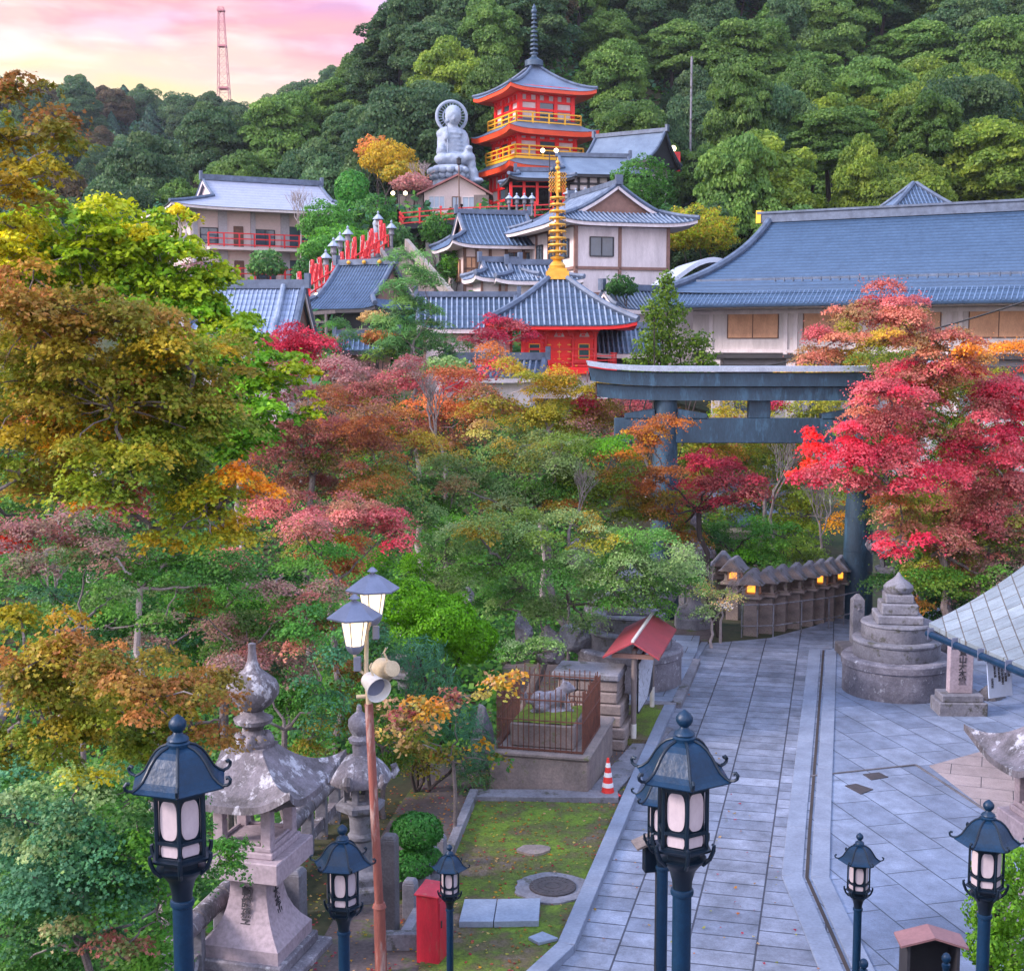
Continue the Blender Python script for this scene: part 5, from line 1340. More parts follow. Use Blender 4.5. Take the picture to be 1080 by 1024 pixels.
# ------- white building with tiled roof left of the red hall
dY = 71.0; q = at(492, 345, dY)
t = empty('white_annex', (q.x, dY + 2, q.z - 3.0), R(2), 'white walled building with a blue ribbed roof left of the red hall', 'house')
wallbox(t, 4.6, 4, -2.5, 5.4, 'white'); f_ = MB()
for x in (-2.3, -1.2, .2, 2.3): f_.box(x, -2.03, -2.5, .13, .13, 5.4)
for z in (.9, 2.6): f_.box(0, -2.04, z, 4.7, .12, .14)
f_.build('timber_frame', M['timber'], t)
window(t, -.5, -2.03, -.3, 1.2, 1.1); window(t, 1.25, -2.03, -.3, 1.5, 1.1, bars=2)
roof(t, 5.4, 5.2, 1.75, 2.9, .0, 5.4, sag=.3, rib=.3, mt='tile', over=.7, ridge_h=.3)
q = at(470, 398, 62); t = empty('tiled_lean_to', (q.x + 2.4, 63, q.z - 2.2), R(-6), 'low tiled roof poking out of the maples below the red hall', 'annex')
wallbox(t, 3.4, 2.4, -1, 3.2, 'white'); roof(t, 4.6, 3.6, .8, 2.2, 0, 4.6, rib=.3, mt='tile', over=.5)

# ------- red hall with the golden spire
rY = 65.0; kr = rY / 1400
q = at(590, 387, rY); t = empty('red_hall', (at(590, 345, rY).x, rY + 3.3, q.z), R(1.5), 'vermilion square hall under a blue tiled pyramid roof with a tall golden spire', 'hall')
ze = at(590, 345, rY).z - q.z
wb = 77 * kr; MB().box(0, 0, 0, wb, wb, ze + .2).build('wall', M['red'], t)
f_ = MB(); yf = -wb / 2
for x in (-.5, -.19, .19, .5): f_.tube([(x * wb, yf - .02, 0), (x * wb, yf - .02, ze)], .10, 10)
for z in (.15, ze * .42, ze * .70): f_.box(0, yf - .05, z, wb + .1, .1, .10)
for x in np.linspace(-.5, .5, 7):
    for j in range(3): f_.box(x * wb, yf - .1 - j * .12, ze * .78 + j * .12, .18 + .1 * j, .2, .1)
for x in np.linspace(-3.3, 3.3, 46): f_.box(x, yf - .75, ze + .02, .05, 1.5, .07)
f_.build('posts_and_brackets', M['red_rail'], t)
for x in (-.35, 0, .35):
    p_ = MB(); p_.prism([(-.26, 0), (.26, 0), (.16, .22), (-.16, .22)], (x * wb, yf - .03, ze * .76), (1, 0, 0), (0, 0, 1), .03); p_.build('white_panel', M['white'], t)
window(t, .345 * wb, yf - .02, ze * .2, .52, .72, pane='green_lattice', frame='yellow', bars=0, fw=.04); window(t, -.345 * wb, yf - .02, ze * .2, .52, .72, pane='green_lattice', frame='yellow', bars=0, fw=.04)
dd = MB(); dd.box(0, yf - .03, .1, 1.05, .06, ze * .6); d_ = dd.build('door', M['red'], t)
g_ = MB()
for x in (-.5, 0, .5):
    for z in (.35, .7, 1.05): g_.box(x, yf - .07, z, .18, .02, .05)
g_.box(0, yf - .07, .3, .025, .02, .9); g_.build('hinges', M['gold'], d_)
MB().box(0, 0, -.35, wb + 2.0, wb + 2.0, .33).build('veranda', M['red'], t)
h_ = wb / 2 + .95
railing(t, [(-h_, h_, -.02), (-h_, -h_, -.02), (-.6, -h_, -.02)], .55, M['red_rail'], 'railing', .8, .03); railing(t, [(.6, -h_, -.02), (h_, -h_, -.02), (h_, h_, -.02)], .55, M['red_rail'], 'railing', .8, .03, True)
MB().box(0, 0, -1.6, wb + 1.2, wb + 1.2, 1.25).build('podium', M['white'], t)
b_ = MB(); b_.box(-1.6, yf - 1.6, -.9, 4.6, .8, .2); b_.build('lower_step', M['red'], t)
railing(t, [(-3.9, yf - 2.0, -.7), (.7, yf - 2.0, -.7)], .5, M['red_rail'], 'railing', .7, .03)
Wr = 160 * kr; zr_ = at(590, 292, rY + 3.3).z - q.z
roof(t, Wr, Wr, (zr_ - ze) * 1.06, ze + .05, 1, .05, sag=.22, lift=.22, rib=.285, mt='tile', mr='tile_rib', fascia='red', th_=.16, over=1.5, ribr=.055)
b_ = MB(); z = zr_ - .15
b_.box(0, 0, z, 1.12, 1.12, .42); b_.box(0, 0, z + .42, .92, .92, .14)
b_.lathe([(.40, z + .56), (.42, z + .7), (.30, z + .85), (.20, z + .95), (.34, z + 1.05), (.36, z + 1.12), (.12, z + 1.2)], 20)
H_ = at(590, 166, rY + 3.3).z - q.z - z
b_.tube([(0, 0, z + 1.0), (0, 0, z + H_ * .94)], [.11, .05], 10)
for i in range(9):
    zz = z + 1.35 + i * .335; r = .47 - i * .012; b_.lathe([(.08, zz), (r, zz + .01), (r + .02, zz + .06), (r, zz + .11), (.08, zz + .13)], 20)
    for k in range(4): a = k * PI / 2 + .4; b_.sphere((math.cos(a) * (r + .03), math.sin(a) * (r + .03), zz - .05), .035, 6, 4)
zf = z + 1.35 + 9 * .335
for s_ in (0, PI / 2):
    c, q2 = math.cos(s_ + .2), math.sin(s_ + .2)
    for e in (-1, 1):
        for k in range(5):
            for j in range(3): b_.tube([(c * e * (.08 + .13 * j), q2 * e * (.08 + .13 * j), zf + k * .2), (c * e * (.2 + .13 * j), q2 * e * (.2 + .13 * j), zf + .1 + k * .2), (c * e * (.1 + .13 * j), q2 * e * (.1 + .13 * j), zf + .2 + k * .2)], .028, 5)
b_.sphere((0, 0, zf + 1.2), .13, 12, 8); b_.sphere((0, 0, zf + 1.48), .11, 12, 8); b_.tube([(0, 0, zf + 1.5), (0, 0, z + H_)], [.06, .01], 8)
b_.build('spire', M['gold'], t, True)
# side roof right of it
q = at(651, 371, 69); t = empty('tiled_corridor', (q.x + .3, 70.5, q.z - 2), 0, 'tiled corridor roof tucked behind the right side of the red hall', 'corridor')
wallbox(t, 3.0, 2.4, -1.2, 3.1, 'dark'); roof(t, 3.8, 4.4, 1.3, 1.9, 0, 3.8, rib=.27, mt='tile', over=.4, ribr=.06)

# ------- long hall on the right
H0 = at(742, 323, 74); H1 = at(1120, 309, 65)
d_ = (H1 - H0); d_.z = 0; Lh = 34.0; rz_ = math.atan2(d_.y, d_.x); 
t = empty('long_hall', (H0.x, H0.y, 0), rz_, 'long white walled hall with tan shuttered windows under a broad blue roof', 'hall')
ze = (H0.z + .05)
zw = at(742, 373, 74).z
x0 = -1.0
MB().box(Lh / 2 + x0, 5.0, zw, Lh, 8, ze - zw).build('wall', M['plaster_hall'], t)
MB().box(Lh / 2 + x0 + .8, 5.3, -1, Lh - 1.6, 7.5, zw + 1).build('lower_wall', M['plaster_grey'], t)
b_ = MB(); b_.box(Lh / 2 + x0, 1.0, zw - .25, Lh, .3, .22); b_.box(Lh / 2 + x0, 1.15, zw - .9, Lh, .2, .3); b_.build('floor_beam', M['dark'], t)
b_ = MB(); cs = MB()
bay = 4.3
for k in range(8):
    x = x0 + 1.1 + k * bay
    for dx in (0, .55) if k else (0,): b_.box(x + dx, .98, zw - .1, .22, .16, ze - zw + .1)
    cs.box(x + .3, 1.25, -1, .5, .5, zw + .8)
b_.box(Lh / 2 + x0, .97, zw + .05, Lh, .12, .18); b_.box(Lh / 2 + x0, .97, ze - .5, Lh, .12, .22)
b_.build('pilasters', M['white'], t); cs.build('columns', M['plaster_hall'], t)
for k in range(8):
    x = x0 + 1.1 + k * bay + .27 + bay / 2
    if x > 30: continue
    o_ = window(t, x, .99, zw + .85, 2.9, 1.42, frame='brown', pane='tan', bars=1, fw=.05, depth=.06)
    if k < 5: window(t, x, 1.52, zw - 3.2, 2.3, 1.9, frame='dark', pane='glass', bars=2)
# roof: long concave slope with a hipped left end and a low pent roof below
zr_ = at(777, 235, 82).z
P_ = []; nU, nV = 30, 12
Wd = 9.3
for i in range(nU + 1):
    row = []
    for j in range(nV + 1):
        v = j / nV; xl = x0 - 1.2 + 3.0 * (1 - (1 - v) ** 1.7); xr = x0 + Lh + 2 - 3 * v
        z = ze + .55 + (zr_ - ze - .55) * (.62 * v + .38 * v * v) + .0
        if i == 0 and False: pass
        row.append((xl + (xr - xl) * i / nU, -.6 + Wd * v, z + .25 * (1 - i / nU) ** 14 * (1 - v)))
    P_.append(row)
hallm = tilemat('hall_roof_tile', (0.045, 0.088, 0.165), 0.19, c2=(0.018, 0.038, 0.08), rough=.36, amt=.4)
b_ = MB(); b_.grid(P_); b_.grid([[(x, 2 * (Wd - .6) - y, z) for x, y, z in r_] for r_ in reversed(P_)])
# hipped end
E_ = []
for i in range(9):
    row = []
    for j in range(nV + 1):
        a = P_[0][j]; y = a[1] + (2 * (Wd - .6) - 2 * a[1]) * i / 8; row.append((a[0] - .9 * math.sin(PI * i / 8) * (1 - j / nV), y, a[2]))
    E_.append(row)
b_.grid(list(reversed(E_)))
rf = b_.build('roof', hallm, t, True)
b_ = MB(); n = 130
pent = MB(); Q = [[(x0 - 1.6 + (Lh + 3.6) * i / 40, -1.35 + 1.0 * j / 3, ze - .02 + .68 * j / 3 + .04 * math.sin(j)) for j in range(4)] for i in range(41)]
pent.grid(Q); pent.grid([[(x, y, z - .14) for x, y, z in r_] for r_ in reversed(Q)]); pent.grid([[r_[0], (r_[0][0], r_[0][1], r_[0][2] - .14)] for r_ in reversed(Q)])
pf = pent.build('pent_roof', hallm, rf)
rb = MB()
for k in range(150):
    x = x0 - 1.6 + (Lh + 3.6) * (k + .5) / 150; rb.tube([(x, -1.36, ze + .0), (x, -.33, ze + .68)], .045, 5)
rb.build('pent_ribs', M['tile_ribd'], pf, True)
b_ = MB(); b_.beam((P_[0][-1][0] - .5, Wd - .6, zr_ + .2), (P_[-1][-1][0], Wd - .6, zr_ + .2), .5, .55); b_.beam((P_[0][-1][0] - .7, Wd - .6, zr_ + .5), (P_[-1][-1][0], Wd - .6, zr_ + .5), .7, .12)
b_.tube([(p_[0], p_[1] - .02, p_[2] + .12) for p_ in P_[0]], .22, 8)
b_.build('ridge', M['ridge'], rf, True)
MB().box(P_[0][-1][0] - .62, Wd - .6, zr_ - .1, .3, .6, .75).build('ridge_ornament', M['yellow'], rf)
b_ = MB(); b_.beam((x0 + .5, .15, ze + 1.35), (x0 + Lh, .15, ze + 1.35), .05, .12)
for k in range(60): x = x0 + 5 + k * .5; b_.box(x, .2, ze + 1.2, .06, .2, .22)
b_.build('snow_guard', M['ridge'], rf)
MB().box(Lh / 2 + x0, .2, ze - .22, Lh + 2, 1.9, .1).build('soffit', M['white'], rf)
# pale curved porch roof at its left end
q = at(705, 320, 80); t = empty('curved_porch', (q.x + 1.2, 82, q.z), R(5), 'pale curved porch roof at the left end of the long hall', 'porch')
b_ = MB(); P_ = []
for i in range(25):
    u = -1 + 2 * i / 24; z = 2.7 * math.exp(-(u * 1.55) ** 2) + .25 * abs(u) ** 3; P_.append([(u * 4.6 + 1.2, -2.5, z), (u * 4.6 + 1.2, 4, z)])
b_.grid(P_); b_.grid([[(x, y, z - .3) for x, y, z in r_] for r_ in reversed(P_)]); b_.grid([[r_[0], (r_[0][0], r_[0][1], r_[0][2] - .3)] for r_ in reversed(P_)])
b_.build('roof', M['grey_sheet'], t, True); MB().box(1.2, 1, -5, 5.5, 4, 5.6).build('wall', M['white'], t)
q = at(672, 322, 76); t = empty('tiled_wall_roof', (q.x, 76, q.z - 1.8), R(30), 'short tiled roof beside the cypress at the end of the long hall', 'annex')
wallbox(t, 3.2, 1.4, -3, 4.6, 'white'); roof(t, 4.6, 2.6, 1.1, 1.5, 0, 4.6, rib=.26, mt='tile', over=.4)

# ------- small pyramid roof behind the long hall
q = at(968, 233, 96); t = empty('pyramid_roof_hall', (q.x + .6, 99, q.z - 3.2), R(4), 'small hall with a dark tiled pyramid roof behind the long hall', 'hall')
wallbox(t, 4.6, 4.6, -3, 6.4, 'timber'); roof(t, 7.3, 6.8, 2.9, 3.2, 1, .2, sag=.2, lift=.15, rib=.3, mt='tile', mr='tile_ribd', fascia='timber')

# ------- inn on the left
iY = 118.0; ki = iY / 1400; q = at(262, 300, iY)
t = empty('inn', (q.x + .4, iY + 5.5, q.z), R(27), 'two storey pinkish inn with red balcony rails and a pale tiled roof at left', 'inn')
zE = at(262, 222, iY).z - q.z; WI = 15.6
wallbox(t, WI, 9, -3, zE + 3.1, 'plaster')
f_ = MB()
for x in (-7.4, -5.0, -2.3, .6, 4.9, 7.4): f_.box(x, -4.55, -3, .75 if x in (.6, -5.0) else .4, .3, zE + 3)
f_.build('columns', M['plaster_grey'], t)
z1 = at(262, 262, iY).z - q.z; z0_ = at(262, 298, iY).z - q.z
for z in (z0_, z1):
    bb = MB(); bb.box(.8, -5.2, z - .25, WI - 1, 1.5, .25); bal = bb.build('balcony', M['plaster'], t)
    railing(bal, [(-6.6, -5.9, z), (8.2, -5.9, z), (8.2, -4.5, z)], 1.15, M['red_rail'], 'railing', 1.25, .06)
    window(t, 2.75, -4.53, z + .25, 3.6, 1.75, frame='dark', bars=3); window(t, -1.2, -4.53, z + .35, 1.7, 1.3, frame='dark'); window(t, -3.6, -4.53, z + .05, .8, 1.8, frame='brown', pane='brown', bars=0)
    window(t, -6.2, -4.53, z + .35, 1.5, 1.3, frame='dark'); window(t, 6.2, -4.53, z + .35, 1.4, 1.3, frame='dark')
roof(t, WI + 4.4, 13.2, 3.0, zE, .45, WI - 4.5, sag=.3, lift=.25, rib=0, mt='inn_roof', fascia='white', gable='plaster', over=1.6, ridge_h=.5)
if False: rr = roof(t, 9, 7, 2.3, zE + .02, .4, 7.6, sag=.3, lift=.2, rib=0, mt='inn_roof', fascia='white', gable='plaster', over=1.4, loc_=(-1.0, -6.2, 0))

# ------- big pale tiled roof in the middle distance, left
bY = 58.0; q = at(258, 374, bY); zt_ = at(258, 304, bY + 3).z
t = empty('pale_tiled_hall', (q.x - .3, bY + 3.4, 2.0), R(-3), 'hall with a broad pale blue tiled roof below the inn', 'hall')
kb = bY / 1400; wallbox(t, 4.4, 5, -1, q.z - 1, 'white')
roof(t, 5.0, 7.2, zt_ - q.z, q.z - 2.0, 0, 5.0, sag=.25, rib=.21, mt='tile_pale', mr='tile_pale', over=.7, ribr=.04, ridge_h=.4)
b_ = MB(); 
for x in (1.5,): b_.tube([(x, -3.5 + 3.4 * v, q.z - 2 + (zt_ - q.z) * (.75 * v + .25 * v * v) + .12) for v in np.linspace(0, 1, 6)], .13, 8)
b_.build('descending_ridge', M['tile_rib'], t, True)
q = at(206, 303, 66); t = empty('temple_roof', (q.x, 66, q.z - 3), R(10), 'small stone coloured roof crest left of the pale tiled hall', 'hall')
wallbox(t, 1.6, 1.6, -1, 3.4, 'white'); roof(t, 3, 3, .8, 2.4, 1, .2, rib=.2, mt='tile_pale', mr='tile_pale', over=.4); MB().lathe([(.5, 3.2), (.45, 3.5), (.2, 3.6), (.28, 3.75), (.05, 4.0)], 12).build('crest', M['stone'], t, True)

# ------- blue hall by the banner steps
fY = 80.0; q = at(352, 326, fY)
t = empty('blue_tiled_hall', (q.x + 1.6, fY + 3.2, q.z - 3), R(-24), 'dark timbered hall with a deep blue tiled roof beside the red banners', 'hall')
wallbox(t, 4.6, 5.2, -1.5, 4.6, 'dark'); MB().box(0, -2.65, 1.6, 4.4, .1, .25).build('lintel', M['wood_grey'], t)
roof(t, 5.5, 7.4, 2.8, 3.0, .28, 4.0, sag=.35, lift=.2, rib=.22, mt='tile', mr='tile_ribd', fascia='dark', ribr=.04, gable='timber', over=.9)
b_ = MB()
for x in (-1, 0, 1): b_.sphere((x * 1.1, -.22, 5.95), .13, 8, 6)
b_.build('gilt_bosses', M['gold'], t)
q = at(392, 322, 90); t = empty('tiled_side_roof', (q.x, 91, q.z - 2.2), R(6), 'low ribbed tile roof leaning against the deep blue hall', 'annex')
wallbox(t, 2.6, 2, -1, 3, 'dark'); roof(t, 3.9, 3.4, 1.1, 1.9, 0, 3.9, rib=.3, mt='tile', mr='tile_ribd', fascia='dark', over=.5)
q = at(385, 368, 74); t = empty('dark_gate_roof', (q.x, 75, q.z - 2.4), R(4), 'dark low roofed gatehouse behind the crimson maple', 'gatehouse')
wallbox(t, 2.6, 2, -1.5, 3.8, 'timber'); roof(t, 3.4, 3.4, .8, 2.3, 0, 3.4, rib=.3, mt='tile', mr='tile_ribd', fascia='dark', over=.5); MB().box(0, -1.05, -1, .9, .1, 2.2).build('doorway', M['white'], t)
# ------- small wooden torii
q = at(331, 348, 78); t = empty('small_torii', (q.x, 78, q.z - 1), R(8), 'small pale wooden torii gate beside the twin lamps and banners', 'gate')
b_ = MB(); b_.tube([(-.75, 0, -1), (-.7, 0, 1.9)], .09, 8); b_.tube([(.75, 0, -1), (.7, 0, 1.9)], .09, 8); b_.build('pillar', M['wood_grey'], t, True)
b_ = MB(); b_.beam((-1.25, 0, 2.05), (0, 0, 1.96), .16, .2); b_.beam((0, 0, 1.96), (1.25, 0, 2.05), .16, .2); b_.beam((-1, 0, 1.45), (1, 0, 1.45), .1, .14); b_.box(0, 0, 1.45, .12, .1, .5); b_.build('lintel', M['wood_grey'], t)
# ------- white building fragment low right of the great gate, seen between trunks
q = at(785, 600, 56); t = empty('low_tiled_house', (q.x, 57, 0), R(-4), 'low house with a grey blue roof glimpsed beyond the gabled lanterns', 'house')
wallbox(t, 2.8, 3, -.5, 1.9, 'white'); roof(t, 3.6, 5, 1.2, 1.3, 0, 3.6, rib=.3, mt='tile_pale', mr='tile_pale', over=.6)

# ------- banner steps
st0, st1 = at(318, 322, 84), at(407, 262, 101)
t = empty('banner_steps', (0, 0, 0), 0, 'red railed stairway climbing behind the deep blue roof', 'stairway')
b_ = MB(); n = 22
for k in range(n):
    p_ = st0.lerp(st1, (k + .5) / n); b_.box(p_.x, p_.y, p_.z - 7, 1.2, 2.6, 7, .5)
b_.build('steps', M['stone'], t); railing(t, [st0 + Vector((.3, -1.2, 0)), st1 + Vector((.3, -1.2, 0))], .9, M['red_rail'], 'railing', 1.1, .05, False, (1.0, .45))
bn = empty('banner', (0, 0, 0)); MB().tube([(0, 0, 0), (0, 0, 1.75)], .025, 6).build('pole', M['white_metal'], bn)
c_ = MB(); P_ = [[(.03 + .27 * i / 4, .06 * math.sin(i * 1.5 + j * .9), 1.85 - 1.5 * j / 8) for j in range(9)] for i in range(5)]
c_.grid(P_); cl_ = c_.build('cloth', M['banner'], bn); sd_ = cl_.modifiers.new('thickness', 'SOLIDIFY'); sd_.thickness = .015
for k, f in enumerate(np.linspace(0, 1, 19)):
    o = bn if k == 0 else copy_tree(bn); p_ = st0.lerp(st1, float(f)); o.location = p_ + Vector((rng.uniform(-.1, .1), -1.4, rng.uniform(-.5, .5))); o.rotation_euler = (0, R(rng.uniform(-4, 4)), R(rng.uniform(-20, 20)))
    tag(o, 'tall red cloth banner on a pole, one of the line along the stairway', 'banner', 'red banners along the stairway')
sl = empty('path_lantern', (0, 0, 0)); MB().lathe([(.22, 0), (.2, .2), (.12, .3), (.12, 1.2), (.24, 1.35), (.2, 1.5), (.2, 1.8)], 8).build('stand', M['stone'], sl); MB().lathe([(.42, 1.8), (.36, 1.9), (.12, 2.15), (.05, 2.2), (.1, 2.3), (.01, 2.45)], 8).build('cap', M['stone_pale'], sl)
plist = [(344, 296, 92), (352, 283, 94), (359, 277, 95), (367, 270, 96), (399, 253, 101), (413, 262, 103)]
row2 = [(598, 219, 108), (607, 219, 108), (617, 218, 108), (627, 217, 108), (636, 216, 108), (645, 215, 108), (537, 224, 108), (545, 224, 108), (553, 224, 108), (561, 224, 108)]
for k, (px, py, Y) in enumerate(plist + row2):
    o = sl if k == 0 else copy_tree(sl); q = at(px, py, Y); o.location = q + Vector((0, 0, -.3))
    if k < 6: tag(o, 'pale capped stone lantern among the red banners on the stairway', 'stone lantern', 'capped stone lanterns among the banners')
    else: o.scale = (.8, .8, .75); tag(o, 'small stone lantern in the line along the terrace below the timbered hall', 'stone lantern', 'stone lanterns along the terrace')
# standing statue and stone flight
q = at(398, 262, 103); st = empty('standing_statue', q, 0, 'grey standing figure on a pedestal at the top of the banner stairway', 'statue')
MB().box(0, 0, -1, .9, .9, 1.5).build('pedestal', M['stone'], st); blob_mesh('figure', [((0, 0, 1.3), (.32, .25, .8)), ((0, 0, 1.85), (.36, .24, .35)), ((0, -.02, 2.3), (.17, .18, .22)), ((0, 0, .7), (.36, .3, .3))], M['stone_pale'], st, .06)
t = empty('stone_flight', (0, 0, 0), 0, 'worn stone stairway with sloping side walls below the red terrace', 'stairway')
s0, s1 = at(455, 318, 84), at(412, 262, 101); b_ = MB()
for k in range(26): p_ = s0.lerp(s1, k / 25); b_.box(p_.x, p_.y, p_.z - 7, 1.8, .8, 7, -.2)
b_.build('steps', M['stone_brown'], t); b_ = MB(); b_.beam(s0 + Vector((1.3, 0, .2)), s1 + Vector((1.2, 0, .3)), .3, .8); b_.beam(s0 + Vector((-1.2, 0, .1)), s1 + Vector((-1.1, 0, .2)), .3, .6); b_.build('side_wall', M['shed_side'], t)

# ------- twin lit lamps in the distance
def twin(px, py, Y, h, label, m='dark'):
    q = at(px, py, Y); t_ = empty('twin_lamp', (q.x, q.y, q.z - h), 0, label, 'street lamp', 'distant twin headed lamps')
    MB().tube([(0, 0, 0), (0, 0, h - .1)], .05, 6).build('pole', M[m], t_); MB().tube([(-.55, 0, h - .1), (0, 0, h - .25), (.55, 0, h - .1)], .035, 6).build('arms', M[m], t_)
    for sx in (-1, 1): MB().sphere((sx * .52, 0, h), .17, 12, 8).build('lit_globe', M['bulb'], t_, True)
twin(421, 204, 112, 4.2, 'twin lit lamps above the left end of the red terrace')
twin(579.5, 159, 105, 4.5, 'twin lit lamps in front of the pagoda balcony')
twin(325, 312, 82, 3.0, 'twin lit lamps at the foot of the red banners')
q = at(710, 158, 128); t = empty('lit_banner_lamp', (q.x, q.y, q.z - 3), 0, 'single lit lamp with red banners high among the trees at right', 'street lamp')
MB().tube([(0, 0, 0), (0, 0, 3)], .05, 6).build('pole', M['dark'], t); MB().sphere((0, 0, 3.1), .28, 12, 8).build('lit_globe', M['bulb'], t)
for x in (-.5, .4):
    c_ = MB(); c_.box(x, .1, 1.0, .6, .03, 1.8); c_.build('pennant', M['banner'], t)
# ------- lamp post near statue
q = at(484, 168, 116); t = empty('terrace_lamp', (q.x, q.y, q.z - 6), 0, 'tall thin dark lamp post in front of the cream hut', 'street lamp')
MB().tube([(0, 0, 0), (0, 0, 5.6)], .06, 6).build('pole', M['brown'], t); MB().lathe([(.12, 5.5), (.2, 5.6), (.2, 5.95), (.25, 6.0), (.02, 6.2)], 6).build('lamp_head', M['dark'], t)
# ------- lattice tower on the ridge
tY = 385.0; q0 = at(237, 103, tY); q1 = at(233, 8, tY); Ht = q1.z - q0.z + 14; t = empty('lattice_tower', (q0.x, tY, q0.z - 14), 0, 'tall red and white lattice mast on the far wooded ridge', 'tower')
b_ = MB(); n = 16
def leg(a, f): w_ = 2.1 * (1 - f) + .7 * f; return Vector((a[0] * w_ + (q1.x - q0.x) * f, a[1] * w_, Ht * f))
cs_ = [(-1, -1), (1, -1), (1, 1), (-1, 1)]
for k in range(n):
    f0, f1 = 1 - (1 - k / n) ** 1.1, 1 - (1 - (k + 1) / n) ** 1.1
    for i in range(4):
        a, c = cs_[i], cs_[(i + 1) % 4]
        b_.beam(leg(a, f0), leg(a, f1), .15, .15); b_.beam(leg(a, f1), leg(c, f1), .08, .08); b_.beam(leg(a, f0), leg(c, f1), .06, .06); b_.beam(leg(c, f0), leg(a, f1), .06, .06)
for f in (.42, .72, .97): p_ = leg((0, 0), f); b_.box(p_.x, 0, p_.z, 3.0 - f, 3.0 - f, .5)
b_.build('lattice', M['tower'], t)
# ------- power cables
def cable(p_, q_, sag, r, label):
    pts = [p_.lerp(q_, i / 20) - Vector((0, 0, sag * 4 * (i / 20) * (1 - i / 20))) for i in range(21)]
    tag(MB().tube(pts, r, 5).build('power_cable', M['cable'], None, True), label, 'cable', 'overhead cables before the long hall')
cable(at(700, 398, 57), at(1100, 312, 48), .5, .035, 'black overhead cable rising across the windows of the long hall')
cable(at(738, 394, 60), at(930, 352, 60), .3, .02, 'thin cable just above the great gate lintel')
q = at(729, 100, 150)
tag(MB().tube([(q.x, 150, th(q.x, 150)), (q.x, 150, at(729, 60, 150).z)], .12, 8).build('bare_pole', M['stone']), 'thin grey pole standing among the hillside trees', 'pole')
# ---------------------------------------------------------------- foliage
def leafmat():
    m, nt, N, L, B = newmat('foliage')
    at_ = N.new('ShaderNodeAttribute'); at_.attribute_name = 'Col'
    oi = N.new('ShaderNodeObjectInfo')
    mr = N.new('ShaderNodeMapRange'); mr.inputs['To Min'].default_value = .75; mr.inputs['To Max'].default_value = 1.3; L.new(oi.outputs['Random'], mr.inputs['Value'])
    hv = N.new('ShaderNodeHueSaturation'); L.new(mr.outputs['Result'], hv.inputs['Value']); L.new(at_.outputs['Color'], hv.inputs['Color'])
    B.inputs['Roughness'].default_value = .55; B.inputs['Specular IOR Level'].default_value = .3
    L.new(hv.outputs['Color'], B.inputs['Base Color'])
    tr = N.new('ShaderNodeBsdfTranslucent'); L.new(hv.outputs['Color'], tr.inputs['Color'])
    mx = N.new('ShaderNodeMixShader'); mx.inputs['Fac'].default_value = .45
    L.new(B.outputs['BSDF'], mx.inputs[1]); L.new(tr.outputs['BSDF'], mx.inputs[2]); L.new(mx.outputs['Shader'], N['Material Output'].inputs['Surface'])
    return m
LEAF = leafmat()
LEAVES_TOTAL = [0]
SHAPES = {
    'rhomb': np.array([(0, -.5), (.36, 0), (0, .55), (-.36, 0)]),
    'quad': np.array([(-.42, -.4), (.42, -.5), (.46, .42), (-.40, .5)]),
    'maple': np.array([(0, -.42), (.30, -.30), (.22, -.05), (.60, .12), (.22, .18), (0, .62), (-.22, .18), (-.60, .12), (-.22, -.05), (-.30, -.30)]),
    'needle': np.array([(-.07, -.6), (.07, -.6), (.05, .6), (-.05, .6)]),
}
def leafmesh(name, P, Nn, size, C, parent=None, shape='rhomb', mat_=None):
    """P points, Nn face directions, C colours: one small face per leaf"""
    P = np.asarray(P, np.float64); n = len(P); LEAVES_TOTAL[0] += n
    Nn = Nn / (np.linalg.norm(Nn, axis=1, keepdims=True) + 1e-9)
    ref = nr.normal(size=(n, 3)); T1 = np.cross(Nn, ref); T1 /= (np.linalg.norm(T1, axis=1, keepdims=True) + 1e-9); T2 = np.cross(Nn, T1)
    sh = SHAPES[shape]; k = len(sh); sz = (size * nr.uniform(.7, 1.35, n))[:, None, None] if np.isscalar(size) else np.asarray(size)[:, None, None]
    bend = (np.abs(sh[:, 0]) * -.35)[None, :, None] * Nn[:, None, :]
    V = P[:, None, :] + sz * (sh[None, :, 0:1] * T1[:, None, :] + sh[None, :, 1:2] * T2[:, None, :] + bend)
    V = V.reshape(-1, 3).astype(np.float32)
    me = bpy.data.meshes.new(name); me.vertices.add(n * k); me.vertices.foreach_set('co', V.ravel())
    me.loops.add(n * k); me.loops.foreach_set('vertex_index', np.arange(n * k, dtype=np.int32))
    me.polygons.add(n); me.polygons.foreach_set('loop_start', np.arange(0, n * k, k, dtype=np.int32)); me.polygons.foreach_set('loop_total', np.full(n, k, np.int32))
    ca = me.color_attributes.new('Col', 'FLOAT_COLOR', 'POINT')
    cc = np.ones((n * k, 4), np.float32); cc[:, :3] = np.repeat(np.clip(C, 0, 1), k, axis=0); ca.data.foreach_set('color', cc.ravel())
    me.materials.append(mat_ or LEAF); me.update(calc_edges=True)
    o = bpy.data.objects.new(name, me); COL.objects.link(o); o.parent = parent
    return o

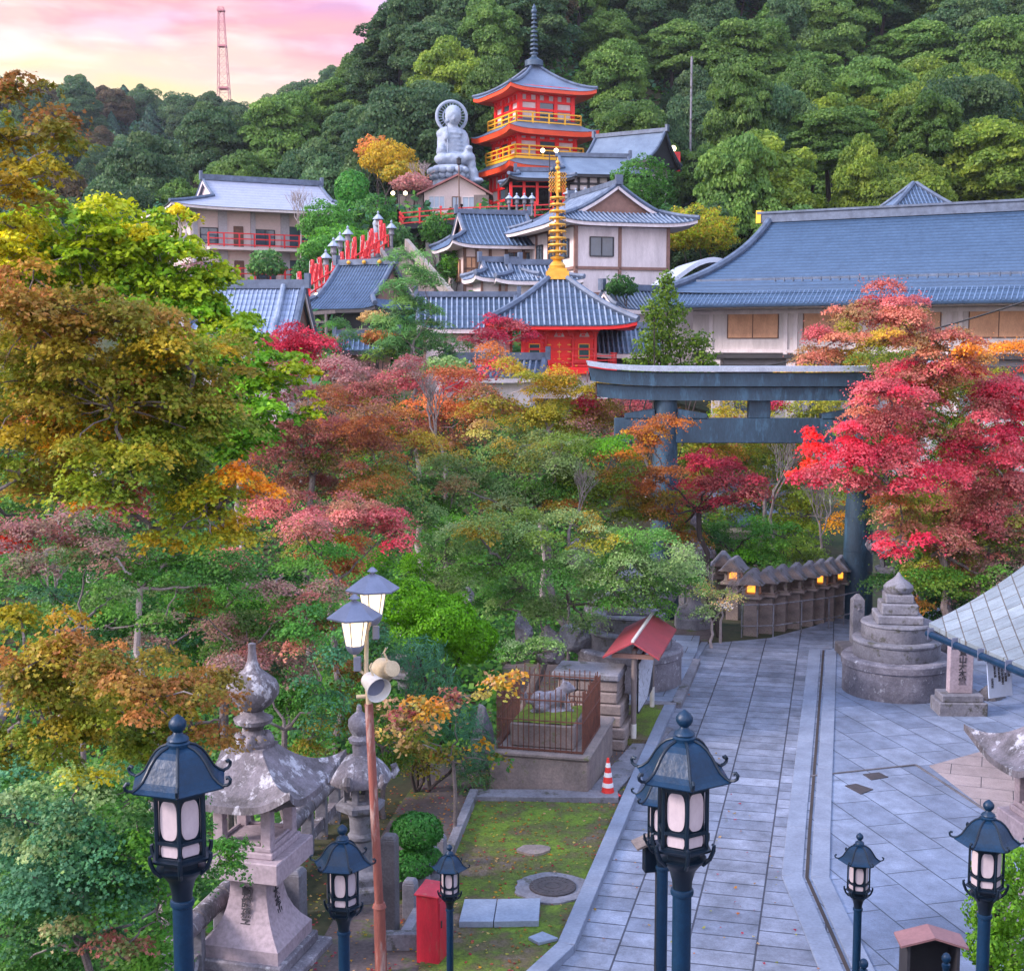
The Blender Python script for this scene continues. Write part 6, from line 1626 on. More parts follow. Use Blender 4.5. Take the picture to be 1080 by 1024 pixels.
PAL = {
    'lime': [(.20, .33, .012), (.30, .40, .012), (.13, .26, .015), (.36, .42, .01)], 'limegreen': [(.10, .26, .015), (.15, .30, .015), (.07, .19, .015)],
    'yellow': [(.60, .48, .01), (.48, .42, .01), (.34, .36, .01)], 'gold': [(.40, .24, .012), (.28, .24, .012), (.38, .30, .015)],
    'olive': [(.16, .16, .012), (.11, .14, .012), (.24, .17, .015), (.08, .12, .012)], 'oliveg': [(.10, .15, .015), (.14, .19, .015), (.07, .11, .012)],
    'rusto': [(.20, .11, .022), (.25, .095, .03), (.13, .11, .015), (.17, .14, .014), (.11, .12, .014)], 'rust': [(.32, .10, .035), (.38, .12, .03), (.24, .09, .03), (.30, .15, .03)],
    'orange': [(.68, .25, .015), (.60, .32, .015), (.55, .16, .02)], 'crimson': [(.56, .025, .07), (.66, .045, .09), (.42, .02, .06), (.62, .09, .12)],
    'scarlet': [(.78, .03, .03), (.66, .03, .04), (.8, .07, .03)], 'rosy': [(.52, .11, .13), (.44, .08, .10), (.38, .13, .11), (.60, .18, .18)],
    'pinkr': [(.48, .17, .12), (.44, .13, .11), (.52, .22, .12), (.28, .20, .07)], 'dusky': [(.33, .11, .10), (.26, .09, .08), (.36, .14, .12), (.20, .11, .06)],
    'mauve': [(.26, .13, .13), (.20, .10, .10), (.18, .13, .09)],
    'dkgreen': [(.022, .085, .018), (.035, .11, .018), (.018, .06, .018), (.05, .12, .02)], 'green': [(.05, .16, .02), (.08, .20, .022), (.035, .12, .02)],
    'greyg': [(.17, .25, .09), (.12, .19, .06), (.23, .29, .13), (.09, .17, .04)], 'blueg': [(.045, .14, .075), (.07, .18, .10), (.03, .10, .05)],
    'moss': [(.10, .28, .008), (.13, .33, .01), (.07, .21, .008)], 'yolive': [(.34, .27, .02), (.26, .25, .02), (.40, .24, .02), (.20, .22, .02)],
    'pine': [(.045, .12, .035), (.07, .16, .04), (.03, .08, .03), (.11, .19, .05)], 'cypress': [(.10, .19, .018), (.07, .14, .02), (.20, .28, .02), (.04, .09, .02)],
    'peach': [(.60, .30, .16), (.52, .30, .12), (.62, .38, .10), (.3, .3, .05)], 'clip': [(.03, .13, .02), (.05, .18, .03), (.02, .09, .02)],
    'hedge': [(.10, .24, .015), (.06, .17, .015), (.14, .30, .015)], 'white': [(.55, .5, .5), (.6, .55, .5)],
}
for _k in PAL: PAL[_k] = [tuple(min(.85, v * (1.0 if _k in ('crimson', 'scarlet', 'rosy', 'pinkr') else (2.0 if _k in ('olive', 'oliveg', 'dkgreen', 'rusto') else (1.35 if _k in ('gold', 'yellow', 'lime', 'orange', 'yolive', 'cypress') else 1.75)))) for v in c) for c in PAL[_k]]
def palcol(keys, n):
    """keys: one name or several: colours drawn from them"""
    cs = []
    for k in keys.split('+'): cs += PAL[k]
    cs = np.array(cs); return cs[nr.integers(0, len(cs), n)]

def pad(c, rx, ry, rz, pal, s, cover, droop=.5):
    """one spray of a maple branch: a shallow drooping dome of leaves with an uneven rim"""
    n = int(min(max(cover * PI * rx * ry / (s * s * .40), 30), 6000))
    th_ = nr.uniform(0, 2 * PI, n); f = np.sqrt(nr.uniform(0, 1, n))
    ph = nr.uniform(0, 6, 4)
    rim = 1 + .20 * np.sin(3 * th_ + ph[0]) + .13 * np.sin(5 * th_ + ph[1]) + .08 * np.sin(11 * th_ + ph[2])
    f2 = f * rim
    x = f2 * np.cos(th_) * rx; y = f2 * np.sin(th_) * ry
    z = rz * (1 - droop * 2.0 * f2 ** 2) + nr.normal(0, .16, n) * rz + .18 * rz * np.sin(x / rx * 6 + ph[3]) * np.cos(y / ry * 5 + ph[0])
    P = np.stack([x, y, z], 1) + np.array(c)
    Nn = np.stack([np.cos(th_) * f2 * .8, np.sin(th_) * f2 * .8, np.ones(n)], 1) + nr.normal(0, .5, (n, 3))
    stray = nr.uniform(0, 1, n) < .2
    P[stray] += nr.normal(0, .30, (int(stray.sum()), 3)) * np.array([rx, ry, rx * .6])
    base = palcol(pal, 1)[0] * nr.uniform(.7, 1.3); C = .68 * base + .32 * palcol(pal, n)
    C = C * nr.uniform(.75, 1.25, (n, 1)) * np.array([1, 1, 1])
    return P, Nn, C

def crown_from(blobs, s, cover, rp, layered=True):
    Ps, Ns, Cs, centres = [], [], [], []
    for (c, rx, ry, rz, pal) in blobs:
        vol = max(rx, .2) * max(rz, .15)
        m = max(3, int(round(5.2 * rx * ry ** .5 * max(rz, rp * .5) ** .9 / rp ** 2.4)))
        m = min(m, 44)
        for k in range(m):
            d = nr.normal(size=3); d /= np.linalg.norm(d); r = nr.uniform(.15, 1.22)
            q = np.array([c[0] + d[0] * rx * r, c[1] + d[1] * ry * r, c[2] + d[2] * rz * r])
            w = rp * nr.uniform(.45, 1.15)
            w = min(w, rx * .8 + .05)
            P, Nn, C = pad(q, w, w * nr.uniform(.75, 1.1), w * nr.uniform(.30, .58), pal, s, cover)
            Ps.append(P); Ns.append(Nn); Cs.append(C); centres.append((q, c))
    return np.concatenate(Ps), np.concatenate(Ns), np.concatenate(Cs), centres

def limb(b, p, q, r0, r1, sag=.0, n=7, jit=.12, nseg=6):
    p, q = Vector(p), Vector(q); L_ = (q - p).length; pts = []
    for i in range(n + 1):
        f = i / n; v = p.lerp(q, f); v.z += sag * L_ * math.sin(PI * f)
        if 0 < i < n: v += Vector((rng.uniform(-1, 1), rng.uniform(-1, 1), rng.uniform(-.6, .6))) * jit * L_ / n
        pts.append(v)
    b.tube(pts, [r0 + (r1 - r0) * (i / n) ** .8 for i in range(n + 1)], nseg); return pts

def maple(label, trunk_px, Y, blobs, cat='maple tree', s=None, cover=1.0, rp=None, group=None, bark='bark', fork=.35, name='maple_tree', ground=None, tr=.16, twigs=True, shape='rhomb', zc=1.45):
    tr *= .5
    """blobs: (px, py, half width px, half height px, palette[, extra depth])"""
    s = s or max(.052, 2.25 * Y / 1400); rp = rp or max(.42, 26 * Y / 1400)
    cents = []
    for bl in blobs:
        px, py, hw, hh, pal = bl[:5]; dy = bl[5] if len(bl) > 5 else rng.uniform(-.9, .9)
        c = at(px, py, Y + dy); k = (Y + dy) / 1400
        cents.append((c, hw * k, min(hw * k * .9, 2.2), hh * k * zc, pal))
    bx = at(trunk_px, 500, Y).x; bz = ground if ground is not None else th(bx, Y)
    base = Vector((bx, Y, bz))
    t = empty(name, base, 0, label, cat, group)
    top = max(c.z for c, *_ in cents); low = min(c.z for c, *_ in cents)
    mid = Vector((sum(c.x for c, *_ in cents) / len(cents) * .45 + bx * .55, Y, max(bz + .6, low + (top - low) * fork - .4)))
    b = MB()
    tp = limb(b, Vector((0, 0, -.4)), mid - base, tr * 1.5, tr, 0, 6, .25, 8)
    nodes = [mid]
    order = sorted(cents, key=lambda q: (q[0] - mid).length)
    for c, rx, ry, rz, pal in order:
        near = min(nodes, key=lambda n_: (n_ - c).length + (.6 if n_ is not mid else 0))
        r0 = tr * .62 if near is mid else tr * .34
        limb(b, near - base, c - base + Vector((0, 0, -.15 * rz)), r0, tr * .16, rng.uniform(-.05, .12), 7, .35)
        nodes.append(c)
    P, Nn, C, cen = crown_from([((c.x - base.x, c.y - base.y, c.z - base.z), rx, ry, rz, pal) for c, rx, ry, rz, pal in cents], s, cover, rp)
    if twigs:
        for q, c in cen:
            limb(b, c, Vector(tuple(q)), tr * .12, .008, .05, 4, .3, 4)
    b.build('trunk', M[bark], t, True)
    leafmesh('crown', P, Nn, s, C, t, shape)
    return t

def clumpy(label, blobs, Y, s, name='shrub', cat='shrub', cover=1.6, group=None, rz_f=1.0, base_px=None, stem=True, bump_=.3, bark='bark_dark', inner=True, shape='rhomb'):
    """dense rounded bush: leaves over the skin of lobed masses"""
    cents = []
    for bl in blobs:
        px, py, hw, hh, pal = bl[:5]; dy = bl[5] if len(bl) > 5 else 0
        c = at(px, py, Y + dy); k = (Y + dy) / 1400; cents.append((c, hw * k, hw * k * .9, hh * k, pal))
    bx = at(base_px, 500, Y).x if base_px else cents[0][0].x
    base = Vector((bx, Y, th(bx, Y))); t = empty(name, base, 0, label, cat, group)
    Ps, Ns, Cs = [], [], []; b = MB()
    for c, rx, ry, rz, pal in cents:
        n = int(cover * 4 * PI * ((rx * rz) + (rx * ry) + (ry * rz)) / 3 / (s * s * .45)); n = min(max(n, 200), 60000)
        d = nr.normal(size=(n, 3)); d /= np.linalg.norm(d, axis=1, keepdims=True)
        ph = nr.uniform(0, 6, 6)
        lob = 1 + bump_ * .35 * (np.sin(d[:, 0] * 7 + ph[0]) * np.sin(d[:, 2] * 8 + ph[1]) + np.sin(d[:, 1] * 9 + ph[2]) * np.cos(d[:, 0] * 6 + ph[3]))
        r = lob * (1 - np.abs(nr.normal(0, .07, n)))
        q = d * r[:, None] * np.array([rx, ry, rz]) + np.array(c - base)
        Ps.append(q); Ns.append(d + nr.normal(0, .4, (n, 3))); cc = .5 * palcol(pal, n) + .5 * np.array(PAL[pal.split('+')[0]][0]); Cs.append(cc * nr.uniform(.7, 1.3, (n, 1)))
        if stem: limb(b, Vector((0, 0, -.3)), c - base, .07 * max(rx, .4), .03, 0, 5, .3)
    if stem: b.build('stem', M[bark], t, True)
    leafmesh('foliage', np.concatenate(Ps), np.concatenate(Ns), s, np.concatenate(Cs), t, shape)
    return t

# ================================================================ the garden maples, near to far
maple('large near maple with olive and rust leaves hanging over the left edge', -240, 15.5, [
    (30, 335, 80, 35, 'rusto'), (105, 350, 75, 28, 'rusto', -.5), (165, 395, 80, 30, 'rusto+olive'), (50, 400, 90, 40, 'olive'), (200, 372, 55, 18, 'olive+gold'), (120, 430, 95, 35, 'rusto+olive', -.5),
    (205, 440, 50, 35, 'oliveg'), (40, 465, 65, 30, 'rusto'), (135, 490, 75, 28, 'oliveg+olive'), (190, 500, 50, 30, 'oliveg'), (215, 540, 40, 28, 'oliveg+gold'), (60, 380, 70, 35, 'rusto', 1), (150, 455, 60, 25, 'oliveg+gold', 1), (20, 430, 50, 45, 'oliveg', 1), (90, 460, 60, 30, 'gold+olive', 1.5), (245, 565, 18, 16, 'gold'), (180, 560, 25, 12, 'gold+oliveg'), (250, 505, 30, 13, 'orange+gold'), (225, 540, 26, 14, 'gold+oliveg'), (268, 520, 20, 9, 'orange'), (245, 560, 14, 10, 'gold+olive'), (115, 525, 25, 8, 'orange+rosy'), (80, 455, 45, 12, 'gold+orange'), (130, 440, 40, 10, 'orange+gold'), (20, 500, 40, 20, 'oliveg+rusto'), (75, 525, 45, 14, 'rusto+oliveg', 1), (20, 540, 30, 12, 'green+oliveg', 2)],
    tr=.2, ground=-5, s=.049, rp=.38, shape='maple', cover=1.25, fork=.2)
maple('dark olive maple boughs reaching in at the top left corner', -70, 15, [(15, 100, 35, 16, 'rusto'), (55, 140, 38, 14, 'olive+rusto'), (10, 150, 45, 18, 'olive'), (20, 195, 45, 18, 'olive+gold'), (65, 148, 26, 9, 'olive+gold'), (5, 215, 30, 14, 'rusto'), (15, 240, 22, 10, 'yellow'), (30, 182, 26, 8, 'olive')], tr=.12, ground=-5, s=.055, rp=.34, shape='maple', cover=1.0)
maple('bright lime and yellow tree spreading across the upper left', 60, 31, [
    (30, 245, 45, 22, 'yellow+lime'), (80, 262, 60, 28, 'lime'), (130, 245, 45, 18, 'lime+yellow'), (40, 295, 60, 30, 'lime'), (110, 300, 70, 32, 'lime'), (170, 290, 50, 28, 'lime'), (160, 330, 65, 28, 'lime+limegreen'), (70, 340, 60, 25, 'limegreen'), (190, 262, 28, 9, 'lime'),
    (225, 300, 34, 9, 'lime'), (215, 335, 40, 22, 'limegreen+lime'), (238, 288, 12, 5, 'lime'), (250, 345, 25, 12, 'lime'), (200, 232, 12, 7, 'yellow+lime'), (188, 222, 8, 5, 'yellow'), (10, 275, 30, 25, 'yellow'), (130, 270, 50, 20, 'lime', 1.5), (20, 310, 40, 22, 'lime+green')], tr=.18, s=.085, rp=.5, cover=1.1, bark='bark_pale', name='broadleaf_tree', cat='tree', shape='quad')
maple('fresh green tree with drooping lime sprays before the pale tiled roof', 250, 29, [(235, 385, 45, 22, 'limegreen'), (270, 400, 50, 20, 'limegreen+lime'), (225, 425, 45, 25, 'limegreen'), (265, 440, 40, 22, 'limegreen'), (305, 400, 22, 10, 'lime'), (325, 420, 10, 16, 'lime'), (330, 395, 10, 7, 'lime+yellow'), (240, 360, 35, 12, 'lime'), (215, 460, 40, 20, 'green'), (335, 440, 7, 10, 'lime+yellow'), (255, 470, 30, 14, 'limegreen')],
      tr=.1, s=.08, rp=.42, name='broadleaf_tree', cat='tree', bark='bark_pale', shape='quad', cover=1.0)
maple('crimson maple below the pale tiled hall', 315, 56, [(290, 370, 28, 10, 'crimson'), (320, 378, 32, 14, 'crimson'), (345, 392, 22, 10, 'crimson+rosy'), (300, 390, 28, 9, 'rosy+crimson'), (335, 362, 16, 8, 'crimson+rosy'), (305, 357, 18, 6, 'crimson')], rp=.9, tr=.12)
maple('dusky red maple canopy in the middle of the garden', 330, 36, [
    (300, 425, 38, 10, 'dusky+mauve'), (345, 420, 35, 12, 'mauve+rust'), (310, 455, 45, 13, 'dusky+pinkr'), (360, 455, 42, 13, 'dusky+pinkr'), (290, 480, 38, 11, 'rosy+dusky'), (345, 490, 42, 12, 'dusky+oliveg'), (390, 470, 32, 12, 'dusky+rust'),
    (385, 430, 35, 14, 'rust+dusky'), (265, 470, 26, 11, 'dusky+rosy'), (400, 500, 32, 14, 'rust+oliveg'), (330, 520, 38, 12, 'pinkr+dusky'), (300, 505, 28, 9, 'rosy+dusky'), (260, 500, 26, 10, 'dusky')], tr=.16, rp=.62)
maple('pinkish maple with a bright crimson lower bough above the lit twin lamp', 350, 29, [
    (330, 545, 42, 14, 'dusky+rosy'), (370, 545, 36, 14, 'dusky'), (290, 540, 34, 11, 'rosy+dusky'), (405, 562, 24, 10, 'crimson+rosy'), (428, 572, 16, 9, 'crimson+rosy'), (345, 580, 34, 15, 'rust+oliveg'), (365, 600, 28, 15, 'dusky+rust'), (395, 545, 26, 9, 'rosy'), (310, 565, 30, 11, 'dusky+oliveg'), (355, 620, 22, 10, 'dusky')], tr=.12, rp=.46)
maple('red and rust maple with bare pale branches below the red hall', 440, 47, [
    (375, 415, 38, 12, 'dusky+rosy'), (425, 405, 36, 12, 'rosy'), (470, 410, 38, 13, 'crimson+rust'), (500, 395, 26, 10, 'rust+crimson'), (440, 435, 38, 13, 'rosy+rust'), (490, 440, 35, 12, 'rust'), (400, 455, 38, 14, 'rust+olive'), (355, 440, 32, 13, 'rust+olive'), (520, 380, 20, 9, 'rust'), (455, 465, 34, 11, 'rust+dusky'), (350, 400, 30, 9, 'mauve'), (430, 395, 20, 7, 'mauve'), (385, 480, 30, 12, 'oliveg+rust')], tr=.15, rp=.78, bark='bark_pale')
maple('yellow olive maple spreading in front of the red hall podium', 575, 44, [
    (550, 393, 28, 7, 'yolive'), (590, 408, 34, 8, 'yolive'), (630, 415, 36, 9, 'yolive+olive'), (555, 410, 32, 10, 'yolive'), (520, 432, 35, 11, 'yolive+pinkr'), (575, 440, 46, 12, 'yolive'), (625, 440, 34, 9, 'rosy+yolive'), (550, 460, 36, 12, 'yolive+greyg'), (600, 465, 36, 10, 'oliveg+yolive'), (655, 405, 18, 5, 'yolive'), (610, 425, 16, 6, 'crimson'), (510, 455, 20, 8, 'peach')], tr=.14, rp=.7, bark='bark_pale')
maple('lime and olive maple in the centre of the garden', 600, 38, [
    (540, 480, 45, 16, 'greyg+yolive'), (590, 490, 48, 16, 'greyg+oliveg'), (630, 475, 32, 12, 'moss+oliveg'), (600, 515, 45, 16, 'green+oliveg'), (545, 515, 42, 16, 'greyg+green'), (640, 525, 26, 16, 'oliveg+yolive'), (500, 505, 36, 15, 'greyg+green'), (450, 520, 38, 15, 'greyg+green'), (480, 480, 32, 11, 'yolive+greyg'), (660, 505, 20, 10, 'oliveg'), (640, 470, 22, 8, 'moss'), (470, 545, 34, 14, 'green'), (430, 490, 30, 9, 'rust+greyg'), (480, 515, 30, 9, 'pinkr+greyg', -1), (540, 540, 34, 9, 'yolive+greyg', -1), (590, 540, 28, 8, 'yolive+rust', -1), (440, 465, 26, 8, 'rust+yolive', -1)], tr=.17, rp=.62)
maple('dark red barked maple of crimson leaves at the left gate pillar', 765, 39.5, [
    (700, 447, 18, 5, 'orange+rust'), (672, 458, 26, 8, 'rust+orange'), (650, 480, 32, 10, 'orange+rust'), (735, 485, 30, 8, 'crimson'), (765, 492, 24, 9, 'crimson'), (745, 510, 35, 10, 'crimson+rosy'), (785, 522, 28, 9, 'rosy+crimson'), (700, 505, 34, 10, 'rust'), (660, 515, 32, 11, 'rust+dusky'), (700, 530, 34, 10, 'rust+olive'), (640, 500, 24, 8, 'rust+olive'), (690, 545, 28, 9, 'rust+oliveg'), (665, 545, 24, 8, 'oliveg'), (715, 560, 24, 10, 'oliveg+rust', 1), (755, 532, 26, 6, 'rosy'), (690, 470, 18, 6, 'rust')], tr=.15, rp=.55, bark='bark_dark')
maple('pale grey green maple with a twisted lichened trunk beside the notice board', 545, 31, [
    (500, 560, 38, 11, 'greyg+yolive'), (560, 560, 46, 12, 'greyg+oliveg'), (620, 565, 42, 12, 'greyg+yolive'), (670, 585, 42, 16, 'greyg+green'), (590, 600, 42, 12, 'greyg+green'), (640, 610, 42, 12, 'greyg+moss'), (690, 615, 32, 14, 'greyg+green'), (530, 595, 40, 15, 'greyg+green'), (470, 590, 35, 14, 'greyg+green'),
    (710, 600, 24, 10, 'greyg'), (655, 635, 32, 10, 'greyg+green'), (690, 640, 24, 8, 'green'), (700, 575, 26, 9, 'greyg+green'), (725, 590, 22, 8, 'greyg'), (730, 620, 22, 8, 'greyg+green'), (545, 690, 24, 7, 'greyg+green', -2), (590, 682, 22, 6, 'greyg', -2.5), (600, 635, 30, 10, 'greyg'), (570, 650, 28, 9, 'greyg+green'), (620, 655, 26, 8, 'greyg', 1), (530, 640, 26, 12, 'green+greyg', 1), (470, 570, 26, 10, 'greyg'), (550, 620, 30, 12, 'greyg+green')], tr=.24, rp=.5, ground=0, fork=-.1, cover=1.0)
maple('twiggy low maple with pink and green sprays before the gabled lanterns', 752, 38, [(745, 625, 22, 8, 'greyg+peach'), (770, 628, 18, 5, 'peach+greyg'), (740, 645, 18, 6, 'greyg'), (765, 640, 14, 4, 'white+peach')], tr=.07, rp=.4, cover=.45, bark='bark_pale', fork=.1)
maple('broad crimson and rose maple hiding the right pillar of the great gate', 1015, 37.5, [
    (930, 318, 32, 9, 'pinkr+rosy'), (905, 335, 30, 9, 'pinkr'), (950, 335, 34, 10, 'pinkr'), (880, 358, 30, 9, 'pinkr+rosy', 8), (925, 360, 38, 11, 'pinkr+yolive', 8), (970, 362, 35, 11, 'pinkr'), (860, 378, 24, 6, 'pinkr', 8), (900, 385, 35, 8, 'pinkr+olive', 8), (1010, 385, 34, 14, 'pinkr+orange'), (960, 395, 34, 10, 'rosy+crimson'), (925, 405, 22, 9, 'rosy', -2), (940, 415, 34, 12, 'rosy+crimson', -2), (985, 415, 34, 14, 'pinkr+olive'),
    (1040, 420, 30, 16, 'rosy+crimson'), (1070, 440, 25, 20, 'crimson'), (900, 452, 22, 9, 'crimson+rosy', -2.5), (940, 450, 38, 13, 'rosy', -2), (990, 460, 38, 15, 'rosy+oliveg'), (1045, 470, 38, 18, 'rosy+crimson'), (865, 478, 20, 9, 'crimson+scarlet', -2), (905, 480, 30, 12, 'crimson', -2.5), (955, 490, 34, 13, 'crimson+rosy', -2.5), (1005, 500, 32, 13, 'rosy+crimson', -1),
    (1060, 510, 30, 18, 'rosy+dusky'), (848, 498, 14, 8, 'scarlet', -2), (880, 508, 28, 11, 'crimson+rosy', -2.5), (940, 515, 34, 11, 'rosy+crimson', -2.5), (985, 535, 38, 14, 'dusky+oliveg'), (1045, 550, 42, 18, 'dusky+rosy'), (950, 530, 26, 8, 'oliveg+rust', -1), (1000, 570, 42, 14, 'dusky+oliveg'), (950, 560, 34, 12, 'pinkr+oliveg', -1), (1060, 590, 34, 20, 'mauve+green'), (955, 580, 24, 8, 'crimson', -3), (935, 572, 14, 5, 'crimson', -3), (1010, 600, 34, 14, 'oliveg+dusky'), (855, 460, 10, 5, 'scarlet', -2), (970, 440, 30, 12, 'rosy+dusky'), (930, 490, 30, 12, 'rosy', -1), (1020, 520, 34, 14, 'rosy+dusky'), (990, 400, 30, 12, 'pinkr+rosy'), (1030, 450, 30, 14, 'rosy'), (925, 425, 26, 10, 'rosy+pinkr', -1), (1020, 575, 34, 14, 'mauve+oliveg'), (965, 545, 28, 10, 'dusky+oliveg'), (1078, 480, 26, 16, 'crimson+rosy'), (1078, 530, 26, 16, 'rosy+dusky'), (1070, 410, 26, 12, 'rosy+crimson'), (1075, 570, 26, 16, 'dusky+oliveg'), (1000, 615, 38, 14, 'green+oliveg', -1), (1050, 615, 34, 14, 'green+mauve', -1), (965, 600, 26, 10, 'oliveg+dusky'), (1030, 360, 24, 8, 'pinkr+rust')],
      tr=.24, rp=.55, ground=0, fork=.15, s=.07, cover=1.45)
maple('dark green understorey of the big crimson maple by the shelter roof', 1010, 40, [(960, 610, 40, 16, 'dkgreen+oliveg'), (1010, 625, 45, 22, 'dkgreen'), (1060, 630, 40, 25, 'dkgreen+green'), (985, 650, 35, 16, 'green+dkgreen'), (1040, 560, 40, 30, 'dkgreen'), (980, 580, 40, 25, 'dkgreen'), (950, 540, 40, 25, 'oliveg+dkgreen'), (1010, 470, 50, 40, 'oliveg+green', 1), (940, 400, 45, 25, 'oliveg+olive', 1.5), (1000, 420, 40, 25, 'olive+oliveg', 1.5), (965, 640, 20, 10, 'oliveg+rust', -3), (930, 480, 45, 30, 'oliveg+dkgreen', 1.5), (1060, 480, 40, 40, 'oliveg', 1)], tr=.16, rp=.7, name='broadleaf_tree', cat='tree', ground=0)
maple('scarlet tipped maple bough at the right edge of the picture', 1130, 45, [(1062, 372, 26, 8, 'rust+orange'), (1085, 385, 26, 10, 'scarlet+orange'), (1060, 395, 20, 7, 'rust+olive'), (1075, 410, 16, 10, 'scarlet'), (1045, 375, 20, 5, 'rust')], tr=.1, rp=.6)
maple('yellow green maple seen between the beams of the great gate', 800, 52, [(770, 430, 26, 9, 'yolive+moss'), (850, 432, 34, 10, 'yolive+oliveg'), (875, 425, 20, 8, 'yolive'), (760, 470, 40, 14, 'oliveg+yolive'), (820, 480, 42, 15, 'oliveg+yolive'), (850, 510, 34, 18, 'oliveg'), (845, 545, 35, 13, 'yolive+oliveg'), (800, 455, 22, 6, 'scarlet+rosy'), (825, 430, 12, 6, 'crimson'), (750, 445, 28, 8, 'rust+yolive'), (885, 545, 20, 16, 'yolive+orange'), (720, 440, 22, 8, 'rosy+rust'), (740, 500, 40, 16, 'oliveg+rust', 2), (790, 520, 40, 16, 'oliveg+yolive', 2), (830, 560, 40, 14, 'oliveg+moss', 1), (770, 545, 40, 14, 'oliveg+green', 2), (880, 500, 26, 14, 'yolive', 1), (870, 460, 24, 12, 'oliveg', 2)], tr=.14, rp=.85, cover=.85)
maple('dark leaved maple with a leaning black trunk beyond the great gate', 770, 47, [(750, 570, 34, 16, 'green+dkgreen'), (730, 545, 26, 12, 'oliveg+green'), (800, 560, 30, 12, 'green'), (775, 590, 28, 10, 'dkgreen+moss'), (840, 575, 26, 9, 'oliveg+green'), (715, 580, 24, 18, 'dkgreen'), (800, 590, 34, 9, 'green+oliveg'), (850, 590, 28, 8, 'oliveg'), (760, 590, 34, 12, 'dkgreen+green', 1)], tr=.16, rp=.7, bark='bark_dark', fork=.5)
maple('small rosy maple left of the great gate lintel', 690, 54, [(640, 445, 28, 9, 'rosy+mauve'), (668, 430, 20, 6, 'rosy'), (700, 415, 14, 5, 'rosy+rust'), (620, 455, 24, 9, 'mauve+yolive'), (660, 452, 26, 8, 'dusky')], tr=.1, rp=.8, bark='bark_pale')
maple('crimson maple sprig in front of the blue ribbed roof', 540, 62, [(505, 352, 18, 6, 'crimson'), (535, 347, 22, 6, 'crimson+rosy'), (555, 355, 12, 6, 'crimson'), (520, 340, 14, 4, 'crimson'), (495, 360, 12, 4, 'rosy')], tr=.08, rp=.7, bark='bark_pale')
# bottom left
maple('rust and orange maple bough in front of the tall granite lantern', -330, 10.8, [
    (20, 645, 34, 14, 'gold+oliveg'), (55, 690, 52, 20, 'gold+rusto'), (105, 705, 50, 20, 'rusto'), (30, 725, 55, 28, 'rusto+olive'), (95, 740, 62, 24, 'olive+rusto'), (160, 735, 55, 20, 'rusto'), (205, 735, 38, 20, 'rusto'), (235, 755, 24, 20, 'rusto'), (150, 775, 55, 24, 'oliveg+olive'), (60, 775, 62, 26, 'oliveg+olive'), (200, 770, 34, 15, 'olive+rusto'), (10, 790, 45, 20, 'olive'), (110, 770, 55, 26, 'gold+oliveg', .8), (165, 800, 30, 12, 'olive+gold')],
      tr=.10, ground=-3, s=.035, rp=.24, shape='maple', cover=1.2, fork=.2)
maple('blue green maple with pink branch tips in the bottom left corner', 60, 12.5, [
    (30, 830, 50, 26, 'blueg+green'), (95, 845, 50, 26, 'green+greyg'), (150, 840, 36, 24, 'green+blueg'), (30, 890, 52, 32, 'blueg'), (90, 905, 55, 32, 'blueg+green'), (150, 900, 36, 32, 'green+dkgreen'), (40, 950, 55, 28, 'blueg+dkgreen'), (110, 960, 55, 28, 'blueg+green'), (165, 965, 26, 32, 'green'), (60, 1005, 60, 20, 'dkgreen+green'), (140, 1010, 46, 20, 'green'), (75, 975, 24, 4, 'dusky+greyg', -.6), (130, 1000, 28, 4, 'dusky+greyg', -.6), (85, 815, 22, 9, 'greyg+yellow', -.5), (200, 920, 30, 30, 'dkgreen', 1.5), (230, 900, 24, 24, 'dkgreen+green', 3), (20, 1015, 26, 12, 'dkgreen'), (20, 860, 40, 25, 'blueg+greyg', -.6), (70, 870, 40, 25, 'blueg+greyg', -.6), (120, 930, 40, 25, 'blueg+green', -.5), (60, 930, 40, 25, 'blueg', -.8)],
      tr=.08, ground=-3, s=.040, rp=.26, shape='maple', cover=1.2)
maple('airy green maple filling the dip behind the moss shrub', 470, 33.5, [(410, 520, 34, 10, 'green+rust'), (440, 545, 36, 12, 'greyg+green'), (400, 590, 30, 12, 'green'), (480, 570, 34, 12, 'greyg+moss'), (430, 600, 34, 12, 'green+moss'), (470, 620, 34, 10, 'greyg'), (380, 520, 28, 9, 'rust+oliveg'), (500, 610, 28, 10, 'greyg+green'), (520, 640, 24, 10, 'green')], tr=.1, rp=.5)
maple('low green and mauve maple spread along the hollow at far left', 60, 19.5, [(30, 600, 34, 9, 'mauve+green'), (90, 590, 34, 9, 'green+dusky'), (150, 580, 30, 9, 'green+mauve'), (60, 630, 36, 10, 'green+blueg'), (130, 625, 34, 9, 'green+greyg'), (110, 665, 36, 10, 'dkgreen+green'), (170, 655, 30, 10, 'green+mauve'), (20, 665, 30, 12, 'oliveg+green'), (190, 615, 28, 9, 'green')], tr=.08, rp=.34)
maple('small rust tinged maple left of the lit lamp pole', 250, 24, [(210, 640, 30, 9, 'green+rust'), (260, 655, 34, 10, 'green+greyg'), (310, 640, 28, 9, 'dusky+green'), (240, 690, 34, 10, 'mauve+green'), (290, 705, 32, 10, 'green+blueg'), (340, 665, 24, 9, 'rust+green'), (200, 600, 28, 8, 'green+moss')], tr=.08, rp=.36)
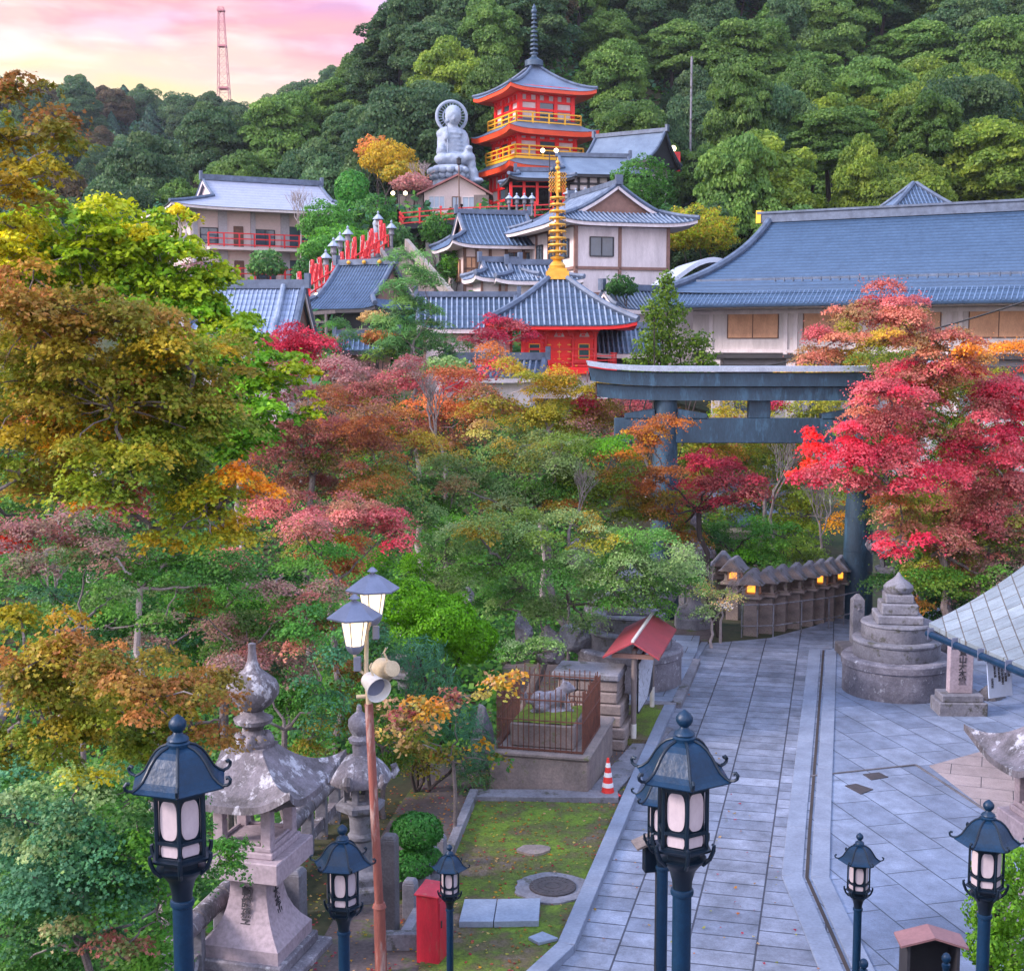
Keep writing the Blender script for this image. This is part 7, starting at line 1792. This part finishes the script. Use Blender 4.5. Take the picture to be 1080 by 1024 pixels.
# middle-left understorey
maple('green maple with a forked pale trunk in the hollow at left', 182, 23, [
    (60, 545, 45, 12, 'dusky+rosy'), (20, 560, 40, 14, 'mauve+dusky'), (110, 540, 40, 10, 'rosy+dusky'), (70, 575, 40, 12, 'dusky+green'), (15, 600, 25, 12, 'mauve'), (10, 575, 20, 9, 'scarlet'), (100, 560, 40, 12, 'mauve+green'), (160, 600, 45, 16, 'green'), (230, 610, 45, 18, 'green+dkgreen'), (200, 570, 40, 14, 'green+blueg')],
      tr=.11, rp=.4, bark='bark_pale', fork=.2)
maple('dense dark green tree filling the hollow left of the lit lamp', 240, 26, [
    (50, 615, 50, 22, 'dkgreen'), (110, 625, 50, 22, 'dkgreen+green'), (180, 640, 50, 22, 'green+dkgreen'), (250, 640, 50, 22, 'green'), (300, 610, 42, 20, 'green+dkgreen'), (320, 650, 42, 22, 'dkgreen+green'), (270, 680, 50, 20, 'green+mauve'), (200, 680, 45, 20, 'green+blueg'), (130, 670, 45, 18, 'dkgreen'), (230, 660, 35, 10, 'mauve+green', -1), (165, 690, 30, 14, 'mauve+blueg', -1), (60, 655, 38, 18, 'dkgreen'), (340, 590, 28, 14, 'green'), (250, 600, 30, 8, 'rosy+green', -1), (120, 600, 34, 9, 'mauve+green', -2), (190, 625, 34, 8, 'greyg+green', -2), (290, 625, 34, 9, 'mauve+green', -2), (80, 640, 34, 9, 'greyg+green', -2), (320, 560, 30, 10, 'rosy+mauve', -1), (340, 625, 26, 10, 'mauve+green', -2)],
      tr=.16, rp=.48, name='broadleaf_tree', cat='tree')
maple('low mauve tinged maple behind the tall granite lantern finial', 300, 22.5, [(215, 715, 36, 14, 'mauve+blueg'), (270, 700, 36, 12, 'mauve+dusky'), (310, 710, 32, 14, 'mauve+green'), (330, 690, 26, 9, 'dusky+green'), (180, 720, 28, 14, 'blueg+green'), (300, 745, 38, 20, 'green+dkgreen'), (345, 740, 28, 20, 'green+blueg'), (330, 775, 32, 16, 'green+rusto'), (355, 700, 24, 18, 'blueg+dkgreen'), (320, 665, 28, 14, 'green+dkgreen')], tr=.1, rp=.38)
maple('green and rust maple behind the onion topped lantern', 400, 24, [(375, 760, 26, 14, 'rusto+green'), (415, 800, 26, 18, 'olive+green'), (440, 800, 30, 16, 'green+rusto'), (400, 680, 28, 18, 'blueg+green'), (370, 720, 26, 14, 'green+rusto'), (430, 770, 28, 14, 'rusto+olive')], tr=.08, rp=.36)
clumpy('bright moss green domed shrub right of the lit twin lamp', [(430, 635, 34, 26, 'moss'), (465, 655, 40, 32, 'moss'), (495, 675, 30, 26, 'moss', .5), (445, 672, 34, 24, 'moss+green')], 29, .06, bump_=.35, cover=1.7)
clumpy('blue green pine shrub behind the lamp pole and loudspeakers', [(440, 690, 32, 18, 'blueg'), (455, 725, 34, 26, 'blueg+dkgreen'), (475, 760, 34, 24, 'blueg'), (495, 790, 30, 26, 'blueg+pine'), (450, 780, 34, 22, 'green+blueg'), (500, 830, 22, 26, 'pine+blueg')], 25.5, .10, bump_=.5, cover=1.5, name='pine_shrub', shape='needle')
maple('low branch of peach and orange leaves beside the loudspeakers', 480, 23, [(425, 755, 26, 9, 'peach+rosy'), (455, 745, 26, 9, 'peach+orange'), (485, 735, 26, 8, 'peach+rosy'), (515, 725, 24, 7, 'peach+orange'), (540, 716, 14, 7, 'orange+peach'), (410, 770, 16, 7, 'rosy+peach'), (470, 795, 26, 9, 'rusto+green'), (520, 800, 14, 10, 'orange+green'), (440, 775, 26, 8, 'oliveg+peach')], tr=.06, s=.085, rp=.28, cover=.75, shape='rhomb', fork=.2, bark='bark')
clumpy('round clipped camellia bush in two tiers beside the red cabinet', [(440, 876, 29, 20, 'clip'), (432, 912, 27, 16, 'clip', -.2), (452, 905, 16, 12, 'clip', .3)], 20.5, .05, bump_=.12, cover=2.4, name='clipped_bush', cat='bush')
clumpy('bright green hedge at the bottom right corner', [(1060, 915, 34, 28, 'hedge'), (1052, 960, 32, 34, 'hedge', -.5), (1070, 1010, 40, 36, 'hedge'), (1040, 1000, 22, 22, 'hedge', -.8)], 15.5, .05, bump_=.45, cover=1.8, name='hedge', cat='hedge')
# bare twiggy trees
def bare(label, px0, py0, Y, spread, h, m='bark_pale', seed=1, name='bare_tree', lean=0, depth=4):
    rr = random.Random(seed); p = at(px0, py0, Y); g0 = th(p.x, Y); b = MB()
    def rec(q, d, L_, r, k):
        e = q + d * L_; mid_ = q.lerp(e, .5) + Vector((rr.uniform(-1, 1), rr.uniform(-1, 1), rr.uniform(-1, 1))) * L_ * .14
        b.tube([q, mid_, e], [r, r * .85, r * .65], 5)
        if k == 0: return
        for _ in range(3 if k > 1 else 2):
            nd = (d + Vector((rr.uniform(-1, 1), rr.uniform(-1, 1), rr.uniform(-.3, .8))) * spread).normalized(); rec(e, nd, L_ * rr.uniform(.6, .85), r * .62, k - 1)
    z0 = p.z - g0
    b.tube([(0, 0, -.3), (0, 0, max(z0, .1))], [.032 * h, .024 * h], 6)
    rec(Vector((0, 0, max(z0, .1))), Vector((lean, 0, 1)).normalized(), h * .30, .020 * h, depth + 1)
    o = b.build('trunk', M[m], None, True); t = empty(name, (p.x, Y, g0), 0, label, 'tree'); o.parent = t
bare('bare pale twiggy shrub in the hollow at left', 60, 665, 20.5, .55, 1.35, 'bark_pale', 3, 'bare_shrub', -.1)
bare('bare silvery tree rising through the red maple below the red hall', 470, 490, 43, .4, 3.2, 'bark', 5, lean=-.35)
bare('bare grey tree beyond the great gate among red leaves', 815, 560, 49, .5, 3.6, 'bark', 8)
bare('leafless grey tree beside the inn wall', 318, 265, 112, .45, 5.0, 'bark_pale', 9)
bare('bare twiggy tree left of the great statue', 445, 215, 120, .6, 4.2, 'bark_pale', 12)
bare('second bare grey tree beyond the gate near the iron rail', 860, 590, 50, .45, 3.0, 'bark', 15, lean=.2)
bare('bare pale branches beside the notice board rocks', 600, 560, 36, .5, 1.8, 'bark', 18, lean=.5)
bare('bare shrub of white twigs before the gabled lanterns', 760, 655, 38.6, .7, 1.6, 'bark_pale', 22, 'bare_shrub', depth=4)

# pines and cypress
maple('tall garden pine with layered needle pads in front of the annexes', 437, 60, [(430, 270, 22, 6, 'pine'), (410, 300, 20, 6, 'pine'), (448, 300, 24, 7, 'pine'), (425, 320, 28, 8, 'pine'), (455, 330, 20, 6, 'pine'), (405, 340, 20, 7, 'pine'), (440, 350, 28, 8, 'pine'), (420, 365, 32, 9, 'pine'), (455, 368, 26, 9, 'pine'), (400, 375, 20, 7, 'pine+oliveg'), (430, 285, 14, 5, 'pine'), (480, 372, 16, 7, 'pine'), (440, 385, 30, 6, 'pine+green')], tr=.16, rp=.75, name='pine_tree', cat='pine tree', s=.22, cover=2.6, fork=.25, shape='needle')
maple('small cloud pruned pine beside the crimson maple', 355, 64, [(352, 345, 16, 5, 'pine+green'), (345, 357, 14, 4, 'pine'), (368, 358, 12, 4, 'pine'), (358, 370, 12, 5, 'pine')], tr=.08, rp=.6, name='pine_tree', cat='pine tree', s=.2, cover=2.6, shape='needle')
clumpy('loose yellow green cypress at the end of the long hall', [(702, 308, 11, 14, 'cypress'), (690, 328, 12, 16, 'cypress', -.6), (712, 332, 12, 15, 'cypress'), (698, 350, 16, 15, 'cypress'), (682, 365, 12, 14, 'cypress', -.5), (716, 365, 14, 14, 'cypress', .4), (697, 382, 16, 13, 'cypress'), (737, 360, 12, 10, 'cypress'), (672, 388, 12, 12, 'cypress'), (742, 380, 13, 12, 'cypress'), (722, 392, 15, 10, 'cypress'), (703, 294, 7, 8, 'cypress')], 52, .12, bump_=1.3, cover=1.3, name='cypress_tree', cat='cypress tree', shape='rhomb')
clumpy('dark green rounded tree on the inn balcony side', [(280, 273, 16, 9, 'pine'), (272, 283, 12, 7, 'pine+green'), (288, 283, 14, 7, 'pine')], 106, .26, bump_=.5, name='garden_tree', cat='tree')
clumpy('small dark conifer left of the inn', [(167, 225, 5, 10, 'blueg'), (168, 243, 8, 12, 'pine+blueg')], 104, .24, name='garden_tree', cat='tree', bump_=.8)
clumpy('tall clipped cylinder shaped tree right of the inn', [(371, 200, 18, 20, 'clip+green'), (372, 225, 18, 22, 'clip+green')], 116, .26, bump_=.15, name='clipped_tree', cat='tree', cover=2)
for k, (px, py, hw, hh, pal, Y, lab) in enumerate([
    (345, 232, 24, 18, 'green+dkgreen', 110, 'leafy green tree between the inn and the clipped tree'), (360, 255, 30, 16, 'green+moss', 106, 'green shrubs above the red banners'), (395, 228, 22, 22, 'dkgreen+green', 114, 'dark green tree under the twin lit lamps'), (338, 262, 20, 12, 'green', 104, 'low green bush at the inn end of the banner stairway'),
    (410, 165, 24, 14, 'gold+yolive', 124, 'golden yellow tree left of the great statue'), (425, 182, 20, 10, 'gold+green', 121, 'lower yellow tree left of the great statue'), (395, 155, 16, 10, 'rust+yolive', 127, 'small orange tree high left of the great statue'), (435, 192, 18, 8, 'mauve+dusky', 118, 'mauve tinted tree beside the cream hut'),
    (655, 300, 14, 10, 'dkgreen', 74, 'dark round tree in front of the white house'), (676, 195, 30, 26, 'green+dkgreen', 112, 'rounded green tree right of the stone lantern row'), (735, 240, 34, 20, 'yolive+moss', 100, 'yellow green tree right of the white house'), (705, 245, 24, 24, 'dkgreen', 104, 'dark green tree right of the white house eave'),
    (400, 355, 16, 8, 'rust+olive', 66, 'rusty bush below the tall garden pine'), (395, 334, 14, 6, 'peach+yolive', 74, 'pale peach bush before the gatehouse'), (205, 285, 12, 10, 'mauve', 90, 'dark mauve bush beside the inn'), (375, 395, 26, 8, 'mauve+dusky', 58, 'mauve shrub below the gatehouse'), (320, 285, 10, 12, 'dkgreen', 100, 'narrow dark bush at the foot of the inn'),
    (460, 240, 14, 14, 'green+dkgreen', 107, 'ivy green bush under the red terrace'), (478, 278, 12, 14, 'green+moss', 100, 'bright green climber on the wall of the tiled house'), (420, 250, 14, 14, 'pine', 104, 'feathery tree at the top of the stone stairway'), (440, 290, 12, 12, 'greyg', 92, 'grey green bush on the stone stairway'), (855, 392, 32, 7, 'yolive+rust', 58, 'yellow olive bush under the long hall windows'), (470, 385, 24, 8, 'greyg+green', 58, 'grey green bush below the white annex'), (760, 470, 50, 20, 'oliveg+dkgreen', 58, 'dark olive tree mass behind the gate')]):
    clumpy(lab, [(px, py, hw, hh, pal), (px + hw * .5, py + hh * .5, hw * .7, hh * .7, pal), (px - hw * .5, py + hh * .4, hw * .7, hh * .7, pal)], Y, max(.14, 2.6 * Y / 1400), name='garden_tree', cat='tree', bump_=.7, cover=1.4)

# ---------------------------------------------------------------- undergrowth in the hollow
ux = nr.uniform(-26, 4, 150000); uy = nr.uniform(9, 62, 150000)
edge = np.where(uy < 16.9, -5.0, np.where(uy < 26, -5.0 + (uy - 16.9) * 0.2, -3.0)); 
keep = ((ux < edge) | ((uy > 27.5) & (ux < -.3)) | (uy > 36)) & (np.abs(ux) < uy * .45 + 3)
ux, uy = ux[keep], uy[keep]; uz = TH(ux, uy) + np.abs(nr.normal(0, .35, len(ux))) * (.6 + .5 * np.sin(ux * 1.3) * np.sin(uy * 1.1))
tag(leafmesh('undergrowth', np.stack([ux, uy, uz], 1), np.array([0, -.3, 1.0]) + nr.normal(0, .6, (len(ux), 3)), .13, palcol('dkgreen+green', len(ux)) * nr.uniform(.6, 1.2, (len(ux), 1)), None, 'quad'), kind='stuff')

hy = 72 + 160 * nr.uniform(0, 1, 170000) ** .8; hx_ = nr.uniform(-.44, .44, 170000) * hy
kp = ~((hy < 124) & (hx_ > 4)) & ~((hy < 112) & (hx_ < -16)); hx_, hy = hx_[kp], hy[kp]
tag(leafmesh('hillside_undergrowth', np.stack([hx_, hy, TH(hx_, hy) + np.abs(nr.normal(0, .6, len(hx_))) * (.7 + .6 * np.sin(hx_ * .9) * np.sin(hy * .8))], 1), np.array([0, -.5, 1.0]) + nr.normal(0, .6, (len(hx_), 3)), .5, palcol('dkgreen+green+blueg', len(hx_)) * nr.uniform(.6, 1.2, (len(hx_), 1)), None, 'quad'), kind='stuff')
fy = nr.uniform(225, 415, 90000); fx = nr.uniform(-.46, 0.0, 90000) * fy; lump = np.abs(np.sin(fx * .55 + fy * .13) * np.sin(fy * .41 + fx * .2))
tag(leafmesh('far_wood', np.stack([fx, fy, TH(fx, fy) + lump * 5.5 * nr.uniform(.55, 1, 90000)], 1), np.array([0, -.7, .9]) + nr.normal(0, .6, (90000, 3)), .95, palcol('blueg+dkgreen', 90000) * nr.uniform(.5, 1.0, (90000, 1)), None, 'quad'), kind='stuff')
lx = nr.uniform(-3.5, 4.5, 5200); ly = nr.uniform(17, 34, 5200)
kp = (lx < (ly - 17.2) * .25 + .3) | (nr.uniform(0, 1, 5200) < .10)
lx, ly = lx[kp], ly[kp]; n_ = len(lx)
tag(leafmesh('fallen_leaves', np.stack([lx, ly, np.full(n_, .045)], 1), np.array([0, 0, 1.0]) + nr.normal(0, .2, (n_, 3)), .05, palcol('orange+crimson+peach+yolive+rust', n_) * .7, None, 'maple'), kind='stuff')
# ---------------------------------------------------------------- hillside forest
def proto_broad(seed, pal, R_=3.6, H_=8.5, nl=120, per=400, s=.22):
    g_ = np.random.default_rng(seed); Ps, Ns, Cs = [], [], []
    for k in range(nl):
        d = g_.normal(size=3); d /= np.linalg.norm(d); d[2] = d[2] if d[2] > -.5 else -d[2]
        c = d * np.array([R_ * .78, R_ * .78, H_ * .42]) * g_.uniform(.5, 1.2) + np.array([0, 0, H_ * .52])
        r = R_ * g_.uniform(.14, .38); e = g_.normal(size=(per, 3)); e[:, 2] = np.abs(e[:, 2]) * .9 - .15; e /= np.linalg.norm(e, axis=1, keepdims=True)
        Ps.append(c + e * r * np.array([1, 1, .8]) * g_.uniform(.8, 1.08, (per, 1))); Ns.append(e + g_.normal(0, .75, (per, 3)))
        b0 = palcol(pal, 1)[0]; Cs.append((.55 * b0 + .45 * palcol(pal, per)) * g_.uniform(.75, 1.25, (per, 1)))
    t = empty('hillside_tree', (0, 0, 0)); b = MB(); b.tube([(0, 0, -2), (0, 0, H_ * .35), (.2, .1, H_ * .7)], [.28, .2, .08], 6)
    for k in range(5): a = k * 1.3; b.tube([(0, 0, H_ * .35), (math.cos(a) * R_ * .5, math.sin(a) * R_ * .5, H_ * .65)], [.12, .04], 5)
    b.build('trunk', M['bark_dark'], t); leafmesh('crown', np.concatenate(Ps), np.concatenate(Ns), s, np.concatenate(Cs), t, 'quad'); return t
def proto_con(seed, pal, R_=2.3, H_=12, n=5200, s=.5):
    g_ = np.random.default_rng(seed); f = g_.uniform(0, 1, n) ** .8; a = g_.uniform(0, 2 * PI, n); r = R_ * (1 - f) ** .6 * (.6 + .4 * g_.uniform(0, 1, n)) * (1 + .25 * np.sin(a * 5 + f * 30))
    z = 2 + (H_ - 2) * f - r * .25; P = np.stack([r * np.cos(a), r * np.sin(a), z], 1); Nn = np.stack([np.cos(a), np.sin(a), np.full(n, .9)], 1) + g_.normal(0, .4, (n, 3))
    t = empty('conifer_tree', (0, 0, 0)); b = MB(); b.tube([(0, 0, -3), (0, 0, H_ * .9)], [.2, .04], 6); b.build('trunk', M['bark_dark'], t)
    leafmesh('crown', P, Nn, s, palcol(pal, n) * g_.uniform(.7, 1.25, (n, 1)), t, 'quad'); return t
PAL['hill'] = [(.060, .140, .060), (.090, .180, .070), (.045, .110, .052), (.12, .20, .065)]
PAL['hill2'] = [(.11, .22, .045), (.15, .26, .05), (.075, .165, .04)]
PAL['hill3'] = [(.19, .29, .035), (.26, .34, .04), (.12, .21, .035)]
PAL['hillc'] = [(.05, .13, .085), (.07, .16, .095), (.03, .09, .065)]
PAL['hillb'] = [(.09, .07, .035), (.12, .08, .04), (.06, .07, .025)]
prot = {}
for key, pal, k in (('deep green', 'hill', 3), ('mid green', 'hill2', 2), ('yellow green', 'hill3', 2), ('brownish', 'hillb', 1)):
    prot[key] = [proto_broad(100 + 7 * i + len(key), pal, R_=[4.6, 4.1, 5.2][i], H_=[9.5, 11, 9.5][i]) for i in range(k)]
prot['blue green conifer'] = [proto_con(200 + i, 'hillc', [3.6, 4.2][i], [10, 12][i]) for i in range(2)]
used = set(); NT = [0]
def plant(kind, x, y, sc, label, group, zoff=0.0):
    pr = rng.choice(prot[kind]); first = pr.name not in used; used.add(pr.name)
    o = pr if first else copy_tree(pr)
    o.location = (x, y, th(x, y) - .3 + zoff); o.rotation_euler = (R(rng.uniform(-9, 9)), R(rng.uniform(-9, 9)), rng.uniform(0, 6.28)); o.scale = (sc * rng.uniform(.75, 1.25), sc * rng.uniform(.75, 1.25), sc * rng.uniform(.8, 1.3))
    tag(o, label, 'tree', group); NT[0] += 1
def infront(x, y, px0, px1): p = 540 + 1400 * x / y; return px0 < p < px1
y = 134.0
while y < 216:
    x = -y * .44
    sp = 6.9 + (y - 134) * .022
    while x < y * .42:
        X, Y_ = x + rng.uniform(-2, 2), y + rng.uniform(-2, 2)
        skip = False
        if Y_ < 146 and infront(X, Y_, 450, 725): skip = True
        if 140 < Y_ < 172 and infront(X, Y_, 596, 634): skip = True
        if X < -64: skip = skip or rng.random() < .3
        if not skip:
            r_ = rng.random(); p = 540 + 1400 * X / Y_
            if X > 14 and Y_ < 165: kind = 'yellow green' if r_ < .22 else ('mid green' if r_ < .7 else 'deep green')
            elif r_ < .64: kind = 'deep green'
            elif r_ < .96: kind = 'mid green'
            elif r_ < .98: kind = 'yellow green'
            else: kind = 'brownish'
            side = 'left of the pagoda' if p < 500 else ('right of the pagoda' if p < 760 else 'above the long hall')
            plant(kind, X, Y_, rng.uniform(.75, 1.15), '%s broad crowned tree on the hillside %s' % (kind, side), '%s hillside trees %s' % (kind, side))
        x += sp
    y += 6.2 + (y - 134) * .035
# lower right belt in front of the hill, behind the long hall
for k in range(46):
    Y_ = rng.uniform(100, 132); px = rng.uniform(722, 1110)
    if 900 < px < 1030 and Y_ < 106: continue
    X = (px - 540) / 1400 * Y_; kind = rng.choice(['yellow green', 'mid green', 'yellow green', 'deep green', 'mid green'])
    plant(kind, X, Y_, rng.uniform(.62, .9), '%s tree behind the roof of the long hall' % kind, '%s trees behind the long hall' % kind, zoff=4.0 + (Y_ - 100) * .30)
# valley floor and near left slope
for k in range(70):
    Y_ = rng.uniform(128, 250); px = rng.uniform(-30, 260); X = (px - 540) / 1400 * Y_
    if X > -42: continue
    kind = rng.choice(['blue green conifer', 'blue green conifer', 'mid green', 'deep green', 'brownish' if px < 120 else 'deep green'])
    if kind.startswith('blue'): plant(kind, X, Y_, rng.uniform(.8, 1.25), 'blue green conifer in the valley left of the inn', 'conifers in the valley')
    else: plant(kind, X, Y_, rng.uniform(.8, 1.2), '%s tree in the valley left of the inn' % kind, '%s trees in the valley' % kind)
# far ridge
y = 262
while y < 398:
    x = -y * .44
    while x < -y * .10:
        X, Y_ = x + rng.uniform(-3, 3), y + rng.uniform(-4, 4)
        p = 540 + 1400 * X / Y_
        if (p < 110 and rng.random() < .7) or rng.random() < .45: plant('brownish' if p < 130 and rng.random() < .5 else 'deep green', X, Y_, rng.uniform(.9, 1.3), 'brown or dark green round tree on the far ridge', 'round trees on the far ridge')
        else: plant('blue green conifer', X, Y_, rng.uniform(.6, 1.05), 'dark blue green conifer on the far ridge under the sunset', 'conifers on the far ridge')
        x += 6.6
    y += 17
for k, pr in prot.items():
    for o in pr:
        if o.name not in used:
            for c in kids(o): bpy.data.objects.remove(c)
            bpy.data.objects.remove(o)
# bare leaning trunks in the dark cleft behind the pagoda
for k in range(9):
    px = 598 + k * 4 + rng.uniform(-1, 1); p = at(px, 110 - k * 2, 150); q = at(px - 8 + rng.uniform(-3, 3), rng.uniform(0, 20), 156)
    b = MB(); b.tube([(0, 0, -3), (q - p) * .5 + Vector((.3, 0, 0)), q - p], [.16, .12, .06], 6)
    tag(b.build('leaning_tree', M['bark'], None, True, loc=p), 'long bare leaning trunk in the dark cleft behind the pagoda spire', 'tree', 'bare trunks behind the pagoda')
print('LEAVES', LEAVES_TOTAL[0], 'HILLTREES', NT[0])
